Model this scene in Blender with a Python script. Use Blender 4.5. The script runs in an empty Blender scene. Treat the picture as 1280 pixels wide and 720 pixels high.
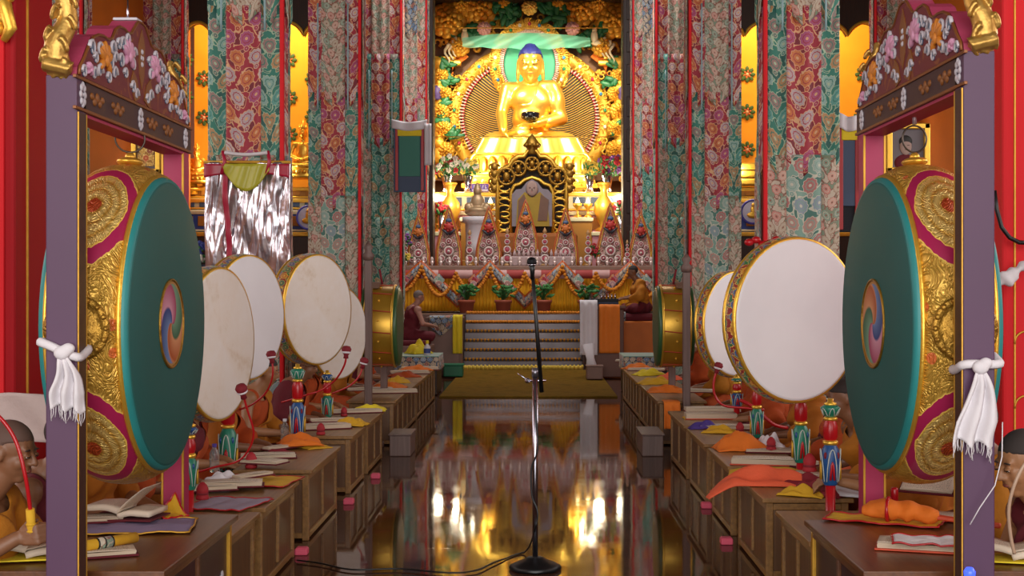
import bpy, bmesh, math, random
from mathutils import Vector, Matrix, Euler, noise
PI = math.pi; R = math.radians
SC = bpy.context.scene
COL = SC.collection
F = 1700.0; CX = 668.0; CY = 359.0; H = 1.6
def P(px, py, D):                      # point seen at pixel (px,py) at depth D
    return Vector(((px-CX)*D/F, D, H-(py-CY)*D/F))
def on(px, py, z=0.0):                 # point of the horizontal plane z seen at that pixel
    D = F*(H-z)/(py-CY)
    return Vector(((px-CX)*D/F, D, z))

# ------------------------------------------------------------------ materials
def lin(c):
    if isinstance(c, str):
        c = c.lstrip('#'); c = [int(c[i:i+2], 16)/255 for i in (0, 2, 4)]
        c = [x/12.92 if x <= .04045 else ((x+.055)/1.055)**2.4 for x in c]
    return (c[0], c[1], c[2], 1)
class N:                               # tiny node-tree expression helper
    def __init__(s, name):
        m = bpy.data.materials.new(name); m.use_nodes = True
        s.m = m; s.t = m.node_tree; s.b = s.t.nodes['Principled BSDF']
    def new(s, ty, **kw):
        n = s.t.nodes.new(ty)
        for k, v in kw.items(): setattr(n, k, v)
        return n
    def ln(s, a, b):
        if isinstance(a, (int, float)): b.default_value = a
        elif isinstance(a, tuple): b.default_value = a
        else: s.t.links.new(a, b)
    def mth(s, op, a, b=0.0, c=None):
        n = s.new('ShaderNodeMath', operation=op)
        s.ln(a, n.inputs[0]); s.ln(b, n.inputs[1])
        if c is not None: s.ln(c, n.inputs[2])
        return n.outputs[0]
    def mix(s, f, a, b):
        n = s.new('ShaderNodeMix', data_type='RGBA')
        s.ln(f, n.inputs[0]); s.ln(a, n.inputs[6]); s.ln(b, n.inputs[7])
        return n.outputs[2]
    def coord(s, kind='UV'):
        return s.new('ShaderNodeTexCoord').outputs[kind]
    def sep(s, v):
        n = s.new('ShaderNodeSeparateXYZ'); s.ln(v, n.inputs[0]); return n.outputs
    def comb(s, x, y, z=0.0):
        n = s.new('ShaderNodeCombineXYZ'); s.ln(x, n.inputs[0]); s.ln(y, n.inputs[1]); s.ln(z, n.inputs[2]); return n.outputs[0]
    def noise(s, v, scale, detail=3, rough=.5, dist=0.0):
        n = s.new('ShaderNodeTexNoise'); s.ln(v, n.inputs['Vector'])
        n.inputs['Scale'].default_value = scale; n.inputs['Detail'].default_value = detail
        n.inputs['Roughness'].default_value = rough; n.inputs['Distortion'].default_value = dist
        return n.outputs['Fac']
    def white(s, v):
        n = s.new('ShaderNodeTexWhiteNoise', noise_dimensions='3D'); s.ln(v, n.inputs['Vector']); return n.outputs['Value']
    def vor(s, v, scale, feature='F1'):
        n = s.new('ShaderNodeTexVoronoi', feature=feature); s.ln(v, n.inputs['Vector']); n.inputs['Scale'].default_value = scale
        return n.outputs['Distance']
    def ramp(s, f, stops, interp='LINEAR'):
        n = s.new('ShaderNodeValToRGB'); n.color_ramp.interpolation = interp
        e = n.color_ramp.elements
        while len(e) < len(stops): e.new(.5)
        for i, (p, c) in enumerate(stops): e[i].position = p; e[i].color = lin(c)
        s.ln(f, n.inputs[0]); return n.outputs[0]
    def lt(s, a, b): return s.mth('LESS_THAN', a, b)
    def gt(s, a, b): return s.mth('GREATER_THAN', a, b)
    def bump(s, h, strength=.3, dist=.01):
        n = s.new('ShaderNodeBump'); n.inputs['Strength'].default_value = strength; n.inputs['Distance'].default_value = dist
        s.ln(h, n.inputs['Height']); s.ln(n.outputs[0], s.b.inputs['Normal'])
    def fin(s, color=None, rough=.6, metal=0.0, spec=None):
        if color is not None: s.ln(lin(color) if isinstance(color, str) else color, s.b.inputs['Base Color'])
        s.ln(rough, s.b.inputs['Roughness']); s.ln(metal, s.b.inputs['Metallic'])
        if spec is not None: s.b.inputs['Specular IOR Level'].default_value = spec
        return s.m
_M = {}
def mat(name, color, rough=.6, metal=0.0, var=.12, vs=6.0, bs=0.0, bscale=30.0, bd=.01, spec=None):
    if name in _M: return _M[name]
    n = N(name); co = n.coord('Object')
    f = n.noise(co, vs, 4)
    c = lin(color)
    dark = (c[0]*(1-var*2), c[1]*(1-var*2), c[2]*(1-var*2), 1); lite = (min(1, c[0]*(1+var)), min(1, c[1]*(1+var)), min(1, c[2]*(1+var)), 1)
    col = n.mix(f, dark, lite)
    if bs: n.bump(n.noise(co, bscale, 5, .6), bs, bd)
    _M[name] = n.fin(col, rough, metal, spec); return _M[name]
def wood(name, c1, c2, rough=.35, axis='Y', scale=3.0):
    n = N(name); co = n.sep(n.coord('Object'))
    s = dict(X=(.6, 12, 12), Y=(12, .6, 12), Z=(12, 12, .6))[axis]
    v = n.comb(n.mth('MULTIPLY', co[0], s[0]), n.mth('MULTIPLY', co[1], s[1]), n.mth('MULTIPLY', co[2], s[2]))
    f = n.noise(v, scale, 6, .6, .4)
    n.bump(f, .08, .01)
    return n.fin(n.ramp(f, [(.25, c1), (.7, c2)]), rough)
def floral(name, base, cols, leaf, s=.17, line='#d8c9a8', lines=.5, rough=.55):
    """woven silk brocade: staggered medallion flowers, leaves and scrolling vines; UV in metres"""
    n = N(name); uv = n.sep(n.coord('UV'))
    def layer(ox, oy, sc):
        u = n.mth('ADD', n.mth('DIVIDE', uv[0], sc), ox); v = n.mth('ADD', n.mth('DIVIDE', uv[1], sc), oy)
        row = n.mth('FLOOR', v)
        u = n.mth('ADD', u, n.mth('MULTIPLY', n.mth('MODULO', row, 2.0), .5))
        cu = n.mth('FLOOR', u)
        lu = n.mth('SUBTRACT', n.mth('FRACT', u), .5); lv = n.mth('SUBTRACT', n.mth('FRACT', v), .5)
        r = n.mth('SQRT', n.mth('ADD', n.mth('MULTIPLY', lu, lu), n.mth('MULTIPLY', lv, lv)))
        return r, n.mth('ARCTAN2', lv, lu), n.white(n.comb(cu, row, 0.0))
    vv = n.comb(uv[0], uv[1], 0.0)
    w = n.noise(vv, 9/(s/.17), 1, .4, .6)
    col = lin(base)
    lf = n.gt(w, .565); col = n.mix(lf, col, lin(leaf))
    ln_ = n.lt(n.mth('ABSOLUTE', n.mth('SUBTRACT', w, .52)), .02*lines*2); col = n.mix(ln_, col, lin(line))
    for (ox, oy, sc, rad, k) in ((0, 0, s, .40, 10), (.0, .5, s, .13, 5)):
        r, th, rnd = layer(ox, oy, sc)
        pet = n.mth('MULTIPLY', n.mth('COSINE', n.mth('MULTIPLY', th, float(k))), rad*.06)
        Rr = n.mth('ADD', pet, rad*.94)
        fc = n.ramp(rnd, [(i/len(cols), c) for i, c in enumerate(cols)], 'CONSTANT')
        col = n.mix(n.lt(r, n.mth('ADD', Rr, .03)), col, lin(line))
        col = n.mix(n.lt(r, Rr), col, fc)
        ring = n.lt(n.mth('ABSOLUTE', n.mth('SUBTRACT', r, n.mth('MULTIPLY', Rr, .6))), .022)
        col = n.mix(ring, col, lin(base))
        rays = n.mth('MULTIPLY', n.gt(n.mth('COSINE', n.mth('MULTIPLY', th, float(k*2))), .82), n.gt(r, rad*.25))
        rays = n.mth('MULTIPLY', rays, n.lt(r, Rr)); col = n.mix(n.mth('MULTIPLY', rays, .3), col, lin(base))
        col = n.mix(n.lt(r, rad*.2), col, lin(line))
    fine = n.noise(vv, 220, 1)
    n.bump(fine, .15, .003)
    n.b.inputs['Sheen Weight'].default_value = .2
    return n.fin(col, rough)

# ------------------------------------------------------------------ mesh builder
class MB:
    def __init__(s): s.bm = bmesh.new(); s.mi = 0; s.smooth = True; s.uv = s.bm.loops.layers.uv.new('UVMap')
    def _f(s, vs, sm=None, uvs=None):
        try: f = s.bm.faces.new(vs)
        except ValueError: return None
        f.material_index = s.mi; f.smooth = s.smooth if sm is None else sm
        if uvs:
            for l, u in zip(f.loops, uvs): l[s.uv].uv = u
        return f
    def box(s, c, d, rot=None, bev=0.0, uvs=1.0):
        c = Vector(c); dx, dy, dz = d[0]/2, d[1]/2, d[2]/2
        b = min(bev, dx*.9, dy*.9, dz*.9)
        M = rot.to_matrix() if isinstance(rot, Euler) else (rot or Matrix.Identity(3))
        if b <= 0:
            v = [s.bm.verts.new(c+M@Vector((x*dx, y*dy, z*dz))) for x in (-1, 1) for y in (-1, 1) for z in (-1, 1)]
            for q, wh in (((0, 1, 3, 2), 'yz'), ((4, 6, 7, 5), 'yz'), ((0, 4, 5, 1), 'xz'), ((2, 3, 7, 6), 'xz'), ((0, 2, 6, 4), 'xy'), ((1, 5, 7, 3), 'xy')):
                pts = [v[i] for i in q]
                g = {'x': 0, 'y': 1, 'z': 2}
                s._f(pts, False, [(p.co[g[wh[0]]], p.co[g[wh[1]]]) for p in pts])
            return s
        t = bmesh.new(); bmesh.ops.create_cube(t, size=1.0)
        for v in t.verts: v.co = Vector((v.co.x*dx*2, v.co.y*dy*2, v.co.z*dz*2))
        bmesh.ops.bevel(t, geom=list(t.edges)+list(t.verts), offset=b, segments=2, affect='EDGES', profile=.5)
        s.merge(t, Matrix.Translation(c)@M.to_4x4()); return s
    def merge(s, t, M=Matrix.Identity(4), smooth=None):
        mp = {}
        for v in t.verts: mp[v] = s.bm.verts.new(M@v.co)
        for f in t.faces:
            s._f([mp[v] for v in f.verts], f.smooth if smooth is None else smooth)
        t.free(); return s
    def cyl(s, a, b, r1, r2=None, n=16, caps=True):
        a = Vector(a); b = Vector(b); r2 = r1 if r2 is None else r2
        return s.tube([a, b], [r1, r2], n, caps)
    def tube(s, pts, r, n=10, caps=True, closed=False, flat=1.0):
        pts = [Vector(p) for p in pts]; m = len(pts)
        rr = r if isinstance(r, (list, tuple)) else [r]*m
        tans = []
        for i in range(m):
            a = pts[(i-1) % m] if (closed or i > 0) else pts[i]
            b = pts[(i+1) % m] if (closed or i < m-1) else pts[i]
            t = b-a; tans.append(t.normalized() if t.length > 1e-9 else Vector((0, 0, 1)))
        up = Vector((0, 0, 1)) if abs(tans[0].z) < .9 else Vector((0, 1, 0))
        nrm = (up-tans[0]*up.dot(tans[0])).normalized(); rings = []
        for i in range(m):
            nrm = (nrm-tans[i]*nrm.dot(tans[i]))
            nrm = nrm.normalized() if nrm.length > 1e-6 else tans[i].orthogonal().normalized()
            bi = tans[i].cross(nrm)
            rings.append([s.bm.verts.new(pts[i]+(nrm*math.cos(2*PI*k/n)*flat+bi*math.sin(2*PI*k/n))*rr[i]) for k in range(n)])
        L = 0
        for i in range(m if closed else m-1):
            A = rings[i]; B = rings[(i+1) % m]; dl = (pts[(i+1) % m]-pts[i]).length
            for k in range(n):
                k2 = (k+1) % n
                u0, u1 = 2*PI*rr[i]*k/n, 2*PI*rr[i]*(k+1)/n
                s._f([A[k], A[k2], B[k2], B[k]], None, [(u0, L), (u1, L), (u1, L+dl), (u0, L+dl)])
            L += dl
        if caps and not closed:
            s._f(rings[0][::-1], False); s._f(rings[-1], False)
        return s
    def lathe(s, prof, M=None, n=32, us=1.0, vs=1.0):
        """prof: list of (r,z) around local Z; M: Matrix 4x4"""
        M = M or Matrix.Identity(4); rings = []
        for (r, z) in prof:
            if r < 1e-6: rings.append([s.bm.verts.new(M@Vector((0, 0, z)))])
            else: rings.append([s.bm.verts.new(M@Vector((r*math.cos(2*PI*k/n), r*math.sin(2*PI*k/n), z))) for k in range(n)])
        m = len(prof)
        for i in range(m-1):
            A, B = rings[i], rings[i+1]; v0, v1 = vs*i/(m-1), vs*(i+1)/(m-1)
            for k in range(n):
                k2 = (k+1) % n; u0, u1 = us*k/n, us*(k+1)/n
                if len(A) == 1 and len(B) == 1: continue
                if len(A) == 1: s._f([A[0], B[k2], B[k]], None, [(u0, v0), (u1, v1), (u0, v1)])
                elif len(B) == 1: s._f([A[k], A[k2], B[0]], None, [(u0, v0), (u1, v0), (u0, v1)])
                else: s._f([A[k], A[k2], B[k2], B[k]], None, [(u0, v0), (u1, v0), (u1, v1), (u0, v1)])
        return s
    def ell(s, c, r, rot=None, n=16, m=10, f=None):
        c = Vector(c); r = Vector(r) if not isinstance(r, (int, float)) else Vector((r, r, r))
        M = Matrix.Translation(c)@(rot.to_matrix().to_4x4() if isinstance(rot, Euler) else (rot.to_4x4() if rot else Matrix.Identity(4)))
        rings = []
        for i in range(m+1):
            ph = PI*i/m
            if i in (0, m): rings.append([s.bm.verts.new(M@Vector((0, 0, r.z*math.cos(ph))))])
            else: rings.append([s.bm.verts.new(M@Vector((r.x*math.sin(ph)*math.cos(2*PI*k/n), r.y*math.sin(ph)*math.sin(2*PI*k/n), r.z*math.cos(ph)))) for k in range(n)])
        for i in range(m):
            A, B = rings[i], rings[i+1]
            for k in range(n):
                k2 = (k+1) % n
                if len(A) == 1: s._f([A[0], B[k], B[k2]])
                elif len(B) == 1: s._f([A[k], B[0], A[k2]])
                else: s._f([A[k], B[k], B[k2], A[k2]])
        return s
    def grid(s, fn, nu, nv, thick=0.0, uvf=None, closed=False):
        """fn(u,v)->Vector ; thick gives a real thickness"""
        G = [[Vector(fn(i/nu, j/nv)) for j in range(nv+1)] for i in range(nu+1)]
        V = [[s.bm.verts.new(p) for p in row] for row in G]
        uvf = uvf or (lambda u, v: (u, v))
        for i in range(nu):
            for j in range(nv):
                s._f([V[i][j], V[i+1][j], V[i+1][j+1], V[i][j+1]], None, [uvf(a/nu, b/nv) for a, b in ((i, j), (i+1, j), (i+1, j+1), (i, j+1))])
        if thick:
            W = []
            for i in range(nu+1):
                row = []
                for j in range(nv+1):
                    a = G[min(i+1, nu)][j]-G[max(i-1, 0)][j]; b = G[i][min(j+1, nv)]-G[i][max(j-1, 0)]
                    nn = a.cross(b); nn = nn.normalized() if nn.length > 1e-9 else Vector((0, 0, 1))
                    row.append(s.bm.verts.new(G[i][j]-nn*thick))
                W.append(row)
            for i in range(nu):
                for j in range(nv):
                    s._f([W[i][j], W[i][j+1], W[i+1][j+1], W[i+1][j]], None, [uvf(a/nu, b/nv) for a, b in ((i, j), (i, j+1), (i+1, j+1), (i+1, j))])
            for i in range(nu):
                s._f([V[i][0], W[i][0], W[i+1][0], V[i+1][0]], None, [uvf(i/nu, 0)]*4); s._f([V[i][nv], V[i+1][nv], W[i+1][nv], W[i][nv]], None, [uvf(i/nu, 1)]*4)
            for j in range(nv):
                s._f([V[0][j], V[0][j+1], W[0][j+1], W[0][j]], None, [uvf(0, j/nv)]*4); s._f([V[nu][j], W[nu][j], W[nu][j+1], V[nu][j+1]], None, [uvf(1, j/nv)]*4)
        return s
    def prism(s, pts2, M, t):
        """closed 2D outline (x,y) -> extruded 0..t along local z, placed by M"""
        a = [s.bm.verts.new(M@Vector((x, y, 0))) for x, y in pts2]; b = [s.bm.verts.new(M@Vector((x, y, t))) for x, y in pts2]
        n = len(pts2)
        s._f(b, False, list(pts2)); s._f(a[::-1], False, list(pts2)[::-1])
        for i in range(n):
            j = (i+1) % n; s._f([a[i], a[j], b[j], b[i]], False, [pts2[i], pts2[j], pts2[j], pts2[i]])
        return s
    def build(s, name, mats, parent=None, M=None):
        me = bpy.data.meshes.new(name)
        if s.bm.faces: bmesh.ops.recalc_face_normals(s.bm, faces=s.bm.faces[:])
        if M is not None: s.bm.transform(M)
        s.bm.to_mesh(me); s.bm.free()
        for m in (mats if isinstance(mats, (list, tuple)) else [mats]): me.materials.append(m)
        return link(name, me, parent)
def link(name, me, parent=None):
    o = bpy.data.objects.new(name, me); COL.objects.link(o)
    if parent is not None: o.parent = parent
    return o
def tag(o, label=None, cat=None, group=None, kind=None):
    if label: o['label'] = label
    if cat: o['category'] = cat
    if group: o['group'] = group
    if kind: o['kind'] = kind
    return o
def thing(name, label, cat, loc=(0, 0, 0), rz=0.0, group=None):
    o = bpy.data.objects.new(name, None); COL.objects.link(o); o.empty_display_size = .1
    o.location = loc; o.rotation_euler = (0, 0, rz)
    return tag(o, label, cat, group)
def struct(o): o['kind'] = 'structure'; return o
def copy_tree(o, parent=None):
    c = o.copy(); COL.objects.link(c)
    if parent is not None: c.parent = parent
    for ch in o.children: copy_tree(ch, c)
    return c
def dup(root, loc, rz=0.0, label=None, group=None, scale=None):
    c = copy_tree(root); c.location = loc; c.rotation_euler = (0, 0, rz)
    if scale: c.scale = (scale,)*3 if isinstance(scale, (int, float)) else scale
    if label: c['label'] = label
    if group: c['group'] = group
    return c
def voxel(mb, size, smooth=2, fn=None, keep=None):
    """union everything in the builder into one continuous skin"""
    me = bpy.data.meshes.new('tmp'); bmesh.ops.recalc_face_normals(mb.bm, faces=mb.bm.faces[:])
    mb.bm.to_mesh(me); mb.bm.free()
    o = bpy.data.objects.new('tmp', me); COL.objects.link(o)
    md = o.modifiers.new('r', 'REMESH'); md.mode = 'VOXEL'; md.voxel_size = size; md.use_smooth_shade = True
    if smooth:
        sm = o.modifiers.new('s', 'SMOOTH'); sm.iterations = smooth; sm.factor = .5
    dg = bpy.context.evaluated_depsgraph_get(); dg.update()
    out = bpy.data.meshes.new_from_object(o.evaluated_get(dg))
    bpy.data.objects.remove(o); bpy.data.meshes.remove(me)
    b = bmesh.new(); b.from_mesh(out); bpy.data.meshes.remove(out)
    if keep:
        dead = [v for v in b.verts if not keep(v.co)]
        bmesh.ops.delete(b, geom=dead, context='VERTS')
        bv = {v: [e.other_vert(v) for e in v.link_edges if e.is_boundary] for v in b.verts if v.is_boundary}
        for _ in range(10):
            new = {v: (v.co*.4+(nb[0].co+nb[1].co)*.3) for v, nb in bv.items() if len(nb) == 2}
            for v, c in new.items(): v.co = c
    b.normal_update()
    if fn:
        ds = [(v, fn(v.co, v.normal)) for v in b.verts]
        for v, d in ds: v.co += v.normal*d
    for f in b.faces: f.smooth = True
    r = MB(); r.bm.free(); r.bm = b; return r
def add_solid(mb, t):
    bmesh.ops.solidify(mb.bm, geom=mb.bm.faces[:], thickness=t); return mb
def nz(p, s=1.0, o=0.0): return noise.noise(Vector(p)*s+Vector((o, o*1.7, -o)))
def smoothstep(a, b, x):
    t = max(0, min(1, (x-a)/(b-a))); return t*t*(3-2*t)
# ------------------------------------------------------------------ palette
GOLD = mat('polished_gold', '#f3c04a', .36, .7, .1, 3, .35, 22, .01)
GOLDS = mat('statue_gold', '#f8ca58', .3, .8, .05, 3)
GOLDP = mat('gold_paint', '#d8a236', .45, .5, .15, 8, .3, 40, .006)
GOLDD = mat('antique_gold', '#b88a34', .35, .7, .3, 9, .6, 30, .02)
PURPLE = mat('purple_paint', '#52304f', .5, 0, .06, 3)
MAGENTA = mat('magenta_paint', '#b02858', .5, 0, .06)
CRIMSON = mat('crimson_paint', '#8c1f2c', .5, 0, .08)
TEALF = mat('teal_drum_skin', '#1f6460', .6, 0, .06, 2)
TEALE = mat('turquoise_hoop', '#2a8585', .5, 0, .1)
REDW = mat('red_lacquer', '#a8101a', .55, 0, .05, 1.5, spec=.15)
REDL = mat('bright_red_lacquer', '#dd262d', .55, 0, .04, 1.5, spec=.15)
DKWOOD = wood('dark_wood', '#1d100a', '#37200f', .5, 'Z')
DESKTOP = wood('desk_top_wood', '#6a4825', '#946a38', .36, 'Y')
DESKSIDE = wood('desk_side_wood', '#4a2c16', '#6b4727', .42, 'Z')
DESKTOPN = wood('near_desk_top_wood', '#4e2a14', '#704222', .3, 'Y')
WHITECL = mat('white_cotton', '#ded8dc', .85, 0, .05, 5, .3, 60, .004)
PAPER = mat('paper', '#cdb9a0', .8, 0, .05, 5)
BLACK = mat('black_plastic', '#0c0c0d', .4, 0, .02)
CHROME = mat('brushed_chrome', '#c9c5d2', .22, 1.0, .04)
ORANGEC = mat('orange_cloth', '#e2741a', .8, 0, .12, 7, .5, 25, .01)
CORALC = mat('coral_cloth', '#e8603a', .8, 0, .1, 7, .5, 25, .01)
YELLOWC = mat('yellow_cloth', '#d8a51f', .8, 0, .12, 7, .5, 25, .01)
LYELLOW = mat('lemon_cloth', '#e8cf2a', .8, 0, .08, 7, .4, 25, .01)
SAFFRON = mat('saffron_robe', '#b87210', .85, 0, .18, 5, .5, 18, .012)
OCHRE = mat('ochre_robe', '#b5690f', .85, 0, .18, 5, .5, 18, .012)
RUST = mat('rust_robe', '#b3480f', .85, 0, .18, 5, .5, 18, .012)
MAROON = mat('maroon_robe', '#641320', .85, 0, .15, 5, .5, 18, .012)
REDP = mat('red_handle_lacquer', '#b3131c', .3, 0, .08)
DKRED = mat('dark_red_pad', '#7e1422', .75, 0, .1)
PURPLEC = mat('violet_cloth', '#4a3486', .8, 0, .1)
PINKB = mat('pink_block', '#d8506a', .6, 0, .08)
SKIN1 = mat('tan_skin', '#a0704c', .5, 0, .06, 8); SKIN2 = mat('brown_skin', '#80553a', .5, 0, .06, 8); SKIN3 = mat('aged_skin', '#b08070', .5, 0, .08, 10)
STUB = mat('shaved_hair', '#352b28', .8, 0, .1, 30, .4, 300, .002)
GREYST = mat('grey_stubble', '#776a64', .8, 0, .1, 30)
EYEW = mat('eye_white', '#cfc4bb', .3); EYED = mat('eye_dark', '#140c08', .2); LIP = mat('lip_skin', '#82463c', .5, 0, .04)
BROWNPOST = wood('grey_brown_post', '#5b4540', '#7a6058', .5, 'Z')

def m_drumskin():
    n = N('hide_drum_skin'); co = n.coord('Object')
    f = n.noise(co, 2.2, 5, .6); g = n.noise(co, 14, 3, .6)
    c = n.ramp(n.mth('ADD', n.mth('MULTIPLY', f, .75), n.mth('MULTIPLY', g, .25)), [(.3, '#d2b99c'), (.45, '#ece0d4'), (.7, '#f2ebe6')])
    return n.fin(c, .55)
SKIND = m_drumskin()
def m_whiteskin():
    n = N('white_drum_skin'); co = n.coord('Object')
    c = n.ramp(n.noise(co, 1.5, 4), [(.3, '#e6e2e6'), (.7, '#f4f1f4')]); return n.fin(c, .5)
SKINW = m_whiteskin()
def m_floor():
    n = N('polished_granite'); co = n.coord('Object'); s = n.sep(co)
    sp = n.vor(co, 90); sp2 = n.noise(co, 60, 3)
    c = n.ramp(n.mth('ADD', n.mth('MULTIPLY', sp, .6), n.mth('MULTIPLY', sp2, .5)), [(.25, '#24130c'), (.5, '#42261a'), (.75, '#63402c')])
    jx = n.lt(n.mth('ABSOLUTE', n.mth('SUBTRACT', n.mth('FRACT', n.mth('MULTIPLY', s[0], 1.02)), .5)), .004)
    jy = n.lt(n.mth('ABSOLUTE', n.mth('SUBTRACT', n.mth('FRACT', n.mth('MULTIPLY', s[1], 1.02)), .5)), .004)
    c = n.mix(n.mth('MAXIMUM', jx, jy), c, lin('#160b07'))
    tile = n.white(n.comb(n.mth('FLOOR', n.mth('ADD', n.mth('MULTIPLY', s[0], 1.02), .5)), n.mth('FLOOR', n.mth('ADD', n.mth('MULTIPLY', s[1], 1.02), .5)), 0.0))
    h = n.mth('ADD', n.noise(co, 2.3, 3), n.mth('MULTIPLY', tile, .3))
    n.bump(h, .03, .02); n.b.inputs['IOR'].default_value = 1.28
    return n.fin(c, n.ramp(n.noise(co, 3, 3), [(.3, (.03,.03,.03)), (.7, (.07,.07,.07))]), 0, .4)
FLOORM = m_floor()
def m_drumbody():
    """gilt, embossed barrel: UV u = angle from the top, v = across the barrel"""
    n = N('embossed_gilt_barrel'); uv = n.sep(n.coord('UV'))
    a = n.mth('MULTIPLY', uv[0], 4.0)                       # four cartouches round the barrel
    la = n.mth('SUBTRACT', n.mth('FRACT', a), .5)           # 0 at each cartouche centre (45 deg)
    lv = n.mth('MULTIPLY', n.mth('SUBTRACT', uv[1], .5), 1.0)
    wob = n.mth('MULTIPLY', n.mth('SUBTRACT', n.noise(n.comb(n.mth('MULTIPLY', uv[0], 30.0), n.mth('MULTIPLY', uv[1], 8.0)), 1.6, 2), .5), .10)
    d = n.mth('SQRT', n.mth('ADD', n.mth('POWER', n.mth('MULTIPLY', n.mth('ABSOLUTE', la), 4.9), 1.7), n.mth('POWER', n.mth('MULTIPLY', n.mth('ABSOLUTE', lv), 2.3), 2.0)))
    d = n.mth('ADD', d, wob)
    P2 = n.comb(n.mth('MULTIPLY', uv[0], 4.1), n.mth('MULTIPLY', uv[1], .42))
    sw = n.noise(P2, 9, 2, .5, 2.5); sw2 = n.vor(P2, 9)
    gold = n.mix(sw, lin('#a8781c'), lin('#f0c25a'))
    # cartouche rings
    ring = n.mth('ABSOLUTE', n.mth('SINE', n.mth('MULTIPLY', d, 12.0)))
    car = n.mix(ring, lin('#cf9a38'), lin('#f0cf7a'))
    eye = n.lt(d, .24); car = n.mix(eye, car, lin('#c6542a'))
    spot = n.mth('MULTIPLY', n.lt(sw2, .22), n.gt(d, 1.38)); gold = n.mix(spot, gold, lin('#cf6a35'))
    mag = n.mth('MULTIPLY', n.gt(d, .98), n.lt(d, 1.3))
    col = n.mix(n.lt(d, 1.0), gold, car); col = n.mix(mag, col, lin('#a3214f'))
    edge = n.mth('MAXIMUM', n.lt(n.mth('ABSOLUTE', n.mth('SUBTRACT', d, .98)), .025), n.lt(n.mth('ABSOLUTE', n.mth('SUBTRACT', d, 1.3)), .025))
    col = n.mix(edge, col, lin('#e8bf58'))
    nm = n.mth('SUBTRACT', 1.0, mag)
    met = n.mth('MULTIPLY', n.mth('SUBTRACT', 1.0, n.mth('MAXIMUM', n.mth('MULTIPLY', spot, .7), mag)), .5)
    hgt = n.mth('ADD', n.mth('MULTIPLY', n.mth('MULTIPLY', n.mth('ABSOLUTE', n.mth('SINE', n.mth('MULTIPLY', sw, 18.0))), nm), .5), n.mth('MULTIPLY', ring, n.mth('MULTIPLY', n.lt(d, .92), .35)))
    n.bump(hgt, .7, .014)
    return n.fin(col, .36, met)
BARREL = m_drumbody()
def m_emblem():
    n = N('swirl_emblem'); o = n.sep(n.coord('UV'))
    x = n.mth('SUBTRACT', o[0], .5); y = n.mth('SUBTRACT', o[1], .5)
    r = n.mth('SQRT', n.mth('ADD', n.mth('MULTIPLY', x, x), n.mth('MULTIPLY', y, y)))
    th = n.mth('ADD', n.mth('ARCTAN2', y, x), n.mth('MULTIPLY', r, -4.5))
    f = n.mth('FRACT', n.mth('ADD', n.mth('DIVIDE', th, 2*PI), 1.3))
    c = n.ramp(f, [(0, '#d98a4e'), (.02, '#b8541f'), (.22, '#e3a070'), (.25, '#2e6b4e'), (.47, '#77a98a'), (.5, '#b03d6a'), (.72, '#e2a3bb'), (.75, '#21408a'), (.97, '#6d8fc4'), (1, '#d98a4e')])
    c = n.mix(n.gt(r, .46), c, lin('#b98a4a')); return n.fin(c, .5)
EMBLEM = m_emblem()
BRO = dict(
  red=floral('crimson_brocade', '#a01a30', ['#b9a6a8', '#c9743a', '#a9507a', '#c9b8b4'], '#7a1426', .18, '#d9a77a'),
  green=floral('green_brocade', '#2b7a68', ['#8fb0a6', '#b98a5a', '#5c9c92', '#9c7a74'], '#1c5c52', .17, '#a9bfa0'),
  cream=floral('cream_brocade', '#c3b6a2', ['#c9877a', '#b8a58e', '#7f9a86', '#cf9f8e'], '#7d8f76', .12, '#8a5a48', 1.0),
  pale=floral('pale_green_brocade', '#7fa394', ['#b56a66', '#9db3a8', '#8a9aa6', '#b98a7e'], '#43766a', .18, '#c9c7b4', .8),
  blue=floral('blue_brocade', '#3a4d6a', ['#9fb0c0', '#b56a56', '#c9b49a', '#6f8fb0'], '#26364e', .11, '#b9a070', .8),
  gold=floral('gold_brocade', '#a9711d', ['#c94a26', '#d8a94a', '#8a2a2a', '#d9c27a'], '#6d4413', .09, '#e8c872', .8),
)
def m_crest(col):
    """painted board: faint gold scrolls on dark ground"""
    n = N('scroll_painted_'+col[1:]); co = n.coord('Object')
    w = n.noise(co, 9, 2, .5, 1.5)
    return n.fin(n.mix(n.gt(w, .6), lin(col), lin('#8a4a22')), .5)
CRESTM = m_crest('#6e1c2a'); BANDM = mat('band_paint', '#3c2028', .5)
WALLY = None
def m_niche():
    n = N('yellow_plaster'); co = n.coord('Object')
    return n.fin(n.mix(n.noise(co, 2, 4), lin('#e59a14'), lin('#f2b024')), .7)
WALLY = m_niche()
ORWALL = mat('orange_plaster', '#c46a12', .8, 0, .08, 1.5)
MEDAL = floral('painted_medallion', '#3f6a4a', ['#c9503a', '#d8b48a', '#5d8a5a'], '#2a5236', .3, '#c98a3a')
def m_text():
    n = N('printed_page'); uv = n.sep(n.coord('UV'))
    row = n.mth('FRACT', n.mth('MULTIPLY', uv[1], 11.0))
    ink = n.gt(n.noise(n.comb(n.mth('MULTIPLY', uv[0], 60.0), n.mth('MULTIPLY', n.mth('FLOOR', n.mth('MULTIPLY', uv[1], 11.0)), 7.0)), 1.0, 2), .5)
    inb = n.mth('MULTIPLY', n.lt(n.mth('ABSOLUTE', n.mth('SUBTRACT', uv[0], .5)), .42), n.lt(n.mth('ABSOLUTE', n.mth('SUBTRACT', uv[1], .5)), .4))
    f = n.mth('MULTIPLY', n.mth('MULTIPLY', ink, n.lt(row, .5)), inb)
    return n.fin(n.mix(n.mth('MULTIPLY', f, .55), lin('#d6c5b0'), lin('#4a3428')), .8)
PAGE = m_text()
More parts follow.
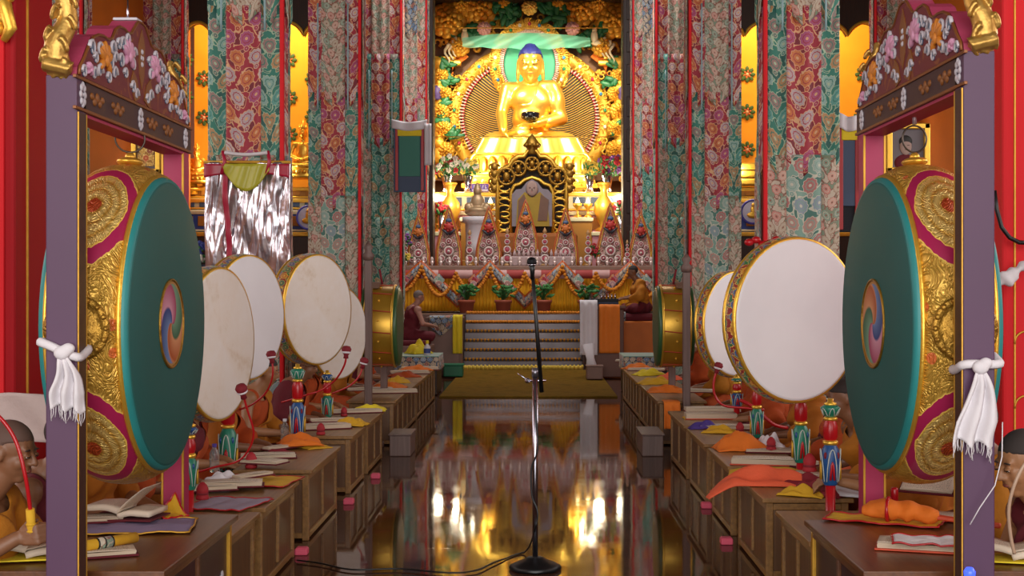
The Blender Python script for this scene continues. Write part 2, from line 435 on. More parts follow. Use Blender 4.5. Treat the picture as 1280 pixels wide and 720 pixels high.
# ------------------------------------------------------------------ camera, world
cam = bpy.data.cameras.new('camera'); co_ = bpy.data.objects.new('camera', cam); COL.objects.link(co_)
co_.location = (0, 0, H); co_.rotation_euler = (PI/2, 0, 0)
cam.sensor_width = 36; cam.lens = F/1280*36; cam.shift_x = -(CX-640)/1280; cam.shift_y = (CY-360)/1280; cam.clip_end = 200
SC.camera = co_
w = bpy.data.worlds.new('world'); SC.world = w; w.use_nodes = True
w.node_tree.nodes['Background'].inputs[0].default_value = (.95, .94, .92, 1)
w.node_tree.nodes['Background'].inputs[1].default_value = WORLD_S = .8
SC.view_settings.view_transform = 'Standard'; SC.view_settings.look = 'None'; SC.view_settings.exposure = 0.3; SC.view_settings.gamma = 1.0
SC.view_settings.use_curve_mapping = False

# ------------------------------------------------------------------ shell of the hall
XL, XR = -9.6, 9.4; YB = 34.0; ZT = 9.6
struct(MB().box((0, 19, -.1), (20.6, 50, .2)).build('floor', FLOORM))
struct(MB().box((0, 19, ZT+.15), (20.6, 50, .3)).build('ceiling', DKWOOD))
struct(MB().box((XL-.15, 19, ZT/2), (.3, 50, ZT)).build('wall_left', ORWALL))
struct(MB().box((XR+.15, 19, ZT/2), (.3, 50, ZT)).build('wall_right', ORWALL))
def wallbox(name, x0, x1, y0, y1, z0, z1, m):
    return struct(MB().box(((x0+x1)/2, (y0+y1)/2, (z0+z1)/2), (x1-x0, y1-y0, z1-z0)).build(name, m))
SX0, SX1 = P(542, 0, 33.5).x, P(778, 0, 33.5).x     # sanctum opening
NLx0, NLx1 = -8.6, -4.9; NRx0, NRx1 = 4.3, 8.5
wallbox('wall_back_left_outer', XL, NLx0, 33.3, 34, 0, ZT, ORWALL)
wallbox('wall_back_right_outer', NRx1, XR, 33.3, 34, 0, ZT, ORWALL)
wallbox('wall_back_left', NLx1, SX0, 33.3, 34, 0, ZT, DKWOOD)
wallbox('wall_back_right', SX1, NRx0, 33.3, 34, 0, ZT, DKWOOD)
wallbox('wall_niche_left', NLx0-.4, NLx1+.4, 36, 36.2, 0, ZT, WALLY)
wallbox('wall_niche_right', NRx0-.4, NRx1+.4, 36, 36.2, 0, ZT, WALLY)
wallbox('wall_niche_side_left', NLx1+.1, NLx1+.3, 34, 36, 0, ZT, WALLY)
wallbox('wall_niche_side_right', NRx0-.3, NRx0-.1, 34, 36, 0, ZT, WALLY)
wallbox('wall_sanctum_back', -4.2, 4.0, 40.5, 40.7, 0, 11, mat('deep_gold_wall', '#7a4a14', .6, .2, .2, 3))
wallbox('wall_sanctum_left', -4.3, -4.1, 34, 40.5, 0, 11, ORWALL)
wallbox('wall_sanctum_right', 3.9, 4.1, 34, 40.5, 0, 11, ORWALL)
wallbox('ceiling_sanctum', -4.3, 4.1, 34, 40.7, 11, 11.2, DKWOOD)
# jamb posts of the sanctum opening, proud of the wall
for i, (a, b) in enumerate(((520, 542), (778, 801))):
    x0, x1 = P(a, 0, 33).x, P(b, 0, 33).x
    mb = MB(); mb.box(((x0+x1)/2, 33.1, ZT/2), (x1-x0, .5, ZT), bev=.04)
    for k in range(12): mb.box(((x0+x1)/2, 32.86, .5+k*.78), ((x1-x0)*.6, .06, .5), bev=.02)
    struct(mb.build('trim_%d' % (i+1), DKWOOD))
# cloud-edged pelmets over the two niches
PELM = mat('pelmet_brown', '#4a2a14', .6)
for nm, x0, x1 in (('trim_3', NLx0, NLx1), ('trim_4', NRx0, NRx1)):
    pts = []; nseg = 60; zt = ZT
    for i in range(nseg+1):
        u = i/nseg; x = x0+(x1-x0)*u; q = abs(math.sin(u*PI*5))
        pts.append((x, 7.75+.32*q**.7))
    out = [(x0, zt)]+pts+[(x1, zt)]
    M = Matrix.Translation((0, 33.5, 0))@Matrix.Rotation(PI/2, 4, 'X')
    mb = MB(); mb.prism(out, M, .25)
    mb.mi = 1; mb.tube([(x, 33.22, z) for x, z in pts], .045, 8)
    struct(mb.build(nm, [DKWOOD, GOLDP]))
# a beam across the hall above the sanctum
struct(MB().box((0, 32.6, 9.2), (19, .5, .8), bev=.03).build('trim_5', DKWOOD))

# ------------------------------------------------------------------ cloth wrapped pillars
def strip(parent, x0, x1, yf, z0, z1, m, point=True, face='f', pl=2, off=0.0, seed=0):
    """one brocade strip hanging on a pillar face, pointed lower edge, slight pleats"""
    wdt = x1-x0
    def fn(u, v):
        x = x0+wdt*u
        zb = z0-(.16*(1-abs(2*u-1)) if point else 0)
        z = zb+(z1-zb)*v
        d = .012*math.sin(u*PI*2*pl+seed)+.012*nz((u*3, v*6, seed))
        q = off+.012+d
        if face == 'f': return (x, yf-q, z)
        if face == 'r': return (yf+q, x, z)      # +x side, x is depth
        return (yf-q, x, z)
    mb = MB(); mb.grid(fn, 14, 16, .006, lambda u, v: (seed*.37+wdt*u*1.0, z0+(z1-z0)*v))
    return mb.build('brocade_strip', BRO[m], parent)
TZ = [0.0, 1.35, 2.84, 4.3, 5.85, 7.4, 9.55]
TC = {1: ['cream', 'pale', 'red', 'cream', 'red', 'red'], 2: ['pale', 'pale', 'red', 'cream', 'cream', 'blue'],
      3: ['pale', 'green', 'green', 'red', 'cream', 'cream'], 4: ['green', 'green', 'green', 'red', 'cream', 'blue']}
TS = {1: ['pale', 'cream', 'green', 'green', 'green', 'cream'], 2: ['cream', 'cream', 'green', 'red', 'red', 'red'],
      3: ['cream', 'cream', 'cream', 'green', 'red', 'red'], 4: ['pale', 'cream', 'red', 'cream', 'red', 'cream']}
def pillar(cx, D, k, label, side):
    W = .74; hw = W/2; dd = .16
    t = thing('brocade_wrapped_pillar', label, 'pillar', (0, 0, 0), 0, 'brocade wrapped pillars along the aisle')
    mb = MB(); mb.box((cx, D+dd, 4.8), (W-.02, dd*2-.02, 9.56), bev=.03)
    mb.build('pillar_core', REDW, t)
    f0, f1 = cx-hw, cx+hw; e = (.05 if side < 0 else 0); g = (0 if side < 0 else .05)
    rail = MB(); 
    xr = f1-.015 if side < 0 else f0+.015
    rail.box((xr, D-.012, 4.8), (.04, .06, 9.5), bev=.01); rail.build('red_edge_rail', REDL, t)
    a, b = f0+(0 if side < 0 else .035), f1-(.035 if side < 0 else 0)
    w = b-a
    secs = [(a, a+w*.29, 'S'), (a+w*.26, a+w*.74, 'C'), (a+w*.71, b, 'S')]
    for i in range(6):
        z0, z1 = TZ[i], TZ[i+1]+.05
        for j, (x0, x1, kk) in enumerate(secs):
            mm = (TC if kk == 'C' else TS)[k][i]
            strip(t, x0, x1, D, z0, z1, mm, kk == 'C' or True, 'f', 2 if kk == 'C' else 1, (.02 if kk == 'C' else 0)+.012*(i % 2), i*3+j)
        # aisle side of the pillar
        for j in range(2):
            y0 = D+.02+j*(dd-.01); y1 = y0+dd-.02
            if side < 0: strip(t, y0, y1, f1, z0, z1, (TS if j else TC)[k][i], True, 'r', 1, .012*(i % 2), i*2+j)
            else: strip(t, y0, y1, f0, z0, z1, (TS if j else TC)[k][i], True, 'l', 1, .012*(i % 2), i*2+j)
    for q, sx in enumerate((.2, .8)):          # two narrow silk ribbons
        def fn(u, v, sx=sx): return (a+w*sx+.02*(u-.5), D-.055-.004*math.sin(v*9), 4.1+1.5*v)
        MB().grid(fn, 2, 12, .003).build('ribbon', mat('silk_ribbon', '#8fb0b4', .4), t)
    return t
XLp, XRp = -2.82, 2.61
for k, D in ((1, 13.3), (2, 19.2), (3, 25.1), (4, 31.0)):
    nmz = {1: 'nearest of the %s row, broad and crimson in front', 2: 'second of the %s row, cream above crimson', 3: 'third of the %s row, beside the altar end', 4: 'last of the %s row against the dark doorway post'}[k]
    pillar(XLp, D, k, 'brocade wrapped pillar, '+nmz % 'left', -1)
    pillar(XRp if k != 2 else 2.55, D, k, 'brocade wrapped pillar, '+nmz % 'right', 1)
pillar(-6.85, 25.1, 3, 'brocade wrapped pillar of the outer left row, seen above the left frame crest', -1)
pillar(-6.75, 19.2, 2, 'brocade wrapped pillar of the outer left row, between red pillar and frame finial', -1)
pillar(6.65, 25.1, 3, 'brocade wrapped pillar of the outer right row, seen behind the right frame crest', 1)
# red painted pillars in the foreground
def redpillar(x_in, side, label):
    t = thing('red_pillar', label, 'pillar')
    W = .85; x0 = x_in if side > 0 else x_in-W; cx = x0+W/2; D = 7.4
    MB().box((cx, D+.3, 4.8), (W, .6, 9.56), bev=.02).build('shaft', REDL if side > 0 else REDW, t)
    mb = MB()
    if side < 0:
        mb.box((x_in+.004, D+.18, 4.8), (.012, .012, 9.5)); 
        mb.build('gold_line', GOLDP, t)
        MB().box((cx-.02, D-.012, 4.8), (W-.06, .02, 9.5)).build('lit_front_panel', REDL, t)  # lit front in brighter red, shaded side left darker: light put into colour
    else:
        mb.box((x_in+.06, D-.008, 4.8), (.008, .014, 9.5)); mb.build('gold_line', GOLDP, t)
        for zz in (.95, 1.3):
            pts = [(x_in+.12+.06*math.cos(a*.3), D-.012, zz+.06*math.sin(a*.3)) for a in range(0, 12)]
            MB().tube(pts, .006, 6).build('gold_scroll', GOLDP, t)
    return t
rl = redpillar(-2.83, -1, 'red lacquered pillar with thin gold line at the left edge')
rr = redpillar(2.55, 1, 'red lacquered pillar with thin gold line at the right edge')
mb = MB()
for i in range(5): mb.ell((-2.86+.02*i-.04, 7.36, 3.0+.06*i), (.035, .03, .04), n=10, m=6)
mb.tube([(-2.92, 7.36, 3.25), (-2.86, 7.35, 3.1), (-2.83, 7.35, 3.0), (-2.87, 7.35, 2.93)], [.05, .04, .035, .02], 8)
mb.build('gold_scroll_bracket', GOLD, rl)
# hanging wire on right pillar
pts = [P(1243, 238, 7.3), P(1246, 262, 7.3), P(1252, 284, 7.3), P(1262, 297, 7.3), P(1274, 303, 7.3), P(1290, 304, 7.3)]
tag(MB().tube(pts, .012, 8).build('power_cable', BLACK), 'black cable looping down over the red pillar at right', 'cable')
# ------------------------------------------------------------------ bodies
def cap(mb, a, b, r1, r2, n=14):
    a = Vector(a); b = Vector(b)
    mb.tube([a, b], [r1, r2], n, True); mb.ell(a, r1, n=n, m=8); mb.ell(b, r2, n=n, m=8)
def xf(M, p): return M@Vector(p)
def head_parts(mb, M, s=1.0, ears=1.0, nose=1.0):
    """skull, jaw, brows, nose, lips, ears around local origin = head centre, face +Y"""
    rot = M.to_3x3().normalized()
    E = lambda c, r, n=18, m=12: mb.ell(M@Vector(c), Vector(r)*s, rot, n, m)
    def C(a, b, r1, r2): cap(mb, M@Vector(a), M@Vector(b), r1*s, r2*s, 10)
    E((0, -.012, .03), (.074, .093, .088)); E((0, .018, -.03), (.06, .066, .078)); E((0, .05, -.088), (.027, .025, .024))
    E((-.03, .05, -.028), (.028, .03, .03)); E((.03, .05, -.028), (.028, .03, .03))
    C((-.036, .072, .026), (.036, .072, .026), .011, .011)
    C((0, .08, .018), (0, .1+.006*nose, -.022), .008, .0125); E((-.012, .092, -.027), (.009, .01, .008)); E((.012, .092, -.027), (.009, .01, .008))
    C((-.017, .083, -.051), (.017, .083, -.051), .0065, .0065); C((-.014, .08, -.061), (.014, .08, -.061), .0075, .0075)
    for q in (-1, 1):
        E((q*.03, .078, .006), (.015, .011, .011), 12, 8)
        E((q*.076, -.005, -.006), (.011, .02, .032*ears), 12, 8)
        if ears > 1.2: C((q*.078, .0, -.03), (q*.078, .004, -.085), .012, .011)
def hand_parts(mb, w, d, side, r=1.0, curl=.6, up=Vector((0, 0, 1))):
    """hand at wrist w pointing along d; five fingers curled downwards"""
    d = Vector(d).normalized(); sd = d.cross(up).normalized(); dn = sd.cross(d).normalized()*-1
    w = Vector(w)
    for k in range(4):
        o = (k-1.5)*.02*r; a = w+d*.03*r+sd*o*.7; b = w+d*.085*r+sd*o; cap(mb, a, b, .013*r, .012*r, 8)
        L = (.036, .042, .038, .03)[k]*r
        p = b; ang = curl*.55; dirv = d
        for j in range(3):
            dirv = (dirv*math.cos(ang)+dn*math.sin(ang)).normalized(); q = p+dirv*L*(1, .75, .55)[j]
            cap(mb, p, q, .0095*r, .0085*r, 8); p = q; dn = sd.cross(dirv).normalized()*-1
        dn = sd.cross(d).normalized()*-1
    t0 = w+d*.03*r+sd*side*.026*r; t1 = t0+(d*.5+sd*side*.6+dn*.5).normalized()*.036*r; t2 = t1+(d*.8+dn*.5).normalized()*.03*r
    cap(mb, t0, t1, .013*r, .0105*r, 8); cap(mb, t1, t2, .0105*r, .009*r, 8)

# ------------------------------------------------------------------ great gilded statue
def big_buddha():
    D = 37.0; s = 3.08; base = P(663, 196, D); zb = base.z
    t = thing('buddha_statue', 'large gilded seated buddha statue holding a dark bowl inside the sanctum', 'statue', (base.x, D, zb), PI)
    mb = MB(); S = lambda *p: Vector(p)*s
    Ec = lambda c, r: mb.ell(S(*c), Vector(r)*s, n=28, m=18)
    Cc = lambda a, b, r1, r2: cap(mb, S(*a), S(*b), r1*s, r2*s, 20)
    Ec((0, 0, .17), (.2, .15, .12)); Ec((0, .02, .35), (.145, .11, .22)); Ec((0, .02, .49), (.185, .125, .15))
    Cc((-.17, 0, .6), (.17, 0, .6), .062, .062); Cc((0, 0, .6), (0, .02, .7), .075, .062)
    for q in (-1, 1):
        Cc((q*.1, .03, .12), (q*.33, .20, .10), .105, .075); Ec((q*.28, .17, .1), (.14, .12, .075))
    Cc((.33, .22, .09), (-.08, .33, .09), .06, .042); Cc((-.33, .22, .08), (.08, .33, .10), .06, .042)
    Ec((-.1, .34, .1), (.075, .04, .035)); Ec((.1, .34, .12), (.075, .04, .035))
    # right arm reaches down over the knee (local +x is the viewer's left after turning)
    Cc((.2, 0, .6), (.255, .06, .37), .064, .052); Cc((.255, .06, .37), (.235, .24, .2), .052, .038)
    hand_parts(mb, S(.235, .25, .2), (0, .35, -1), -1, 1.25*s, .25, Vector((1, 0, 0)))
    Cc((-.2, 0, .6), (-.265, .05, .34), .066, .054); Cc((-.265, .05, .34), (-.06, .2, .27), .052, .036)
    hand_parts(mb, S(-.07, .21, .265), (1, .2, 0), 1, 1.15*s, .3)
    Mh = Matrix.Translation(S(0, .045, .80))@Matrix.Rotation(-.08, 4, 'X')@Matrix.Scale(s*1.42, 4)
    head_parts(mb, Mh, s*1.42, 1.5)
    body = voxel(mb, .035, 2); bo = body.build('body', GOLDS, t)
    # robe: shell round torso and left shoulder, folds
    mb = MB()
    Ec((0, 0, .17), (.215, .165, .12)); Ec((0, .02, .35), (.16, .122, .22)); Ec((0, .02, .49), (.198, .135, .15))
    Cc((-.17, 0, .6), (.0, 0, .6), .072, .07); Cc((-.2, 0, .6), (-.265, .05, .34), .076, .068); Cc((-.265, .05, .34), (-.15, .14, .29), .068, .055)
    for q in (-1, 1): Cc((q*.1, .03, .12), (q*.33, .20, .10), .115, .088); Ec((q*.29, .17, .1), (.15, .135, .085))
    Cc((.33, .22, .09), (.05, .31, .09), .07, .055); Cc((-.33, .22, .08), (-.05, .31, .09), .07, .055)
    def keep(c):
        x, y, z = c/s
        return not (x > .02+(.66-z)*.55 and z > .33) and not (x > -.06+(.62-z)*.42 and z > .46)
    def fold(c, n_): return .028*math.sin((c.x*1.3+c.z*2.2)*3.3+2*nz(c, .7))*(1 if c.z > .9 else .6)
    rb = voxel(mb, .045, 3, fold, keep); add_solid(rb, .03); rb.build('robe', GOLDS, t)
    # smooth drape over the crossed legs, spreading over the seat edge
    def fn(u, v):
        q = min(1, v*1.15); hw_ = 1.36+.26*q**1.5; 
        x = (u-.5)*2*hw_
        if v < .3: y = .15+(1.12-.15)*v/.3; z = .40+.02*math.cos(u*PI*2)
        else: y = 1.12+.22*(v-.3)/.7+.02*math.sin(u*34); z = .40-.44*(v-.3)/.7
        e = max(0, abs(2*u-1)-.86)/.14
        return (x, y-.25*e*e, z-.22*e*e)
    MB().grid(fn, 60, 20, .03).build('lap_drape', GOLDS, t)
    # hair and topknot
    mb = MB(); mb.ell(Mh@Vector((0, -.018, .042)), Vector((.078, .095, .084))*s*1.42, n=24, m=16)
    mb.ell(Mh@Vector((0, -.02, .112)), Vector((.04, .036, .026))*s*1.42, n=16, m=10)
    inv = Mh.inverted()
    hb = voxel(mb, .03, 1, lambda c, n_: .012*math.sin(c.x*40)*math.sin(c.z*40)*math.cos(c.y*40), lambda c: (inv@c).z > .062 or ((inv@c).y < .0 and (inv@c).z > -.03))
    add_solid(hb, .02); hb.build('hair', mat('lapis_hair', '#1c2060', .5), t)
    for q in (-1, 1):
        mb = MB(); mb.tube([Mh@Vector((q*.03+x*.016, .0905-abs(x)*.004, .004-.003*x*x)) for x in (-1, -.5, 0, .5, 1)], .002*s, 6); mb.build('eye_line', EYED, bo)
        mb = MB(); mb.tube([Mh@Vector((q*.034+x*.02, .086-abs(x)*.006, .03-.006*x*x)) for x in (-1, -.5, 0, .5, 1)], .0018*s, 6); mb.build('eyebrow', EYED, bo)
    MB().tube([Mh@Vector((x*.018, .0905-abs(x)*.003, -.054+.003*x*x)) for x in (-1, -.5, 0, .5, 1)], .0025*s, 6).build('mouth', mat('red_lips', '#a8442a', .4), bo)
    # offering bowl
    b = MB(); b.lathe([(0, 0), (.06, .0), (.1, .04), (.105, .085), (.09, .1), (.08, .09), (.078, .05), (0, .03)], Matrix.Translation(S(0, .235, .285))@Matrix.Scale(s*.78, 4), 28)
    bw = b.build('alms_bowl', mat('black_glaze', '#11131a', .08), t)
    return t
big_buddha()
def lotus_throne():
    D = 36.8; x0, x1 = P(583, 0, D).x, P(742, 0, D).x; cx = (x0+x1)/2; z0, z1 = P(0, 222, D).z, P(0, 196, D).z
    t = thing('lotus_throne', 'gilded lotus pedestal under the big gold buddha statue', 'pedestal', (cx, D, z0-1.2))
    o = 1.2
    mb = MB(); hw = (x1-x0)/2
    prof = [(hw*1.0, o), (hw*1.04, o+.05), (hw*.97, o+.1), (hw*.9, o+.3), (hw*.97, o+.5), (hw*.99, o+.56), (0, o+.56)]
    M = Matrix.Diagonal((1, .62, 1, 1)); mb.lathe([(0, o-.02)]+prof, M, 56); mb.build('seat_drum', GOLD, t)
    for k in range(34):
        a = 2*PI*k/34
        c = Vector((hw*.98*math.cos(a), hw*.62*.98*math.sin(a), o+.28))
        if c.y > .6: continue
        m2 = MB(); m2.ell((0, 0, 0), (.13, .05, .23), Euler((0, 0, a+PI/2)), 10, 8); pe = m2.build('lotus_petal', GOLDS, t); pe.location = c
    mb = MB(); mb.box((0, 0, .9), (hw*2.1, hw*1.3, .12), bev=.03); mb.box((0, 0, .45), (hw*1.8, hw*1.1, .9), bev=.04); mb.box((0, 0, 1.08), (hw*1.95, hw*1.2, .22), bev=.05)
    mb.build('plinth', GOLDP, t)
    mb = MB()
    for k in range(16):
        x = -hw*.95+k*hw*1.9/15; mb.ell((x, -hw*.66, .98), (.09, .06, .1), n=10, m=8)
        mb.ell((x, -hw*.56, .5), (.07, .05, .3), n=10, m=8)
    mb.build('scroll_carving', GOLD, t)
    return t
lotus_throne()
# ------------------------------------------------------------------ carved aureole behind the statue
def ring_pts(cx, cz, rx, rz, a0, a1, n): return [(cx+rx*math.cos(a), cz+rz*math.sin(a)) for a in [a0+(a1-a0)*i/n for i in range(n+1)]]
def aureole():
    D = 38.6; k = D/F
    c = P(662, 140, D); t = thing('carved_aureole', 'huge carved gilt aureole with radiating wavy rays behind the buddha', 'aureole', (0, D, 0))
    def X(px): return (px-CX)*k
    def Z(py): return H-(py-CY)*k
    # body halo: backing, rays, ring
    def halo(pcx, pcy, rx, ry, w, a0, a1, rays, back, dy, nm):
        cx, cz = X(pcx), Z(pcy); rx *= k; ry *= k; w *= k
        pts = ring_pts(cx, cz, rx-w*.5, ry-w*.5, a0, a1, 60)
        M = Matrix.Rotation(PI/2, 4, 'X')
        mb = MB(); mb.prism([(x, z) for x, z in pts], Matrix.Translation((0, dy+.1, 0))@M, .06); mb.build(nm+'_back', back, t)
        mb = MB()
        n = 90
        def fn(u, v):
            a = a0+(a1-a0)*u; q = v*2*PI
            rr = 1+0.0*q; ww = w/2
            return (cx+(rx-ww+ww*math.cos(q))*math.cos(a), dy-.0-.10*max(0, math.sin(q))+.06*nz((math.cos(a)*16, v*6, math.sin(a)*16)), cz+(ry-ww+ww*math.cos(q))*math.sin(a))
        mb.grid(fn, n, 14); mb.build(nm+'_ring', GOLDP, t)
        mb = MB(); m = 84
        for i in range(m+1):
            a = a0+(a1-a0)*i/m
            mb.box((cx+(rx-w*1.06)*math.cos(a), dy-.06, cz+(ry-w*1.06)*math.sin(a)), (.035, .08, .13), Matrix.Rotation(-(a-PI/2), 3, 'Y'), bev=.01)
        mb.build(nm+'_teeth', mat('pink_white_teeth', '#dcb7a6', .5), t)
        mb = MB(); mb.tube([(cx+(rx-w*1.16)*math.cos(a0+(a1-a0)*i/60), dy-.03, cz+(ry-w*1.16)*math.sin(a0+(a1-a0)*i/60)) for i in range(61)], .035, 8); mb.build(nm+'_red_line', mat('red_edge', '#a3182a', .5), t)
        if rays:
            for sgn in (-1, 1):
                mb = MB()
                for i in range(56):
                    py = 70+i*2.65; px0 = 662+sgn*18; 
                    e = 1-((py-10-pcy)/(ry/k-w/k))**2
                    if e <= 0: continue
                    ex = min(math.sqrt(e)*(rx/k-w/k*1.1), 84)
                    P_ = [(X(px0+sgn*(ex-18)*u), dy-.02, Z(py+6*math.sin(u*PI*1.4)-(1-u)*0+ (u**1.5)*(-16)*(1-(py-70)/150))) for u in [j/8 for j in range(9)]]
                    mb.tube(P_, .0105, 6)
                mb.build('wavy_rays', GOLD, t)
        # jewels
        for i in range(1, 18):
            a = a0+(a1-a0)*i/18
            sc_ = MB()
            for a2 in (a-.06, a+.06, a+.0):
                for ro in (.25, .75): sc_.tube([(cx+(rx-w*ro)*math.cos(a2)+.09*(1-.1*j)*math.cos(j*.8+a*5), dy-.12, cz+(ry-w*ro)*math.sin(a2)+.09*(1-.1*j)*math.sin(j*.8+a*5)) for j in range(7)], [.028-.003*j for j in range(7)], 6)
            sc_.build('gilt_scroll', GOLD, t)
            g = MB(); g.ell((cx+(rx-w*.5)*math.cos(a), dy-.15, cz+(ry-w*.5)*math.sin(a)), (.05, .04, .055), n=10, m=8)
            g.build('jewel', mat('jewel_%d' % (i % 4), ['#3f7fae', '#c23c4a', '#e8e0d0', '#3c8a5a'][i % 4], .15), t)
    halo(662, 148, 103, 94, 17, -.62, PI+.62, True, mat('dark_brown_recess', '#4a3a24', .6), 0, 'body_halo')
    halo(662, 82, 50, 56, 14, -1.0, PI+1.0, False, mat('green_halo', '#2c9468', .3), -.25, 'head_halo')
    # foliage, blossoms and gilt peony clouds
    rnd = random.Random(5)
    LEAF = mat('carved_green_leaf', '#1f6b3c', .45, 0, .2)
    def peony(px, py, r, nm, m, dy=-.3):
        mb = MB(); cx, cz = X(px), Z(py); r *= k
        for ly in range(4):
            q = 11-2*ly
            for j in range(q):
                a = 2*PI*j/q+ly*.3; rr = r*(1-.24*ly)
                mb.ell((cx+rr*.66*math.cos(a), dy-.09*ly, cz+rr*.66*math.sin(a)), (rr*.36, .1, rr*.33), Matrix.Rotation(-a, 3, 'Y'), 10, 6)
        mb.ell((cx, dy-.34, cz), (r*.16, .08, r*.16), n=10, m=6)
        return mb.build(nm, m, t)
    for px, py, r in ((562, 28, 24), (600, 14, 23), (575, 60, 14), (578, 8, 14), (765, 28, 24), (725, 14, 23), (752, 60, 14), (748, 6, 14), (630, 5, 12), (697, 5, 12), (640, -8, 16), (690, -8, 16),
                      (552, 96, 10), (556, 118, 10), (552, 140, 11), (556, 162, 11), (772, 96, 10), (768, 118, 10), (772, 140, 11), (768, 162, 11), (558, 190, 12), (768, 188, 12)):
        peony(px, py, r, 'gilt_peony', GOLDP if r > 11 else GOLD)
    peony(662, 14, 10, 'yellow_blossom', mat('yellow_blossom', '#e8c060', .5), -.5)
    for px, py in ((606, 40), (715, 40)): peony(px, py, 9, 'pink_daisy', mat('pink_daisy', '#d8a0a0', .5), -.5)
    def leafcluster(px, py, spread, n, seed, m=LEAF, dy=-.25, size=.22):
        r2 = random.Random(seed); mb = MB()
        for i in range(n):
            a = r2.uniform(0, 2*PI); d = r2.uniform(.1, 1)*spread*k
            mb.ell((X(px)+d*math.cos(a), dy-r2.uniform(0, .2), Z(py)+d*.6*math.sin(a)), (size*r2.uniform(.6, 1.1), .03, size*.34), Matrix.Rotation(r2.uniform(0, PI), 3, 'Y'), 8, 6)
        return mb.build('leaf_cluster', m, t)
    for i, (px, py, sp, n) in enumerate(((625, 22, 22, 26), (700, 22, 22, 26), (583, 45, 18, 18), (742, 45, 18, 18), (600, 52, 16, 14), (722, 52, 16, 14), (640, 12, 16, 14), (684, 12, 16, 14), (562, 105, 9, 9), (764, 105, 9, 9),
                                         (553, 150, 9, 10), (771, 165, 9, 9), (568, 170, 9, 9), (556, 128, 7, 7), (768, 82, 8, 8), (556, 84, 8, 8))): leafcluster(px, py, sp, n, i)
    # side columns, cross brackets, orange drapes, white garuda ribbons
    for sx in (-1, 1):
        px = 662+sx*112
        mb = MB(); mb.lathe([(.0, 0), (.22, 0), (.24, .3), (.15, .45), (.17, 1.6), (.13, 2.6), (.24, 2.75), (.26, 2.95), (.0, 3.0)], Matrix.Translation((X(px), -.2, Z(205))), 20)
        mb.build('side_column', GOLDP, t)
        mb = MB(); mb.box((X(662+sx*105), -.15, Z(80)), (.9, .3, .16), bev=.05); mb.box((X(662+sx*107), -.15, Z(74)), (.7, .25, .1), bev=.04); mb.build('bracket', GOLD, t)
        mb = MB(); mb.prism([(X(662+sx*84), Z(62)), (X(662+sx*100), Z(70)), (X(662+sx*95), Z(92)), (X(662+sx*99), Z(96)), (X(662+sx*92), Z(84)), (X(662+sx*76), Z(72))][::sx], Matrix.Translation((0, -.05, 0))@Matrix.Rotation(PI/2, 4, 'X'), .08); mb.build('orange_drape', ORANGEC, t)
        for j in range(3):
            pts = [(X(662+sx*(92+j*5)+3*math.sin(i*1.1+j)), -.42, Z(50+j*4+i*4)) for i in range(7)]
            MB().tube(pts, [.05*(1-.1*i) for i in range(7)], 8).build('white_ribbon', mat('bone_white', '#d8c9a8', .5), t)
        mb = MB(); mb.ell((X(662+sx*80), -.5, Z(50)), (.1, .1, .2)); mb.ell((X(662+sx*80), -.52, Z(42)), (.07, .08, .07)); mb.ell((X(662+sx*80+4), -.5, Z(58)), (.18, .08, .08)); mb.build('carved_white_figure', mat('bone_white', '#d8c9a8', .5), t)
        for j, py in enumerate((97, 112, 180)):
            mb = MB(); mb.ell((X(662+sx*112), -.35, Z(py)), (.16, .13, .14)); mb.ell((X(662+sx*112), -.38, Z(py-6)), (.09, .09, .09)); mb.build('carved_figure', GOLD, t)
        mb = MB(); mb.ell((X(548 if sx < 0 else 776), -.4, Z(118)), (.14, .12, .22)); mb.build('violet_figure', mat('violet_paint', '#54407a', .5), t)
    # dense scroll carving filling the field
    mb = MB()
    for i in range(150):
        sx = rnd.choice((-1, 1)); px = 662+sx*rnd.uniform(78, 120); py = rnd.uniform(85, 225)
        dxx, dyy = (px-662)/101, (py-148)/94
        if dxx*dxx+dyy*dyy < 1.0: continue
        r = rnd.uniform(.07, .13); a0 = rnd.uniform(0, 6)
        mb.tube([(X(px)+r*(1-i2*.08)*math.cos(a0+i2*.7), -.1-rnd.uniform(0, .02), Z(py)+r*(1-i2*.08)*math.sin(a0+i2*.7)) for i2 in range(8)], [.04-.004*i2 for i2 in range(8)], 7)
    for i in range(170):
        px = rnd.uniform(545, 780); py = rnd.uniform(-20, 62)
        if (px-662)**2+(py-75)**2 < 50**2: continue
        r = rnd.uniform(.08, .16); a0 = rnd.uniform(0, 6)
        mb.tube([(X(px)+r*(1-i2*.08)*math.cos(a0+i2*.7), -.0-rnd.uniform(0, .02), Z(py)+r*(1-i2*.08)*math.sin(a0+i2*.7)) for i2 in range(8)], [.05-.004*i2 for i2 in range(8)], 7)
    mb.build('scroll_carving', GOLDP, t)
    M = Matrix.Rotation(PI/2, 4, 'X')
    mb = MB(); mb.prism([(X(543), Z(225)), (X(779), Z(225)), (X(779), Z(-30)), (X(543), Z(-30))], Matrix.Translation((0, .35, 0))@M, .1); mb.build('back_board', mat('brown_gilt_board', '#6a3f12', .5, .3, .3, 5), t)
aureole()
# pale green silk scarf stretched across the front of the halo
def fn(u, v):
    px = 578+u*160; sag = 4*math.sin(u*PI*3)
    return P(px, 51+(abs(u-.5)*2)**2*2+(20-9*(abs(u-.5)*2)**2)*(v-.5)+.8*math.sin(u*30)*v, 37.9+.08*math.sin(u*22+v*6))
n_ = N('sheer_green_silk'); n_.b.inputs['Alpha'].default_value = .6
n_.b.inputs['Sheen Weight'].default_value = .4
tag(MB().grid(fn, 50, 6).build('silk_scarf', n_.fin('#6fbf9f', .4)), 'sheer pale green silk scarf stretched across the halo above the statue head', 'scarf')
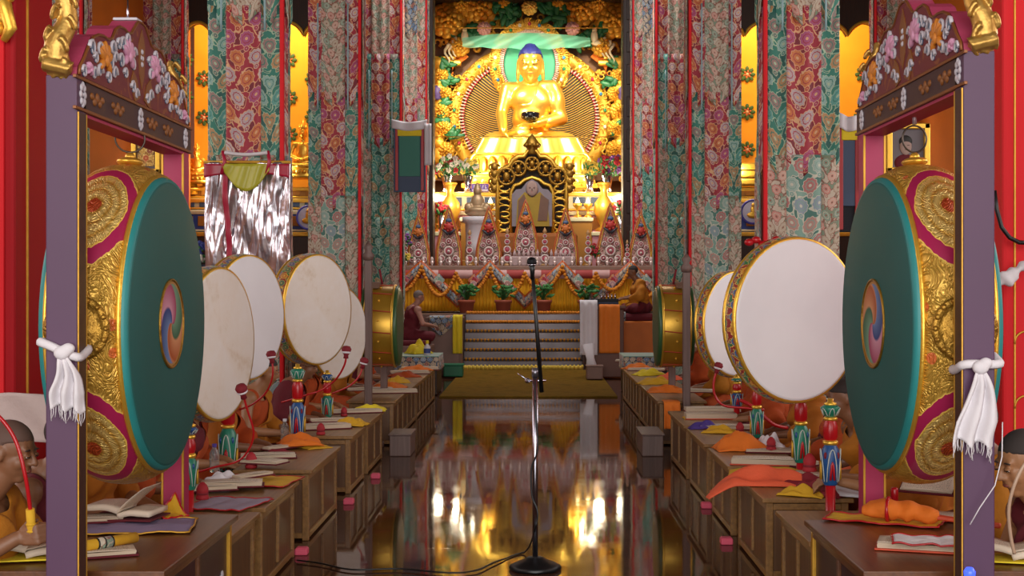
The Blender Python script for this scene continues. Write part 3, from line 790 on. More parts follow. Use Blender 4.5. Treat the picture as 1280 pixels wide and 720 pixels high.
# reflection lines on the glass of the opening, built as thin gilt bars
for i, py in enumerate((35, 171)):
    a, b = P(542, py, 34.2), P(778, py, 34.2)
    tag(MB().cyl(a, b, .012).build('glass_reflection_line', GOLDP), ('upper' if i == 0 else 'lower')+' thin gilt line for a glass reflection crossing in front of the sanctum', 'rail', 'glass reflection lines of the sanctum front')

# ------------------------------------------------------------------ offering shelves in the sanctum
def shelf_unit(x0, x1, y0, y1, tiers, label, nm='offering_shelf'):
    t = thing(nm, label, 'shelf')
    cx, cy = (x0+x1)/2, (y0+y1)/2
    for i, (z0, z1, m, trim) in enumerate(tiers):
        mb = MB(); mb.box((cx, cy+i*.15, (z0+z1)/2), (x1-x0, y1-y0, z1-z0), bev=.02); mb.build('tier', m, t)
        MB().box((cx, y0+i*.15-.02, z1-.06), (x1-x0+.04, .06, .1), bev=.02).build('moulding', trim, t); MB().box((cx, y0+i*.15-.02, z0+.04), (x1-x0+.04, .06, .06), bev=.02).build('moulding', trim, t)
        n = max(3, int((x1-x0)/.42))
        mb = MB()
        for j in range(n):
            x = x0+(j+.5)*(x1-x0)/n
            mb.box((x, y0+i*.15-.015, (z0+z1)/2), ((x1-x0)/n*.72, .05, (z1-z0)*.45), bev=.015)
        mb.build('painted_panel', BRO['blue'] if i % 2 == 0 else BRO['gold'], t)
    return t
PINKC = mat('pink_cloth', '#c98a94', .8)
WPAINT = mat('cream_paint', '#d8cfa8', .5)
shelf_unit(-2.72, 2.3, 34.7, 35.5, [(0, 2.9, DKWOOD, GOLDP), (2.9, 3.55, PINKC, WPAINT), (3.55, 4.05, WPAINT, GOLD)], 'long painted offering shelf with pink cloth below the great statue')
def lathed(nm, prof, loc, m, label=None, cat=None, group=None, s=1.0, n=24, kids=()):
    o = MB().lathe([(r*s, z*s) for r, z in prof], n=n).build(nm, m); o.location = loc
    if label: tag(o, label, cat, group)
    return o
VASE = [(0, 0), (.2, 0), (.22, .05), (.1, .14), (.16, .3), (.26, .52), (.24, .72), (.1, .92), (.09, 1.05), (.16, 1.2), (.13, 1.2), (.06, 1.0), (0, .9)]
def flowers(t, n, r, cols, seed, z0=0.0, sz=.07):
    r2 = random.Random(seed); mbs = [MB() for _ in cols]; lf = MB(); st = MB()
    for i in range(n):
        a = r2.uniform(0, 2*PI); d = r*math.sqrt(r2.random()); z = z0+r2.uniform(.1, 1)*r*1.4
        c = Vector((d*math.cos(a), d*math.sin(a), z)); mb = mbs[i % len(cols)]
        for j in range(5):
            b = 2*PI*j/5+i; mb.ell(c+Vector((sz*.6*math.cos(b), -sz*.2, sz*.6*math.sin(b))), (sz*.5, sz*.3, sz*.5), n=7, m=5)
        st.tube([(0, 0, z0-.1), c*.5+Vector((0, 0, z0*.5)), c], sz*.09, 5)
        for j in range(2):
            b = r2.uniform(0, 6); lf.ell(c+Vector((math.cos(b)*sz*1.3, math.sin(b)*sz, -sz*.8)), (sz*1.1, sz*.25, sz*.35), Euler((b, b*.5, b)), 7, 5)
    for mb, c in zip(mbs, cols): mb.build('blossoms', c, t)
    st.build('stems', mat('stem_green', '#2f6b34', .6), t); lf.build('leaves', mat('leaf_green', '#3b7a3a', .6, 0, .2), t)
FW = mat('white_blossom', '#e0d8c8', .6); FR = mat('red_blossom', '#b3202c', .6); FV = mat('violet_blossom', '#8a4fa0', .6); FO = mat('marigold', '#e08a1a', .7, 0, .2, 20, .8, 60, .02); FY = mat('yellow_petal', '#e2c24a', .6)
for sx, px, lab in ((-1, 563, 'left'), (1, 755, 'right')):
    for q, (dx, dpy, vs) in enumerate(((0, 262, 1.0), (sx*15, 282, .6))):
        p = P(px+dx, dpy+24, 34.4); p.z = 3.0
        t = thing('gilt_vase', '%s gilt vase glowing on the %s side of the sanctum shelf' % (('tall', 'short')[q], lab), 'vase', p)
        MB().lathe([(r*vs, z*vs) for r, z in VASE], n=24).build('vase_body', GOLD, t)
        MB().lathe([(.165*vs, 1.19*vs), (.18*vs, 1.22*vs), (.165*vs, 1.25*vs)], n=24).build('rim', GOLDP, t)
for i, (px, py, r, cols, lab) in enumerate(((558, 215, .32, [FW, FR], 'white and red'), (585, 205, .24, [FY, FW], 'yellow and white'), (552, 240, .2, [FR], 'red'), (760, 205, .32, [FR, FV], 'red and violet'), (776, 235, .2, [FW, FR], 'pink red and white'), (737, 205, .2, [FY], 'small yellow'))):
    p = P(px, py+10, 35.0) if py < 230 else P(px, py+10, 34.3); p.z = 4.42 if py < 230 else 3.36; t = thing('flower_bouquet', '%s offering bouquet in a silver cup beside the gold pedestal' % lab, 'flowers', p, 0, 'offering bouquets beside the great statue')
    flowers(t, 26, r, cols, i, .1); MB().lathe([(0, -.35), (.1, -.35), (.07, -.25), (.15, .05), (.13, .05), (0, -.1)], n=20).build('cup', CHROME, t)
# glowing lamps at the statue foot (they light the sanctum)
LAMPG = N('lamp_flame_glass'); LAMPG.b.inputs['Emission Color'].default_value = (1, .72, .35, 1); LAMPG.b.inputs['Emission Strength'].default_value = 6; LAMPG = LAMPG.fin('#ffe0a0', .3)
for i, (px, py) in enumerate(((600, 243), (613, 258), (722, 243), (735, 258), (549, 240), (775, 250), (626, 262), (705, 262))):
    p = P(px, py, 34.35+.1*(i % 2)); p.z = 3.28 if abs(px-662) > 100 else 3.64; t = thing('offering_lamp', ('gilt butter lamp glowing, %s' % ['far left front', 'left middle', 'right middle', 'right front', 'beside left doorway post', 'beside right doorway post', 'left of the golden chair back', 'right of the golden chair back'][i]), 'lamp', p, 0, 'glowing lamps at the foot of the statue')
    MB().lathe([(0, -.28), (.1, -.28), (.1, -.24), (.03, -.2), (.03, -.08), (.1, 0), (.12, .08), (.1, .08), (0, .02)], n=20).build('lamp_cup', GOLD, t)
    MB().lathe([(0, .02), (.05, .05), (.06, .1), (.035, .17), (0, .24)], n=14).build('flame', LAMPG, t)
t = thing('lamp_shelf', 'stepped gilt shelf carrying the glowing lamps and vases in front of the statue', 'shelf')
MB().box((-.2, 34.4, 1.68), (3.3, .5, 3.36), bev=.02).build('middle_tier', BRO['gold'], t)
for x in (-2.32, 1.9): MB().box((x, 34.4, 1.5), (.9, .5, 3.0), bev=.02).build('side_tier', PINKC, t)
for x, w_, z in ((-.2, 3.36, 3.3), (-2.32, .94, 2.94), (1.9, .94, 2.94)): MB().box((x, 34.14, z), (w_, .05, .1), bev=.015).build('moulding', WPAINT, t)
# violet and white box with lettering strokes
t = thing('incense_box', 'small violet and white box with illegible lettering beside the carved chair', 'box', (P(600, 222, 34.9).x, 34.95, 4.155))
MB().box((0, 0, 0), (.44, .12, .2), bev=.01).build('carton', mat('violet_carton', '#6a4fa8', .5), t)
mb = MB()
for k, (x, w_) in enumerate(((-.15, .05), (-.08, .05), (-.01, .06), (.07, .05), (.14, .05))):
    mb.box((x, -.065, .02), (.014, .006, .09)); mb.box((x+w_*.4, -.065, .05 if k % 2 else -.01), (w_*.6, .006, .014))
mb.box((0, -.063, -.065), (.4, .006, .03)); mb.build('lettering', WHITECL, t)
# little seated gold figure on a white stand
t = thing('pale_figurine', 'small pale gilt seated figurine on white pedestal left of the carved chair', 'figurine', P(597, 288, 30.4))
mb = MB(); mb.ell((0, 0, .42), (.3, .2, .12)); mb.ell((0, 0, .62), (.16, .12, .2)); mb.ell((-.2, -.05, .52), (.1, .08, .1)); mb.ell((.2, -.05, .52), (.1, .08, .1)); mb.ell((0, 0, .88), (.1, .1, .12)); mb.ell((0, 0, 1.0), (.06, .06, .06)); mb.ell((0, -.14, .45), (.2, .1, .07))
voxel(mb, .018, 2).build('figure', mat('pale_gilt', '#bfa27c', .45, .4), t)
MB().lathe([(0, -.6), (.3, -.6), (.26, -.3), (.28, .15), (.34, .2), (.34, .3), (0, .3)], n=24).build('pedestal', WHITECL, t)
# ------------------------------------------------------------------ golden carved chair with the portrait board
def throne_back():
    D = 30.2; k = D/F; X = lambda px: (px-665)*k; base = P(665, 310, D)
    Z = lambda py: (310-py)*k
    t = thing('carved_gilt_chair', 'openwork antique gold chair back with lobed arch and finial', 'chair', base)
    M = Matrix.Translation((0, .1, 0))@Matrix.Rotation(PI/2, 4, 'X')
    out = [(622, 310), (622, 232), (620, 222), (626, 212), (636, 208), (641, 200), (648, 196), (655, 196), (659, 190), (665, 186), (671, 190), (675, 196), (682, 196), (689, 200), (694, 208), (704, 212), (710, 222), (708, 232), (708, 310)]
    mb = MB(); mb.prism([(X(a), Z(b)) for a, b in out], M, .08); mb.build('back_panel', mat('dark_openwork', '#2a1c0a', .5, .5, .3), t)
    mb = MB(); mb.tube([(X(a), -.02, Z(b)) for a, b in out], .05, 10); mb.tube([(X(a), -.02, Z(b)) for a, b in ((639, 310), (639, 240), (643, 232), (650, 230), (656, 225), (665, 222), (674, 225), (680, 230), (687, 232), (691, 240), (691, 310))], .045, 10)
    mb.build('gilt_frame', GOLD, t)
    for (px, py, r) in ((633, 221, 10), (697, 221, 10), (648, 211, 9), (682, 211, 9), (665, 205, 8)):
        mb = MB(); mb.tube([(X(px)+r*k*math.cos(a*PI/8), -.05, Z(py)+r*k*math.sin(a*PI/8)) for a in range(16)], .03, 8, closed=True)
        mb.ell((X(px), -.05, Z(py)), (r*k*.45, .06, r*k*.6)); 
        for a in range(6): mb.ell((X(px)+r*k*.7*math.cos(a*PI/3), -.06, Z(py)+r*k*.7*math.sin(a*PI/3)), (.03, .03, .03), n=8, m=6)
        mb.build('roundel', GOLDD, t)
    for sx in (-1, 1):
        mb = MB()
        for i in range(9):
            z = Z(300-i*8); c = X(665+sx*34.5)
            mb.tube([(c+.12*math.cos(a*.6+i), -.05, z+.06*math.sin(a*.6+i)) for a in range(9)], [.03-.002*a for a in range(9)], 8)
        mb.build('side_scroll', GOLD, t)
        mb = MB(); cx = X(665+sx*47)
        for i in range(4): mb.ell((cx, -.02, Z(236-i*9)), (.09, .07, .1)); mb.tube([(cx+.12*math.cos(a*.7), -.04, Z(236-i*9)+.08*math.sin(a*.7)) for a in range(8)], .025, 7)
        mb.build('wing_carving', GOLDD, t)
    mb = MB(); mb.lathe([(0, 0), (.14, 0), (.1, .08), (.15, .16), (.17, .24), (.1, .34), (.04, .42), (0, .46)], Matrix.Translation((0, 0, Z(193))), 20)
    for i in range(10): mb.ell((.15*math.cos(i*.63), .15*math.sin(i*.63), Z(193)+.2), .05, n=8, m=6)
    mb.build('finial', GOLDD, t)
    # cushion of the seat
    MB().box((0, -.15, Z(306)), (2.0, .6, .5), bev=.08).build('seat', mat('seat_cloth', '#a8642c', .8), t)
throne_back()
def portrait_board():
    D = 29.9; k = D/F; X = lambda px: (px-665)*k; Z = lambda py: (285-py)*k
    t = thing('portrait_board', 'cut-out portrait of a seated robed teacher propped on the carved chair', 'portrait', P(665, 285, D))
    M = Matrix.Translation((0, .02, 0))@Matrix.Rotation(PI/2, 4, 'X')
    def pr(nm, pts, m, dy=0.0, th=.02): MB().prism([(X(a), Z(b)) for a, b in pts], Matrix.Translation((0, -dy, 0))@M, th).build(nm, m, t)
    pr('board', [(640, 283), (640, 243), (645, 237), (652, 236), (658, 228), (665, 224), (672, 228), (678, 236), (685, 237), (690, 243), (690, 283)], mat('grey_board', '#8d8288', .6), 0, .04)
    pr('robe_print', [(645, 283), (647, 250), (656, 240), (665, 247), (675, 240), (684, 250), (687, 283)], mat('print_mustard', '#a88a2e', .7), .045)
    pr('stole_print', [(647, 283), (648, 251), (655, 243), (663, 262), (660, 283)], mat('print_brown', '#7a5a4a', .7), .066, .01)
    pr('stole_print', [(672, 276), (676, 243), (686, 250), (684, 276)], mat('print_brown', '#7a5a4a', .7), .066, .01)
    mb = MB(); mb.ell((X(665), -.06, Z(236)), (.13, .03, .17)); mb.build('face_print', mat('print_face', '#a98c80', .7), t)
    mb = MB()
    for q in (-1, 1): mb.ell((X(665)+q*.045, -.088, Z(235.5)), (.02, .006, .006), n=10, m=6); mb.ell((X(665)+q*.045, -.088, Z(234.6)), (.026, .005, .003), n=10, m=6)
    mb.ell((X(665), -.09, Z(237)), (.01, .006, .02), n=8, m=6); mb.ell((X(665), -.088, Z(239)), (.025, .006, .005), n=10, m=6); mb.build('features_print', mat('print_dark', '#4a3830', .7), t)
portrait_board()
# ------------------------------------------------------------------ altar platform, table, steps
YT = 28.5; ZP = 1.08; ZTB = 2.06
xa, xb = P(484, 0, YT).x, P(826, 0, YT).x
t = thing('altar_table', 'long altar table dressed in yellow pleated cloth with zigzag brocade valance', 'table', ((xa+xb)/2, YT, ZP))
c0 = (xa+xb)/2; hw = (xb-xa)/2
MB().box((0, .75, .92), (hw*2+.1, 1.5, .1), bev=.02).build('table_top', mat('altar_top', '#8a6a5a', .5), t)
MB().box((0, .8, .44), (hw*2-.2, 1.3, .86)).build('carcass', DKWOOD, t)
def fn(u, v):
    x = -hw+2*hw*u; return (x, -.03-.022*math.sin(u*2*PI*80)*(1-.4*v)-.02*math.sin(u*31), .02+.86*v)
YEL = mat('yellow_satin', '#f0b21c', .55, 0, .15, 4, .3, 30)
MB().grid(fn, 620, 5, .008).build('pleated_skirt', YEL, t)
n = N('check_fringe'); uv = n.sep(n.coord('UV'))
chk = n.mth('MODULO', n.mth('FLOOR', n.mth('MULTIPLY', uv[0], 16.0)), 2.0)
FR_ = n.fin(n.mix(chk, lin('#cfa5a0'), lin('#a8403c')), .7)
def fn(u, v): return (-hw+2*hw*u, -.1-.01*math.sin(u*90), .70+.18*v)
MB().grid(fn, 120, 2, .01, lambda u, v: (u, v)).build('checked_valance', FR_, t)
# zigzag brocade bands
xs = [(485, 372), (527, 334), (572, 376), (613, 334), (656, 378), (703, 334), (742, 376), (788, 334), (826, 372)]
zz = [((a-CX)*YT/F-c0, H-(b-CY)*YT/F-ZP) for a, b in xs]
for i in range(len(zz)-1):
    (x0, z0), (x1, z1) = zz[i], zz[i+1]
    for nm, off, wd, m, dy in (('orange_border', 0, .30, mat('orange_silk', '#c25a1e', .5, 0, .15, 9), 0), ('brocade_band', 0, .2, BRO['blue'], .012)):
        def fn(u, v, o=off, wd=wd, dy=dy): return (x0+(x1-x0)*u, -.13-dy-.02*math.sin(u*PI)-(.015 if i % 2 else 0), z0+(z1-z0)*u+(v-.5)*wd+.0)
        MB().grid(fn, 16, 3, .008, lambda u, v, wd=wd: (u*1.0+i*.3, v*wd)).build(nm, m, t)
for i in range(8):   # small square tassels hung between
    x, z = zz[i][0]+(zz[i+1][0]-zz[i][0])*.5, .62
    mb = MB(); mb.prism([(-.12, 0), (0, .14), (.12, 0), (0, -.16)], Matrix.Translation((x, -.17, z+.05))@Matrix.Rotation(PI/2, 4, 'X'), .015); mb.build('diamond_flap', BRO['pale'] if i % 2 else BRO['red'], t)
# marigold garlands
def garland(a, b, sag, lab, r=.045):
    mb = MB(); n = 26; L = []
    for i in range(n+1):
        u = i/n; p = Vector(a).lerp(Vector(b), u); p.z -= sag*4*u*(1-u); L.append(p)
    for i, p in enumerate(L):
        mb.ell(p, (r, r*.8, r*1.05), Euler((i, i*.7, 0)), 8, 6)
    return tag(mb.build('marigold_garland', FO), lab, 'garland', 'marigold swags along the altar front')
gp = [(484, 345), (527, 334), (570, 342), (613, 336), (656, 342), (703, 334), (745, 342), (788, 334), (826, 345)]
pl = ['leftmost', 'second from left', 'third from left', 'fourth from left', 'fourth from right', 'third from right', 'second from right', 'rightmost']
for i in range(8):
    a, b = P(*gp[i], YT-.25), P(*gp[i+1], YT-.25); garland(a, b, .52 if i % 2 else .4, 'orange marigold garland swag on the altar cloth, '+pl[i])
# platform
PLx0, PLx1 = P(528, 0, 28).x, P(800, 0, 28).x
STONE = mat('pinkish_stone', '#6e5348', .5, 0, .1, 4)
tag(MB().box(((PLx0+PLx1)/2, 29.05, ZP/2-.01), (PLx1-PLx0+2.6, 3.5, ZP-.02), bev=.01).build('altar_platform', STONE), 'low stone platform carrying the altar behind the stepped stand', 'platform')
tag(MB().box((-.2, 30.4, 1.64), (2.9, .75, 1.12), bev=.02).build('rear_altar', BRO['gold']), 'raised rear altar block behind the tormas carrying the carved chair', 'altar')
# stepped lamp stand
S0, S1 = P(580, 0, 26.5).x, P(727, 0, 26.5).x; scx = (S0+S1)/2; sw = S1-S0
STEEL = mat('steel_sheet', '#6d6466', .3, .6, .3, 2.5)
t = thing('lamp_steps', 'six-tier steel-faced stand filled with rows of butter lamps before the altar', 'stand', (scx, 26.2, 0))
nst = 6; sh = 1.06/nst; sd = .19
for i in range(nst):
    MB().box((0, i*sd+(nst-i)*sd/2, i*sh+sh/2), (sw, (nst-i)*sd, sh-.006), bev=.006).build('step', STEEL, t)
    MB().box((0, i*sd-.012, i*sh+.02), (sw+.02, .03, .03), bev=.005).build('lip', mat('dark_step_lip', '#4a3530', .5), t)
for q in (-1, 1): MB().box((q*(sw/2+.03), .55, .53), (.05, 1.2, 1.05), bev=.01).build('side_board', mat('dark_step_lip', '#4a3530', .5), t)
LAMPB = MB(); LAMPB.lathe([(0, 0), (.02, 0), (.012, .014), (.016, .022), (.032, .058), (.028, .058), (0, .04)], n=10)
lamp0 = LAMPB.build('butter_lamp', mat('small_gilt', '#d99a2e', .35, .6)); MB().ell((0, 0, .052), (.015, .015, .012), n=8, m=5).build('wick_flower', FO, lamp0)
rows = ['lowest', 'second', 'third', 'fourth']
first = True
for r_ in range(4):
    for i in range(32):
        p = (scx-sw/2+.05+(sw-.1)*i/31, 26.2+r_*sd+.07, (r_+1)*sh)
        lab = 'tiny gilt butter lamp in the %s row of the stepped stand' % rows[r_]
        if first: o = lamp0; first = False
        else: o = copy_tree(lamp0)
        o.location = p; tag(o, lab, 'lamp', 'butter lamps in the %s row of the steps' % rows[r_])
for r_, nmr in ((4, 'lower'), (5, 'upper')):
    mb = MB()
    for i in range(44): mb.ell((scx-sw/2+.04+(sw-.08)*i/43, 26.2+r_*sd+.06+.008*math.sin(i*2.3), (r_+1)*sh+.035), (.035, .03, .032), Euler((i, 0, i)), 8, 6)
    tag(mb.build('marigold_row', FO), '%s row of orange marigold heads on the top of the stepped stand' % nmr, 'garland', None)
mb = MB()
for i in range(60): mb.ell((scx-sw/2+(sw)*i/59, 26.12, .055+.01*math.sin(i*3)), (.03, .025, .05), n=7, m=5)
tag(mb.build('yellow_petal_row', FY), 'row of yellow petals along the foot of the stepped stand', 'flowers')
# carpet
def m_carpet():
    n = N('mustard_carpet'); co = n.coord('Object')
    c = n.ramp(n.noise(co, 5, 5, .7), [(.3, '#54400f'), (.55, '#745619'), (.75, '#613f1a')]); n.bump(n.noise(co, 90, 3), .5, .01); return n.fin(c, .95, 0, .1)
kx0, kx1 = P(549, 0, 19.7).x, P(772, 0, 19.7).x
tag(MB().box(((kx0+kx1)/2, 22.85, .012), (kx1-kx0, 6.3, .024), bev=.008).build('carpet', m_carpet()), 'mustard patterned carpet on the floor before the stepped stand', 'carpet')
# potted plants on the platform
TERRA = mat('terracotta', '#a14f36', .7)
for i, px in enumerate((583, 629, 679, 733)):
    p = P(px, 391, 27.75); p.z = ZP
    t = thing('potted_plant', 'terracotta pot of green leaves on the platform, %s' % ['first from left', 'second from left', 'just right of the microphone pole', 'beside the white draped cloth'][i], 'plant', p, 0, 'potted plants before the altar')
    MB().lathe([(0, 0), (.13, 0), (.16, .2), (.18, .2), (.18, .26), (.15, .26), (.14, .22), (0, .2)], n=24).build('pot', TERRA, t)
    r2 = random.Random(i); lf = MB(); st = MB()
    for j in range(34):
        a = r2.uniform(0, 6.28); h = r2.uniform(.12, .34); d = r2.uniform(.04, .24)
        c = Vector((d*math.cos(a), d*math.sin(a), .22+h)); lf.ell(c, (.075, .012, .03), Euler((r2.uniform(-.6, .6), r2.uniform(-.9, .5), a)), 7, 5)
        st.tube([(0, 0, .2), (c.x*.5, c.y*.5, .25+h*.7), c], .005, 4)
    lf.build('leaves', mat('leaf_green', '#3b7a3a'), t); st.build('stems', mat('stem_green', '#2f6b34'), t)
# ------------------------------------------------------------------ flame shaped torma boards
TPINK = floral('torma_face', '#8a4a44', ['#c9a09a', '#b57a70', '#a9505a'], '#6a5a4a', .09, '#d8c0a8', .8)
TOR = MB
def torma(p, s, label, grp, tall=False):
    t = thing('torma', label, 'torma', p, 0, grp); t.scale = (s,)*3
    hw, h = .245, 1.16
    out = []
    for i in range(13):
        u = i/12; z = u*h; w_ = hw*(1-.08*u) if u < .25 else hw*(.98-.98*((u-.25)/.75)**1.25); out.append((w_, z))
    left = [(-a, b) for a, b in out[::-1]][1:]
    poly = out+left
    M = Matrix.Translation((0, .03, .0))@Matrix.Rotation(PI/2, 4, 'X')
    MB().prism([(a*.94, b*.96) for a, b in poly], M, .05).build('board', TPINK, t)
    MB().tube([(a, 0, b) for a, b in poly], .02, 8).build('orange_edge', mat('orange_edge', '#c0602a', .5), t)
    MB().tube([(a*.88, -.03, b*.92+.01) for a, b in poly], .011, 6).build('gilt_line', GOLD, t)
    CREAM = mat('butter_white', '#d8c4bc', .5); PK = mat('butter_pink', '#b54a5c', .5)
    def rosette(x, z, r, f=0):
        mb = MB(); M2 = Matrix.Translation((x, -.035-f, z))@Matrix.Rotation(PI/2, 4, 'X')
        mb.lathe([(r, 0), (r, .012), (r*.8, .03), (r*.62, .012)], M2, 18)
        mb.mi = 1; mb.lathe([(r*.62, .012), (r*.5, .028), (r*.32, .014)], M2, 18)
        mb.mi = 0; mb.lathe([(r*.32, .014), (r*.2, .04), (0, .045)], M2, 14); mb.build('butter_rosette', [CREAM, PK], t)
    rosette(0, .28, .1, .01); rosette(0, .47, .06); rosette(-.13, .14, .065); rosette(.13, .14, .065); rosette(-.11, .4, .05); rosette(.11, .4, .05); rosette(0, .1, .06, .01)
    mb = MB()
    for q in (-1, 1): mb.tube([(q*.01, -.05, .6), (q*.07, -.06, .66), (q*.13, -.05, .7)], [.03, .022, .01], 7)
    mb.build('butter_petals', mat('butter_dark', '#3a3a44', .5), t)
    mb = MB(); mb.ell((0, -.05, .75), (.085, .04, .08), n=10, m=8)
    for j in range(7): mb.ell((.075*math.cos(j*.9), -.06, .75+.075*math.sin(j*.9)), (.032, .02, .032), n=8, m=5)
    mb.build('butter_flower', [mat('butter_red', '#b8352c', .5), mat('butter_orange', '#c9702c', .5)][int(s*100) % 2], t)
    MB().ell((0, -.06, .87), (.06, .025, .04), n=10, m=6).build('blue_petal', mat('butter_blue', '#4a5f80', .5), t)
    return t
tz = ZP+.97
for i, (px, s, lab) in enumerate(((490, .95, 'leftmost'), (523, .95, 'second from left'), (561, 1.1, 'third from left'), (611, 1.08, 'left of the white offering row'), (657, 1.0, 'tall centre'), (707, 1.05, 'right of the centre one'), (763, 1.15, 'third from right'), (801, .98, 'second from right'), (824, .8, 'rightmost'))):
    p = P(px, 330, YT+.25); p.z = tz
    if i == 4: p = P(657, 314, YT+.5); p.z = tz+.22
    tt = torma(p, s*(1.0 if i != 4 else 1.03), 'pointed butter-sculpture torma board on the altar, %s' % lab, 'pointed tormas along the altar')
    if i == 4: MB().box((0, .05, -.12), (.6, .3, .24), bev=.02).build('riser', STONE, tt)
# slender rosette towers between
def tower(p, s, label):
    t = thing('rosette_tower', label, 'torma', p, 0, 'rosette towers between the tormas'); t.scale = (s,)*3
    CREAM = mat('butter_white', '#d8c4bc', .5); PK = mat('butter_pink', '#b54a5c', .5)
    MB().lathe([(0, 0), (.1, 0), (.08, .04), (.03, .06), (.028, .72), (.05, .76), (0, .86)], n=14).build('stem', mat('butter_ochre', '#b58a5a', .5), t)
    for z, r in ((.16, .1), (.36, .085), (.53, .065), (.66, .045)):
        mb = MB(); M2 = Matrix.Translation((0, -.04, z))@Matrix.Rotation(PI/2, 4, 'X')
        mb.lathe([(0, -.03), (r, -.02), (r, .01), (r*.8, .03), (r*.62, .012)], M2, 18); mb.mi = 1; mb.lathe([(r*.62, .012), (r*.4, .028), (0, .02)], M2, 18); mb.build('butter_rosette', [CREAM, PK], t)
for i, (px, s, lab) in enumerate(((507, .7, 'between the two leftmost tormas'), (587, .9, 'between the pair of tormas left of the centre'), (634, .95, 'just left of the tall centre torma'), (681, .95, 'just right of the tall centre torma'), (735, .9, 'before the right gilt vases'), (784, .65, 'between the tormas near the right end'))):
    p = P(px, 330, YT+.12); p.z = tz; tower(p, s, 'slender tower of pink butter rosettes %s' % lab)
# little offering cups in front
cup0 = MB().lathe([(0, 0), (.03, 0), (.02, .02), (.05, .1), (.045, .1), (.0, .04)], n=12).build('offering_cup', mat('pale_cup', '#c9b0a8', .3, .3))
MB().ell((0, 0, .13), (.035, .035, .06), n=8, m=6).build('butter_cone', mat('butter_white', '#d8c4bc'), cup0)
for i in range(30):
    x = xa+.2+(xb-xa-.4)*i/29
    o = cup0 if i == 0 else copy_tree(cup0)
    o.location = (x, YT+.04, tz); tag(o, 'small pale offering cup with a butter cone along the altar edge', 'cup', 'offering cups along the altar edge')
p = P(672, 325, YT+.1); MBx = MB(); MBx.box((0, 0, .1), (1.5, .12, .2), bev=.02)
for i in range(15): MBx.lathe([(0, .19), (.04, .19), (.035, .26), (0, .36)], Matrix.Translation((-.68+i*.097, 0, 0)), 10)
ob = MBx.build('offering_tray', mat('pink_white_tray', '#b59a98', .5)); ob.location = (p.x, YT+.16, tz); tag(ob, 'long pale tray of white cones in front of the centre torma', 'tray')
# yellow hand-shaped bouquet at left, lilac and red cloth flowers
for px, py, m, lab, dd in ((503, 322, FY, 'yellow bouquet at the left end of the altar', 0), (506, 300, FV, 'lilac cloth flower above the yellow bouquet', .1), (831, 322, FY, 'yellow bouquet at the right end of the altar', 0), (744, 312, FR, 'red blossom cluster between right tormas', .15)):
    p = P(px, py, YT+.02+dd); t = thing('bouquet', lab, 'flowers', p); flowers(t, 12, .14, [m], px, -.1, .05)
# ------------------------------------------------------------------ left of steps: desk of the elder, right: throne
def draped_box(nm, label, c, d, m, kids=()):
    t = thing(nm, label, 'box', (c[0], c[1], 0)); MB().box((0, 0, c[2]), d, bev=.015).build('body', m, t); return t
PKB = mat('pinkish_board', '#7d5f54', .55, 0, .1)
p = P(560, 465, 24.9)
t = thing('reading_table', 'tall pinkish-brown reading table with patterned cloth beside the lamp steps', 'table', (P(557, 0, 24.6).x, 24.6, 0))
MB().box((0, 0, .52), (.6, .55, 1.0), bev=.015).build('body', PKB, t); MB().box((0, 0, 1.04), (.68, .62, .05), bev=.01).build('table_top', PKB, t)
MB().box((0, -.28, .5), (.5, .02, .8), bev=.005).build('panel', mat('panel_board', '#8f6f64', .55), t)
def drape(nm, label, cat, x0, x1, yf, ztop, zbot, m, over=.3, thick=.008, fold=.02, seed=0, parent=None, point=0, M=None, grp=None):
    """cloth lying on a top edge and hanging down its front"""
    L = over+(ztop-zbot)
    def fn(u, v):
        sL = v*L; x = x0+(x1-x0)*u
        if sL < over: y = yf+over-sL; z = ztop+.006+.01*abs(nz((u*4, v*4, seed)))
        else: y = yf-.012-fold*(.6+.6*math.sin(u*14+seed)+.5*nz((u*5, v*2, seed)))*min(1, (sL-over)/.1); z = ztop-(sL-over)*(1-point*abs(2*u-1))
        return (x, y, z)
    o = MB().grid(fn, 28, 26, thick, lambda u, v: (u*(x1-x0), v*L)).build(nm, m, parent)
    if label: tag(o, label, cat, grp)
    return o
drape('patterned_cloth', 'blue green patterned cloth with loose papers on the tall reading table', 'cloth', P(537, 0, 24.3).x, P(566, 0, 24.3).x, 24.28, 1.075, .72, BRO['blue'], .4, point=.5)
drape('yellow_scarf', 'bright lemon yellow cloth hanging from the reading table corner', 'cloth', P(566, 0, 24.2).x, P(578, 0, 24.2).x, 24.24, 1.09, .42, LYELLOW, .2)
t = thing('green_crate', 'small green crate on the carpet below the yellow cloth', 'crate', (P(567, 0, 23.9).x, 23.9, .026))
MB().box((0, 0, .11), (.34, .3, .2), bev=.02).build('crate_body', mat('green_plastic', '#0f6b48', .5), t); MB().box((0, 0, .215), (.37, .33, .03), bev=.01).build('rim', mat('green_plastic', '#0f6b48'), t)
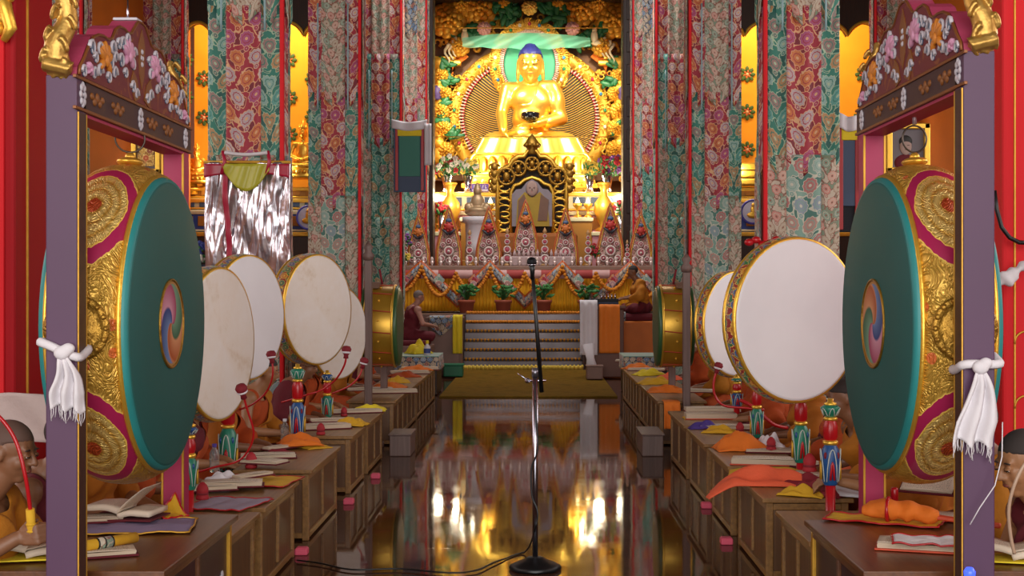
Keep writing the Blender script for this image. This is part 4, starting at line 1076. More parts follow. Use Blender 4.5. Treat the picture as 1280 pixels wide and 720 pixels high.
# right side lectern with orange and white cloth
t = thing('throne_seat', 'orange draped throne platform right of the steps', 'seat', (1.7, 24.9, 0))
MB().box((0, 0, .5), (1.0, .9, .98), bev=.03).build('base', mat('orange_silk_cover', '#c4650f', .6, 0, .1), t)
MB().box((0, 0, 1.06), (.92, .8, .14), bev=.06).build('cushion', MAROON, t)
t = thing('draped_lectern', 'narrow lectern covered in orange cloth beside the lamp steps', 'lectern', (P(757, 0, 24).x, 24.0, 0))
MB().box((0, 0, .62), (.62, .4, 1.2), bev=.02).build('body', mat('lectern_wood', '#6a4030', .5), t); MB().box((0, 0, 1.25), (.7, .48, .05), bev=.01).build('lectern_top', mat('lectern_wood', '#6a4030'), t)
drape('orange_drape', 'plain orange cloth hanging over the front of the lectern', 'cloth', P(749, 0, 23.7).x, P(775, 0, 23.7).x, 23.76, 1.285, .45, mat('orange_front_cloth', '#e07812', .7, 0, .08), .3)
drape('white_scarf', 'long white scarf hanging over the left side of the orange lectern', 'cloth', P(725, 0, 23.6).x, P(747, 0, 23.6).x, 23.7, 1.36, .42, WHITECL, .2, fold=.03, seed=3)
tag(MB().tube([P(735, 430, 23.6), P(738, 448, 23.55), P(740, 463, 23.5)], [.1, .07, .11], 12, flat=.4).build('white_scarf_tail', WHITECL), 'twisted white scarf tail falling to the small pink box', 'cloth')
t = thing('pink_box', 'small pinkish box on the carpet below the white scarf', 'box', (P(743, 0, 23.2).x, 23.2, .026)); MB().box((0, 0, .12), (.28, .3, .22), bev=.02).build('box_body', PKB, t); MB().box((0, 0, .235), (.3, .32, .02), bev=.006).build('lid', PKB, t)
t = thing('book_stand_top', 'dark blue wrapped books and glasses on top of the lectern', 'books', (P(755, 0, 23.95).x, 23.95, 1.277))
MB().box((0, 0, .03), (.5, .3, .06), bev=.01).build('wrapped_book', mat('dark_blue_cloth', '#27344a', .7), t); MB().box((.05, 0, .09), (.4, .26, .06), bev=.01).build('wrapped_book', mat('black_cloth', '#1a1a20', .7), t)
mb = MB()
for j in range(5): mb.cyl((-.05+j*.06, -.1, .12), (-.05+j*.06, -.1, .2), .015, .015, 10)
mb.build('glass_tubes', CHROME, t)
drape('blue_stole', 'blue patterned stole hanging between orange cloths on the right throne', 'cloth', P(771, 0, 24.3).x, P(783, 0, 24.3).x, 24.5, 1.14, .55, BRO['blue'], .2, point=.4, seed=5)
# ------------------------------------------------------------------ foreground hanging drums in purple frames
def big_frame(side, xa_, dz, label, dlabel):
    """xa_ = aisle face X, side=-1 left, +1 right (outward direction)"""
    t = thing('drum_stand', label, 'frame', (0, 0, 0))
    t.location = (xa_+side*.05, 5.58, 0)
    y0, y1 = -.78, .75; zt = 2.35+dz; w = .10
    for y in (y0+.05, y1):
        near = y < 0
        zq = zt if near else zt-.12; mb = MB(); mb.box((0, y, zq/2), (w+(.01 if near else 0), w, zq), bev=.004); po = mb.build('post', PURPLE if near else MAGENTA, t)
        mb = MB()
        if near:
            mb.box((-side*.056, y, zt/2-.06), (.006, w*.9, zt-.14)); mb.build('brown_side_board', mat('dark_scroll_side', '#4a2a22', .5, 0, .3, 40), po)
            mb = MB()
            for q in (-1, 1):
                mb.box((-side*.0585, y+q*.043, zt/2-.06), (.004, .006, zt-.14))
            mb.build('gold_edge', GOLDP, po)
        else:
            for q in (-1, 1): mb.box((q*.047, y-.052, zt/2-.06), (.009, .008, zt-.14))
            mb.build('gold_edge', GOLDP, po)
    # lintel band
    L = y1-y0+.06; cyb = (y0+y1)/2+.02
    band = MB().box((0, cyb+.045, zt-.062), (w+.01, L-.06, .124), bev=.003).build('band', BANDM, t)
    MB().box((0, cyb+.05, zt-.13), (w*.98, L-.16, .012)).build('pink_underside', MAGENTA, band)
    fx = -side*(w/2+.006)
    mb = MB()
    for q in (-1, 1): mb.box((fx, cyb, zt-.062+q*.055), (.012, L+.04, .012), bev=.002)
    mb.build('band_moulding', mat('brown_gold_moulding', '#8a5228', .45, .3), band)
    WH = mat('painted_white_petal', '#c9c4cc', .5); OC = mat('painted_ochre', '#8a5424', .5)
    for k in range(3):   # white four petal knots
        y = y0+.06+k*(y1-y0-.1)/2; mb = MB()
        for a in range(8): mb.ell((fx, y+.022*math.cos(a*PI/4), zt-.062+.034*math.sin(a*PI/4)), (.007, .012, .014), n=8, m=6)
        mb.ell((fx, y, zt-.062), (.008, .006, .008), n=8, m=6); mb.build('white_knot', WH, band)
    for k in range(4):
        y = y0+.22+(k//2)*.72+(k % 2)*.25; mb = MB()
        for a in range(5): mb.ell((fx, y+(a-2)*.03, zt-.062+.008*(-1)**a), (.007, .02, .02-.003*abs(a-2)), n=8, m=6)
        mb.build('gold_scroll', OC, band)
    # crest board
    prof = [(0, .34), (.06, .335), (.11, .31), (.18, .27), (.24, .262), (.3, .27), (.38, .268), (.45, .245), (.5, .205), (.56, .19), (.64, .192), (.72, .185), (.8, .165), (.87, .12), (.93, .07), (.99, .03), (1.0, .0)]
    hl = L/2-.02
    outl = [(-hl*s_, h_) for s_, h_ in prof[::-1]]+[(hl*s_, h_) for s_, h_ in prof[1:]]
    M = Matrix.Translation((-w/2, cyb, zt))@Matrix(((0, 0, 1, 0), (1, 0, 0, 0), (0, 1, 0, 0), (0, 0, 0, 1)))
    cr = MB(); cr.prism(outl, M, w); crest = cr.build('crest_board', mat('crest_pink_edge', '#a23a58', .5), t)
    Mf = Matrix.Translation((fx-(.0 if side > 0 else .004), cyb, zt))@Matrix(((0, 0, 1, 0), (1, 0, 0, 0), (0, 1, 0, 0), (0, 0, 0, 1)))
    MB().prism([(a*.975, b*.965+.002) for a, b in outl], Matrix.Translation((fx-.006 if side < 0 else fx, cyb, zt))@Matrix(((0, 0, 1, 0), (1, 0, 0, 0), (0, 1, 0, 0), (0, 0, 0, 1))), .006).build('crest_face', CRESTM, crest)
    mb = MB(); mb.tube([(fx, cyb+a*.985, zt+b*.975+.004) for a, b in outl], .006, 6); mb.build('crest_outline', mat('brown_gold_moulding', '#8a5228'), crest)
    # carved lotus flowers, white scroll leaves
    PKF = mat('painted_pink_lotus', '#d59ab8', .5); ORF = mat('painted_orange_lotus', '#d8862c', .5); BL = mat('painted_blue_leaf', '#5d7088', .5)
    def fprism(pts, off, th):
        return MB().prism(pts, Matrix.Translation(((fx+off) if side < 0 else (fx-off-th), cyb, zt))@Matrix(((0, 0, 1, 0), (1, 0, 0, 0), (0, 1, 0, 0), (0, 0, 0, 1))), th)
    def lotus(y, z, m, r=.05):
        mb = MB()
        for a in (-1.1, -.55, 0, .55, 1.1): mb.ell((fx-side*.004, y+r*.75*math.sin(a), z+r*.6*math.cos(a)), (.012, r*.3, r*.62), Matrix.Rotation(-a, 3, 'X'), 10, 8)
        for a in (-.9, .9): mb.ell((fx-side*.004, y+r*.8*math.sin(a), z-r*.3), (.012, r*.28, r*.5), Matrix.Rotation(a, 3, 'X'), 10, 8)
        mb.ell((fx-side*.01, y, z), (.01, r*.35, r*.4), n=10, m=8); mb.build('lotus_flower', m, crest)
    def curl(y, z, sg, r=.026):
        mb = MB(); mb.tube([(fx-side*.004, y+sg*r*(1-.09*i)*math.cos(i*.75), z+r*(1-.09*i)*math.sin(i*.75)) for i in range(9)], [.008*(1-.07*i) for i in range(9)], 7); mb.build('white_scroll_leaf', WH, crest)
        mb = MB(); mb.ell((fx-side*.002, y, z-.0), (.006, r*.45, r*.6), n=8, m=6); mb.build('blue_leaf', BL, crest)
    for sg in (-1, 1):
        q = hl*sg
        lotus(cyb+q*.24, zt+.165, PKF, .06); lotus(cyb+q*.62, zt+.10, ORF, .062); lotus(cyb+q*.86, zt+.035, PKF, .026)
        for s_, z_ in ((.14, .19), (.16, .14), (.26, .23), (.33, .2), (.36, .13), (.29, .09), (.4, .19), (.46, .13), (.47, .07), (.5, .16), (.53, .1), (.56, .04), (.7, .05), (.7, .13), (.76, .09), (.78, .03), (.81, .12), (.93, .02), (.1, .03), (.16, .05)):
            curl(cyb+q*s_, zt+z_, sg*(-1)**int(s_*50), .031+.006*math.sin(s_*40))
    mb = MB()
    for a in range(6): mb.ell((fx, cyb+.012*math.cos(a*PI/3), zt+.19+.03*math.sin(a*PI/3)), (.008, .009, .012), n=8, m=6)
    mb.build('white_knot', WH, crest)
    for sg in (-1, 1):
        fprism([(sg*.03, .02), (sg*.1, .0), (sg*.16, .07), (sg*.12, .12), (sg*.07, .09)], 0, .004).build('ochre_panel', OC, crest)
    fprism([(-.035, .12), (0, .06), (.035, .12), (.045, .24), (0, .31), (-.045, .24)], 0, .003).build('ochre_panel', OC, crest)
    MB().cyl((0, cyb, zt+.33), (0, cyb, zt+.43), .006, .003, 8).build('finial_pin', CHROME, crest)
    MB().box((0, cyb, zt+.345), (w, .08, .012), bev=.004).build('white_cap', WH, crest)
    # gilt flame finials on the two post heads
    for y, s_ in ((y0+.02, 1.0), (y1+.0, .8)):
        mb = MB()
        mb.tube([(side*(.02*math.sin(a*.75)+.005), y+.01*math.cos(a), zt+.0+.034*s_*a) for a in range(12)], [s_*(.05-.0025*a) for a in range(12)], 14, flat=.8)
        for i in range(9):
            z = zt+.03+i*.038*s_; q_ = (-1)**i; cxx = side*(.02*math.sin((z-zt-.01)/(.034*s_)*.75)+.005)
            mb.tube([(cxx+q_*(.022+.024*math.sin(a*.45)), y-.036*s_+.003*a, z+.022*s_*math.cos(a*.75)) for a in range(8)], [.012-.001*a for a in range(8)], 7)
        mb.tube([(side*.0, y, zt-.0), (-side*.03, y-.02, zt+.02), (side*.06, y-.02, zt+.04)], .03*s_, 8)
        voxel(mb, .0045, 1).build('flame_finial', mat('aged_gilt', '#c2974c', .4, .75, .2, 20, .4, 60, .004), t)
    # ---- drum
    d = thing('hanging_drum', dlabel, 'drum', (xa_+side*.045, 5.60, 1.45))
    prof = []; n = 14; hwid = .135
    for i in range(n+1):
        v = i/n; z = -hwid+2*hwid*v; prof.append((.588+.066*math.sqrt(max(0, 1-(2*v-1)**2)), z))
    # barrel: axis along X, u=0 at the top
    mb = MB(); nn = 96; rings = []
    for (r, z) in prof:
        rings.append([mb.bm.verts.new((z, r*math.sin(2*PI*k/nn), r*math.cos(2*PI*k/nn))) for k in range(nn)])
    for i in range(n):
        for k in range(nn):
            k2 = (k+1) % nn; mb._f([rings[i][k], rings[i][k2], rings[i+1][k2], rings[i+1][k]], True, [(k/nn, i/n), ((k+1)/nn, i/n), ((k+1)/nn, (i+1)/n), (k/nn, (i+1)/n)])
    mb.build('barrel', BARREL, d)
    for q, nm in ((-side, 'f'), (side, 'b')):
        MX = Matrix.Rotation(PI/2*q, 4, 'Y')
        MB().lathe([(.585, hwid-.012), (.608, hwid-.008), (.612, hwid+.004), (.597, hwid+.01)], MX, 72).build('gold_hoop', GOLD, d)
        MB().lathe([(.597, hwid-.002), (.600, hwid+.012), (.594, hwid+.026), (.58, hwid+.03)], MX, 72).build('turquoise_hoop', TEALE, d)
        fc = MB().lathe([(.582, hwid+.0), (.582, hwid+.029), (.57, hwid+.033), (.3, hwid+.034), (0, hwid+.034)], MX, 72).build('drum_skin', TEALF, d)
        em = MB(); nr = 40
        c = em.bm.verts.new(MX@Vector((0, 0, hwid+.0375))); rg = [em.bm.verts.new(MX@Vector((.178*math.cos(2*PI*k/nr), .178*math.sin(2*PI*k/nr), hwid+.0375))) for k in range(nr)]
        for k in range(nr):
            a0, a1 = 2*PI*k/nr, 2*PI*(k+1)/nr
            em._f([c, rg[k], rg[(k+1) % nr]], True, [(.5, .5), (.5+.5*math.cos(a0), .5+.5*math.sin(a0)), (.5+.5*math.cos(a1), .5+.5*math.sin(a1))])
        e_ = em.build('swirl_emblem', EMBLEM, fc)
        MB().tube([MX@Vector((.18*math.cos(2*PI*k/48), .18*math.sin(2*PI*k/48), hwid+.037)) for k in range(48)], .006, 8, closed=True).build('emblem_rim', GOLDD, e_)
    # engraved side boss with ring, facing the camera side and the far side
    for q in (-1, 1):
        MX = Matrix.Translation((0, q*.648, 0))@Matrix.Rotation(-q*PI/2, 4, 'X')
        mb = MB(); mb.lathe([(.12, 0), (.122, .008), (.1, .014), (.095, .008), (.07, .012), (.06, .022), (.035, .018), (.03, .035), (0, .04)], MX, 32)
        for a in range(16): mb.ell(MX@Vector((.108*math.cos(a*PI/8), .108*math.sin(a*PI/8), .012)), .011, n=8, m=6)
        bo = mb.build('boss', GOLDD, d)
        MB().tube([MX@Vector((.045*math.cos(a*PI/10), .03, .0))+Vector((0, q*(.03+.0), .045*math.sin(a*PI/10))) for a in range(20)], .006, 8, closed=True).build('handle_ring', GOLDD, bo)
    # top hanger
    mb = MB(); mb.ell((0, 0, .665), (.05, .09, .02), n=16, m=8); mb.ell((0, 0, .685), (.02, .03, .02), n=12, m=8); mb.build('crown_mount', GOLD, d)
    zc = 2.236+dz-1.45; zr = .70+.07
    MB().tube([(.055*math.cos(a*PI/14), .02*math.cos(a*PI/14), zr-.01+.055*math.sin(a*PI/14)) for a in range(28)], .004, 8, closed=True).build('hanging_ring', CHROME if False else mat('iron_ring', '#5a5048', .4, .8), d)
    MB().tube([(0, 0, zr+.05), (0, 0, zc-.0)], .009, 8).build('hook', mat('pale_hook', '#b5a0a8', .4, .6), d)
    return t, d
big_frame(-1, -1.62, 0, 'purple posted drum frame with carved floral crest at left', 'great green-faced drum with embossed gilt barrel hanging in the left frame')
big_frame(1, 1.52, .085, 'purple posted drum frame with carved floral crest at right', 'great green-faced drum with embossed gilt barrel hanging in the right frame')

# ------------------------------------------------------------------ pole drums with white skins
RIM = floral('painted_rim', '#8a1f1c', ['#2e7a56', '#c98a2c', '#2f5f8a', '#c9b070'], '#2e6b3c', .07, '#d8b050')
def pole_drum(px, py, D, dia, az, m, label, rim_th=.2, skinlab=None, spread=1.0):
    """az = direction the skin faces, measured from towards-camera to the right"""
    c = P(px, py, D); r = dia/2
    n_ = Vector((math.sin(az), -math.cos(az), 0))
    t = thing('pole_drum', label, 'drum', c-Vector((0, 0, 0)))
    rot = n_.to_track_quat('Z', 'Y').to_matrix().to_4x4()
    M = rot@Matrix.Translation((0, 0, -rim_th))
    T = rim_th
    MB().lathe([(r*.97, 0), (r*1.0, .01), (r*1.025, T*.3), (r*1.035, T*.5), (r*1.025, T*.7), (r*1.0, T-.01)], M, 56, 2*PI*r, T).build('barrel', RIM, t)
    for z in (0.006, T-.006):
        MB().lathe([(r*.985, z-.012), (r*1.012, z-.012), (r*1.018, z), (r*1.012, z+.012), (r*.985, z+.012)], M, 56).build('gold_hoop', GOLD, t)
    MB().lathe([(r*.99, T-.004), (r*.985, T+.008), (r*.95, T+.012), (0, T+.012)], M, 56).build('drum_skin', m, t)
    MB().lathe([(r*.99, .004), (r*.985, -.008), (0, -.01)], M, 56).build('back_skin', m, t)
    return t
def pole_prof():
    return [('cap', [(0, 0), (.02, 0), (.03, -.012), (.018, -.03)], GOLD), ]
LOTB = mat('lotus_blue_paint', '#1f4f8a', .35, 0, .1); LOTG = mat('lotus_green_paint', '#1f7a62', .35, 0, .1); LOTW = mat('lotus_white_line', '#c9d0c8', .4)
def drum_pole(px, ytop, ybot, D, label, lean=0.0, bulb=LOTG, wide=1.0):
    """carved and painted lotus pole: gilt collars, red drum, lotus bulbs with white outlined petals; rests on the floor"""
    a = P(px, ytop, D); b = P(px+lean, ybot, D)
    h = a.z-b.z; t = thing('drum_pole', label, 'pole', (b.x, D, 0), 0, 'painted lotus drum poles')
    z0 = b.z; W = wide
    MB().cyl((0, 0, 0), (0, 0, z0+.03), .022*W, .026*W, 14).build('lower_shaft', mat('red_handle_lacquer', '#b3131c'), t)
    zb1 = z0+h*.50
    MB().lathe([(.032*W, z0), (.04*W, z0+.02), (.043*W, z0+h*.2), (.048*W, z0+h*.36), (.042*W, z0+h*.44), (.028*W, zb1)], n=20).build('lotus_bulb', bulb, t)
    for k in range(4):
        ang = k*PI/2-PI/2
        def pt(u, v, rr=1.0):
            return u
        pts = []
        for i in range(11):
            s_ = i/10; zz = z0+.02+(h*.4)*math.sin(s_*PI)**.7; wv = (s_-.5)*1.25
            rr = (.042+.006*((zz-z0)/(h*.4)))*W+.002
            pts.append((rr*math.cos(ang+wv), rr*math.sin(ang+wv), zz))
        MB().tube(pts, .0028*W, 6).build('petal_outline', LOTW, t)
        pts = [(x*1.0, y, z0+.02+(z-z0-.02)*.62) for x, y, z in pts]
        MB().tube([( .045*W*math.cos(ang+(i/6-.5)*.4)*1.08, .045*W*math.sin(ang+(i/6-.5)*.4)*1.08, z0+.03+h*.22*math.sin(i/6*PI)) for i in range(7)], .006*W, 6).build('petal_heart', GOLDP if k % 2 else REDP, t)
        MB().ell((.044*W*math.cos(ang+PI/4), .044*W*math.sin(ang+PI/4), z0+h*.37), (.009*W, .009*W, .018*W), n=8, m=6).build('petal_gem', LOTB if bulb is LOTG else DKRED, t)
    MB().lathe([(.02, zb1-.006), (.036*W, zb1), (.04*W, zb1+.01), (.036*W, zb1+.02), (.02, zb1+.026)], n=20).build('gilt_collar', GOLD, t)
    z2 = z0+h*.80
    MB().lathe([(.026*W, zb1+.02), (.037*W, zb1+.04), (.037*W, z2-.03), (.026*W, z2)], n=20).build('red_section', REDP, t)
    MB().lathe([(.02, z2-.004), (.033*W, z2), (.036*W, z2+.008), (.033*W, z2+.016), (.02, z2+.02)], n=20).build('gilt_collar', GOLD, t)
    MB().lathe([(.022*W, z2+.016), (.036*W, z2+.04), (.05*W, a.z-.02), (.04*W, a.z-.01), (.02, a.z)], n=20).build('lotus_cup', LOTB if bulb is LOTG else LOTG, t)
    for k in range(6):
        ang = k*PI/3-PI/2; MB().tube([((.034+.016*math.sin(i/6*PI))*W*math.cos(ang+(i/6-.5)*.8), (.034+.016*math.sin(i/6*PI))*W*math.sin(ang+(i/6-.5)*.8), z2+.025+(a.z-z2-.045)*math.sin(i/6*PI)) for i in range(7)], .0025, 6).build('cup_outline', LOTW, t)
    MB().lathe([(0, a.z-.01), (.03, a.z-.01), (.034, a.z+.004), (.016, a.z+.012), (.016, a.z+.03), (0, a.z+.03)], n=16).build('gilt_cap', GOLD, t)
    return t
L1 = pole_drum(276, 430, 8.5, .95, R(77), SKIND, 'white-skinned pole drum with yellowed stains just behind the left green drum', .12)
L2 = pole_drum(312, 397, 10.4, .95, R(68), SKINW, 'white-skinned pole drum half hidden behind the stained one at left', .12)
L3 = pole_drum(398, 387, 11.8, .95, R(62), SKIND, 'broad white-skinned pole drum turned to the aisle, left of the brocade pillar', .15)
L4 = pole_drum(424, 416, 13.2, .9, R(62), SKIND, 'smaller white-skinned pole drum tucked behind the broad one at left', .12)
R1 = pole_drum(998, 400, 7.9, .95, R(31), SKINW, 'large white-skinned pole drum with painted red rim beside the right green drum', .1)
R2 = pole_drum(920, 405, 12.4, .95, R(45), SKINW, 'white-skinned pole drum with gilt rim behind the large one at right', .1)
mb = MB(); c = P(940, 300, 7.85)
for i in range(6): mb.ell((c.x+.04*i, c.y+.1, c.z-.01+.015*math.sin(i*2)), (.03, .03, .022), n=8, m=6)
tag(mb.build('red_cord_bow', REDP), 'red knotted cord on top of the large right pole drum', 'cord')
drum_pole(285, 478, 592, 9.05, 'lotus-painted pole under the stained left drum, white outlined green bulb', 0, LOTG, 1.25)
drum_pole(237, 532, 612, 7.0, 'lotus-painted pole beside the far pink post of left frame', 0, LOTG, .85)
drum_pole(372, 460, 545, 10.0, 'lotus-painted pole under the broad left drum, red upper section', 0, LOTB, 1.1)
drum_pole(409, 467, 522, 12.0, 'slim lotus-painted pole furthest along the left desks')
drum_pole(1001, 484, 578, 8.6, 'lotus-painted pole under the large right drum, orange-hearted green bulb', 0, LOTG, 1.1)
drum_pole(1038, 505, 606, 7.2, 'lotus-painted pole next to the right green drum, blue cup on top', 0, LOTB, 1.05)
drum_pole(946, 474, 547, 9.9, 'slim dark green lotus pole in the middle of the right desks', 0, LOTG, .95)
drum_pole(921, 472, 510, 12.0, 'short blue lotus pole furthest along the right desks', 0, LOTB, 1.05)

# ------------------------------------------------------------------ brass drums hung in plain frames further back
def brass_drum(side, xf, D, dz, flab, dlab, post_px):
    xo = xf+side*.30; cx = (xf+xo)/2
    t = thing('wooden_drum_frame', flab, 'frame', (cx+side*.05, D, 0))
    for y, hz in ((-.8, 1.85+dz), (.62, 1.6)):
        MB().box((0, y, hz/2), (.075, .075, hz), bev=.008).build('post', BROWNPOST, t)
    for z in (1.5+dz*.5,): MB().box((0, -.09, 1.62), (.06, 1.36, .07), bev=.01).build('crossbar', BROWNPOST, t)
    for y in (-.8,): MB().lathe([(.0, 0), (.05, 0), (.06, .05), (.03, .09), (.05, .13), (0, .2)], Matrix.Translation((0, y, 1.85+dz)), 16).build('carved_head', BROWNPOST, t)
    for y in (-.8, .62): MB().box((0, y, .03), (.3, .12, .06), bev=.01).build('foot', BROWNPOST, t)
    d = thing('brass_drum', dlab, 'drum', (cx, D, 1.19))
    BR = mat('brushed_brass', '#d0a038', .34, .6, .12, 5)
    MX = Matrix.Rotation(PI/2, 4, 'Y')
    MB().lathe([(.42, -.15), (.425, -.13), (.425, .13), (.42, .15)], MX, 56).build('barrel', BR, d)
    for z in (-.14, .14, ): MB().lathe([(.42, z-.012), (.438, z-.01), (.442, z), (.438, z+.01), (.42, z+.012)], MX, 56).build('hoop', GOLD, d)
    GR = mat('olive_green_skin', '#3a5c38', .35)
    for q in (-1, 1): MB().lathe([(.422, .15), (.428, .17), (.42, .185), (.3, .188), (0, .188)], Matrix.Rotation(PI/2*q, 4, 'Y'), 56).build('drum_skin', GR, d)
    for k in range(12):
        a = k*PI/6+.1; MB().tube([(-.14, .434*math.cos(a), .434*math.sin(a)), (.14, .434*math.cos(a+.06), .434*math.sin(a+.06))], .006, 6).build('lacing', mat('red_lacing', '#b0401c', .6), d)
        MB().ell((.0, .432*math.cos(a+.26), .432*math.sin(a+.26)), .012, n=8, m=6).build('stud', GOLD, d)
    MB().tube([(0, 0, .44), (side*.03, 0, .6)], .012, 8).build('hanging_strap', DKRED, d)
    return t
brass_drum(-1, -1.46, 14.4, .02, 'plain grey-brown wooden drum frame at the far left of the aisle', 'small brass drum with green skin hanging on the left of the aisle', 461)
brass_drum(1, 1.32, 14.4, -.1, 'plain grey-brown wooden drum frame at the far right of the aisle', 'small brass drum with green skin hanging on the right of the aisle', 848)
# white khata scarves knotted on the front posts
def khata(c, side, L, lab, tailw=.13, sx=1):
    t = thing('khata', lab, 'scarf', c)
    mb = MB(); hw, hd = .064, .062
    ring = []
    for i in range(32):
        a = 2*PI*i/32; ring.append((hw*1.05*max(-1, min(1, 1.35*math.cos(a))), hd*1.05*max(-1, min(1, 1.35*math.sin(a)))+.0, .0+.012*math.sin(a*2)+(.02*side*math.cos(a))))
    mb.tube(ring, .016, 8, closed=True); mb.build('loop', WHITECL, t)
    kx = -side*.035*0+sx*.02
    mb = MB(); mb.ell((kx, -.085, -.01), (.03, .024, .026), n=12, m=8); mb.ell((kx+.02, -.08, .005), (.025, .02, .02), n=10, m=8); voxel(mb, .006, 1).build('knot', WHITECL, t)
    def fn(u, v):
        w_ = .025+(tailw-.025)*min(1, v*1.5)**.8
        x = kx+(u-.5)*w_*1.0+sx*.03*v+.01*math.sin(v*5)
        y = -.085-.018*math.sin(u*PI*5+v*1.5)*min(1, v*2.5)-.004*math.sin(v*12)
        return (x, y, -.02-L*v*(1-.12*abs(math.sin(u*7)))-.02*u*v)
    MB().grid(fn, 36, 24, .003).build('tail', WHITECL, t)
    mb = MB()
    for i in range(22):
        u = (i+.5)/22; e = Vector(fn(u, 1)); mb.tube([e+Vector((0, 0, .01)), e+Vector((.003*math.sin(i*3), -.002, -.02)), e+Vector((.007*math.sin(i*5), 0, -.04))], .0016, 4)
    mb.build('fringe', WHITECL, t)
    return t
khata((-1.675, 4.85, 1.6-(437-359)*4.8/1700), -1, .19, 'white scarf knotted round the left purple post', .11, 1)
kr = khata((1.575, 4.85, 1.6-(455-359)*4.8/1700), 1, .27, 'white fringed scarf knotted round the right purple post', .15, -.6)
MB().tube([(.06, -.1, -.2), (.055, -.11, -.32), (.03, -.11, -.42), (-.02, -.1, -.5), (-.05, -.09, -.56)], .0022, 5).build('loose_thread', WHITECL, kr)
# ------------------------------------------------------------------ low prayer desks
def desk(side, xa_, y0, y1, h, w, label, near=False, grp=None, fancy=False):
    """xa_: aisle edge; box body with frame and panels, overhanging top, short feet"""
    cx = xa_+side*w/2; cy = (y0+y1)/2; L = y1-y0
    t = thing('prayer_desk', label, 'desk', (cx, cy, 0), 0, grp)
    tm = DESKTOPN if near else DESKTOP; sm = mat('dark_red_desk_front', '#3a1420', .4, 0, .2, 8) if fancy else DESKSIDE
    MB().box((0, 0, h-.0125), (w, L, .025), bev=.005).build('desk_top', tm, t)
    o = .025; bw, bl = w-2*o, L-2*o; bz = .012
    MB().box((0, 0, (h-.025+bz)/2+.012), (bw-.03, bl-.03, h-.025-bz-.024)).build('carcass', sm, t)
    st = .04
    for sx in (-1, 1):
        for sy in (-1, 1):
            MB().box((sx*(bw/2-st/2), sy*(bl/2-st/2), (h-.026)/2), (st, st, h-.028), bev=.004).build('leg', GOLDP if (fancy and sy > 0 and sx == -side) else tm, t)
    for sx in (-1, 1):
        for z in (bz+.02, h-.05):
            MB().box((sx*(bw/2-.008), 0, z), (.016, bl-2*st, .035), bev=.003).build('rail', tm, t)
    for sy in (-1, 1):
        for z in (bz+.02, h-.05):
            MB().box((0, sy*(bl/2-.008), z), (bw-2*st, .016, .035), bev=.003).build('rail', tm, t)
    n = max(1, int(round(L/.55)))
    for k in range(1, n):
        MB().box((-side*(bw/2-.008), -bl/2+bl*k/n, h/2), (.016, .03, h-.13), bev=.003).build('stile', tm, t)
    if fancy:
        for k in range(5):
            mb = MB(); y = -bl/2+.15+k*(bl-.3)/4
            for a in range(5): mb.ell((-side*(bw/2-.012), y+.03*math.cos(a*1.26), h*.5+.04*math.sin(a*1.26)), (.006, .02, .02), n=8, m=6)
            mb.build('painted_flower', mat('painted_white_petal', '#c9c4cc'), t)
    return t
DL = 'wooden prayer desks along the left of the aisle'; DR = 'wooden prayer desks along the right of the aisle'
desk(-1, -1.355, 4.98, 6.23, .56, .70, 'dark polished near desk under the left purple frame', True, None, True)
desk(1, 1.205, 4.98, 6.08, .56, .72, 'dark polished near desk under the right purple frame', True, None, True)
for y0, y1, lab in ((6.27, 6.96, 'light brown left desk directly behind the dark near one'), (7.08, 8.1, 'left desk with white and yellow cloths on top'), (8.55, 9.84, 'left desk carrying the bright orange folded cloth'),
                    (10.5, 11.42, 'left desk in the middle of the row, yellow cloth on its edge'), (11.6, 12.75, 'left desk just in front of the wooden drum frame')):
    desk(-1, -1.4, y0, y1, .45, .5, lab, False, None)
for y0, y1, lab in ((6.14, 7.0, 'light brown right desk directly behind the dark near one'), (7.4, 8.48, 'right desk under the long coral cloth'), (8.72, 9.72, 'right desk under the domed orange cloth'),
                    (9.96, 11.12, 'right desk with violet bundle and white papers'), (11.3, 12.65, 'right desk carrying stacked loose-leaf books')):
    desk(1, 1.24, y0, y1, .45, .5, lab, False, None)
for s_, x in ((-1, -1.4), (1, 1.24)):
    nm = 'left' if s_ < 0 else 'right'
    desk(s_, x, 13.72, 16.4, .45, .5, 'long %s desk beyond the wooden drum frame' % nm)
    desk(s_, x, 16.46, 19.5, .45, .5, 'far long %s desk ending near the mustard carpet' % nm)
    # low shelf block beside the frame
for s_, px, py in ((-1, 529, 566), (-1, 529, 580), (1, 829, 560), (1, 826, 565)): pass
def brocade_table(side, x, y, label):
    t = thing('brocade_table', label, 'table', (x, y, 0))
    MB().box((0, 0, .28), (.62, 1.0, .54), bev=.01).build('body', DKWOOD, t)
    n2 = 24
    def fn(u, v):
        a = u*2*PI; s_ = 1.0; X_ = max(-1, min(1, 1.4*math.cos(a)))*(.33+.02*math.sin(u*60)*v); Y_ = max(-1, min(1, 1.4*math.sin(a)))*(.52+.02*math.sin(u*60)*v)
        return (X_, Y_, .57-.2*v)
    MB().grid(fn, 96, 6, .006, lambda u, v: (u*3, v*.3)).build('brocade_skirt', BRO['blue'], t)
    MB().box((0, 0, .575), (.67, 1.05, .02), bev=.008).build('brocade_top', BRO['pale'], t)
    return t
brocade_table(-1, -1.75, 20.6, 'low table with blue green brocade cover at the far left'); brocade_table(1, 1.65, 20.6, 'low table with blue green brocade cover at the far right')
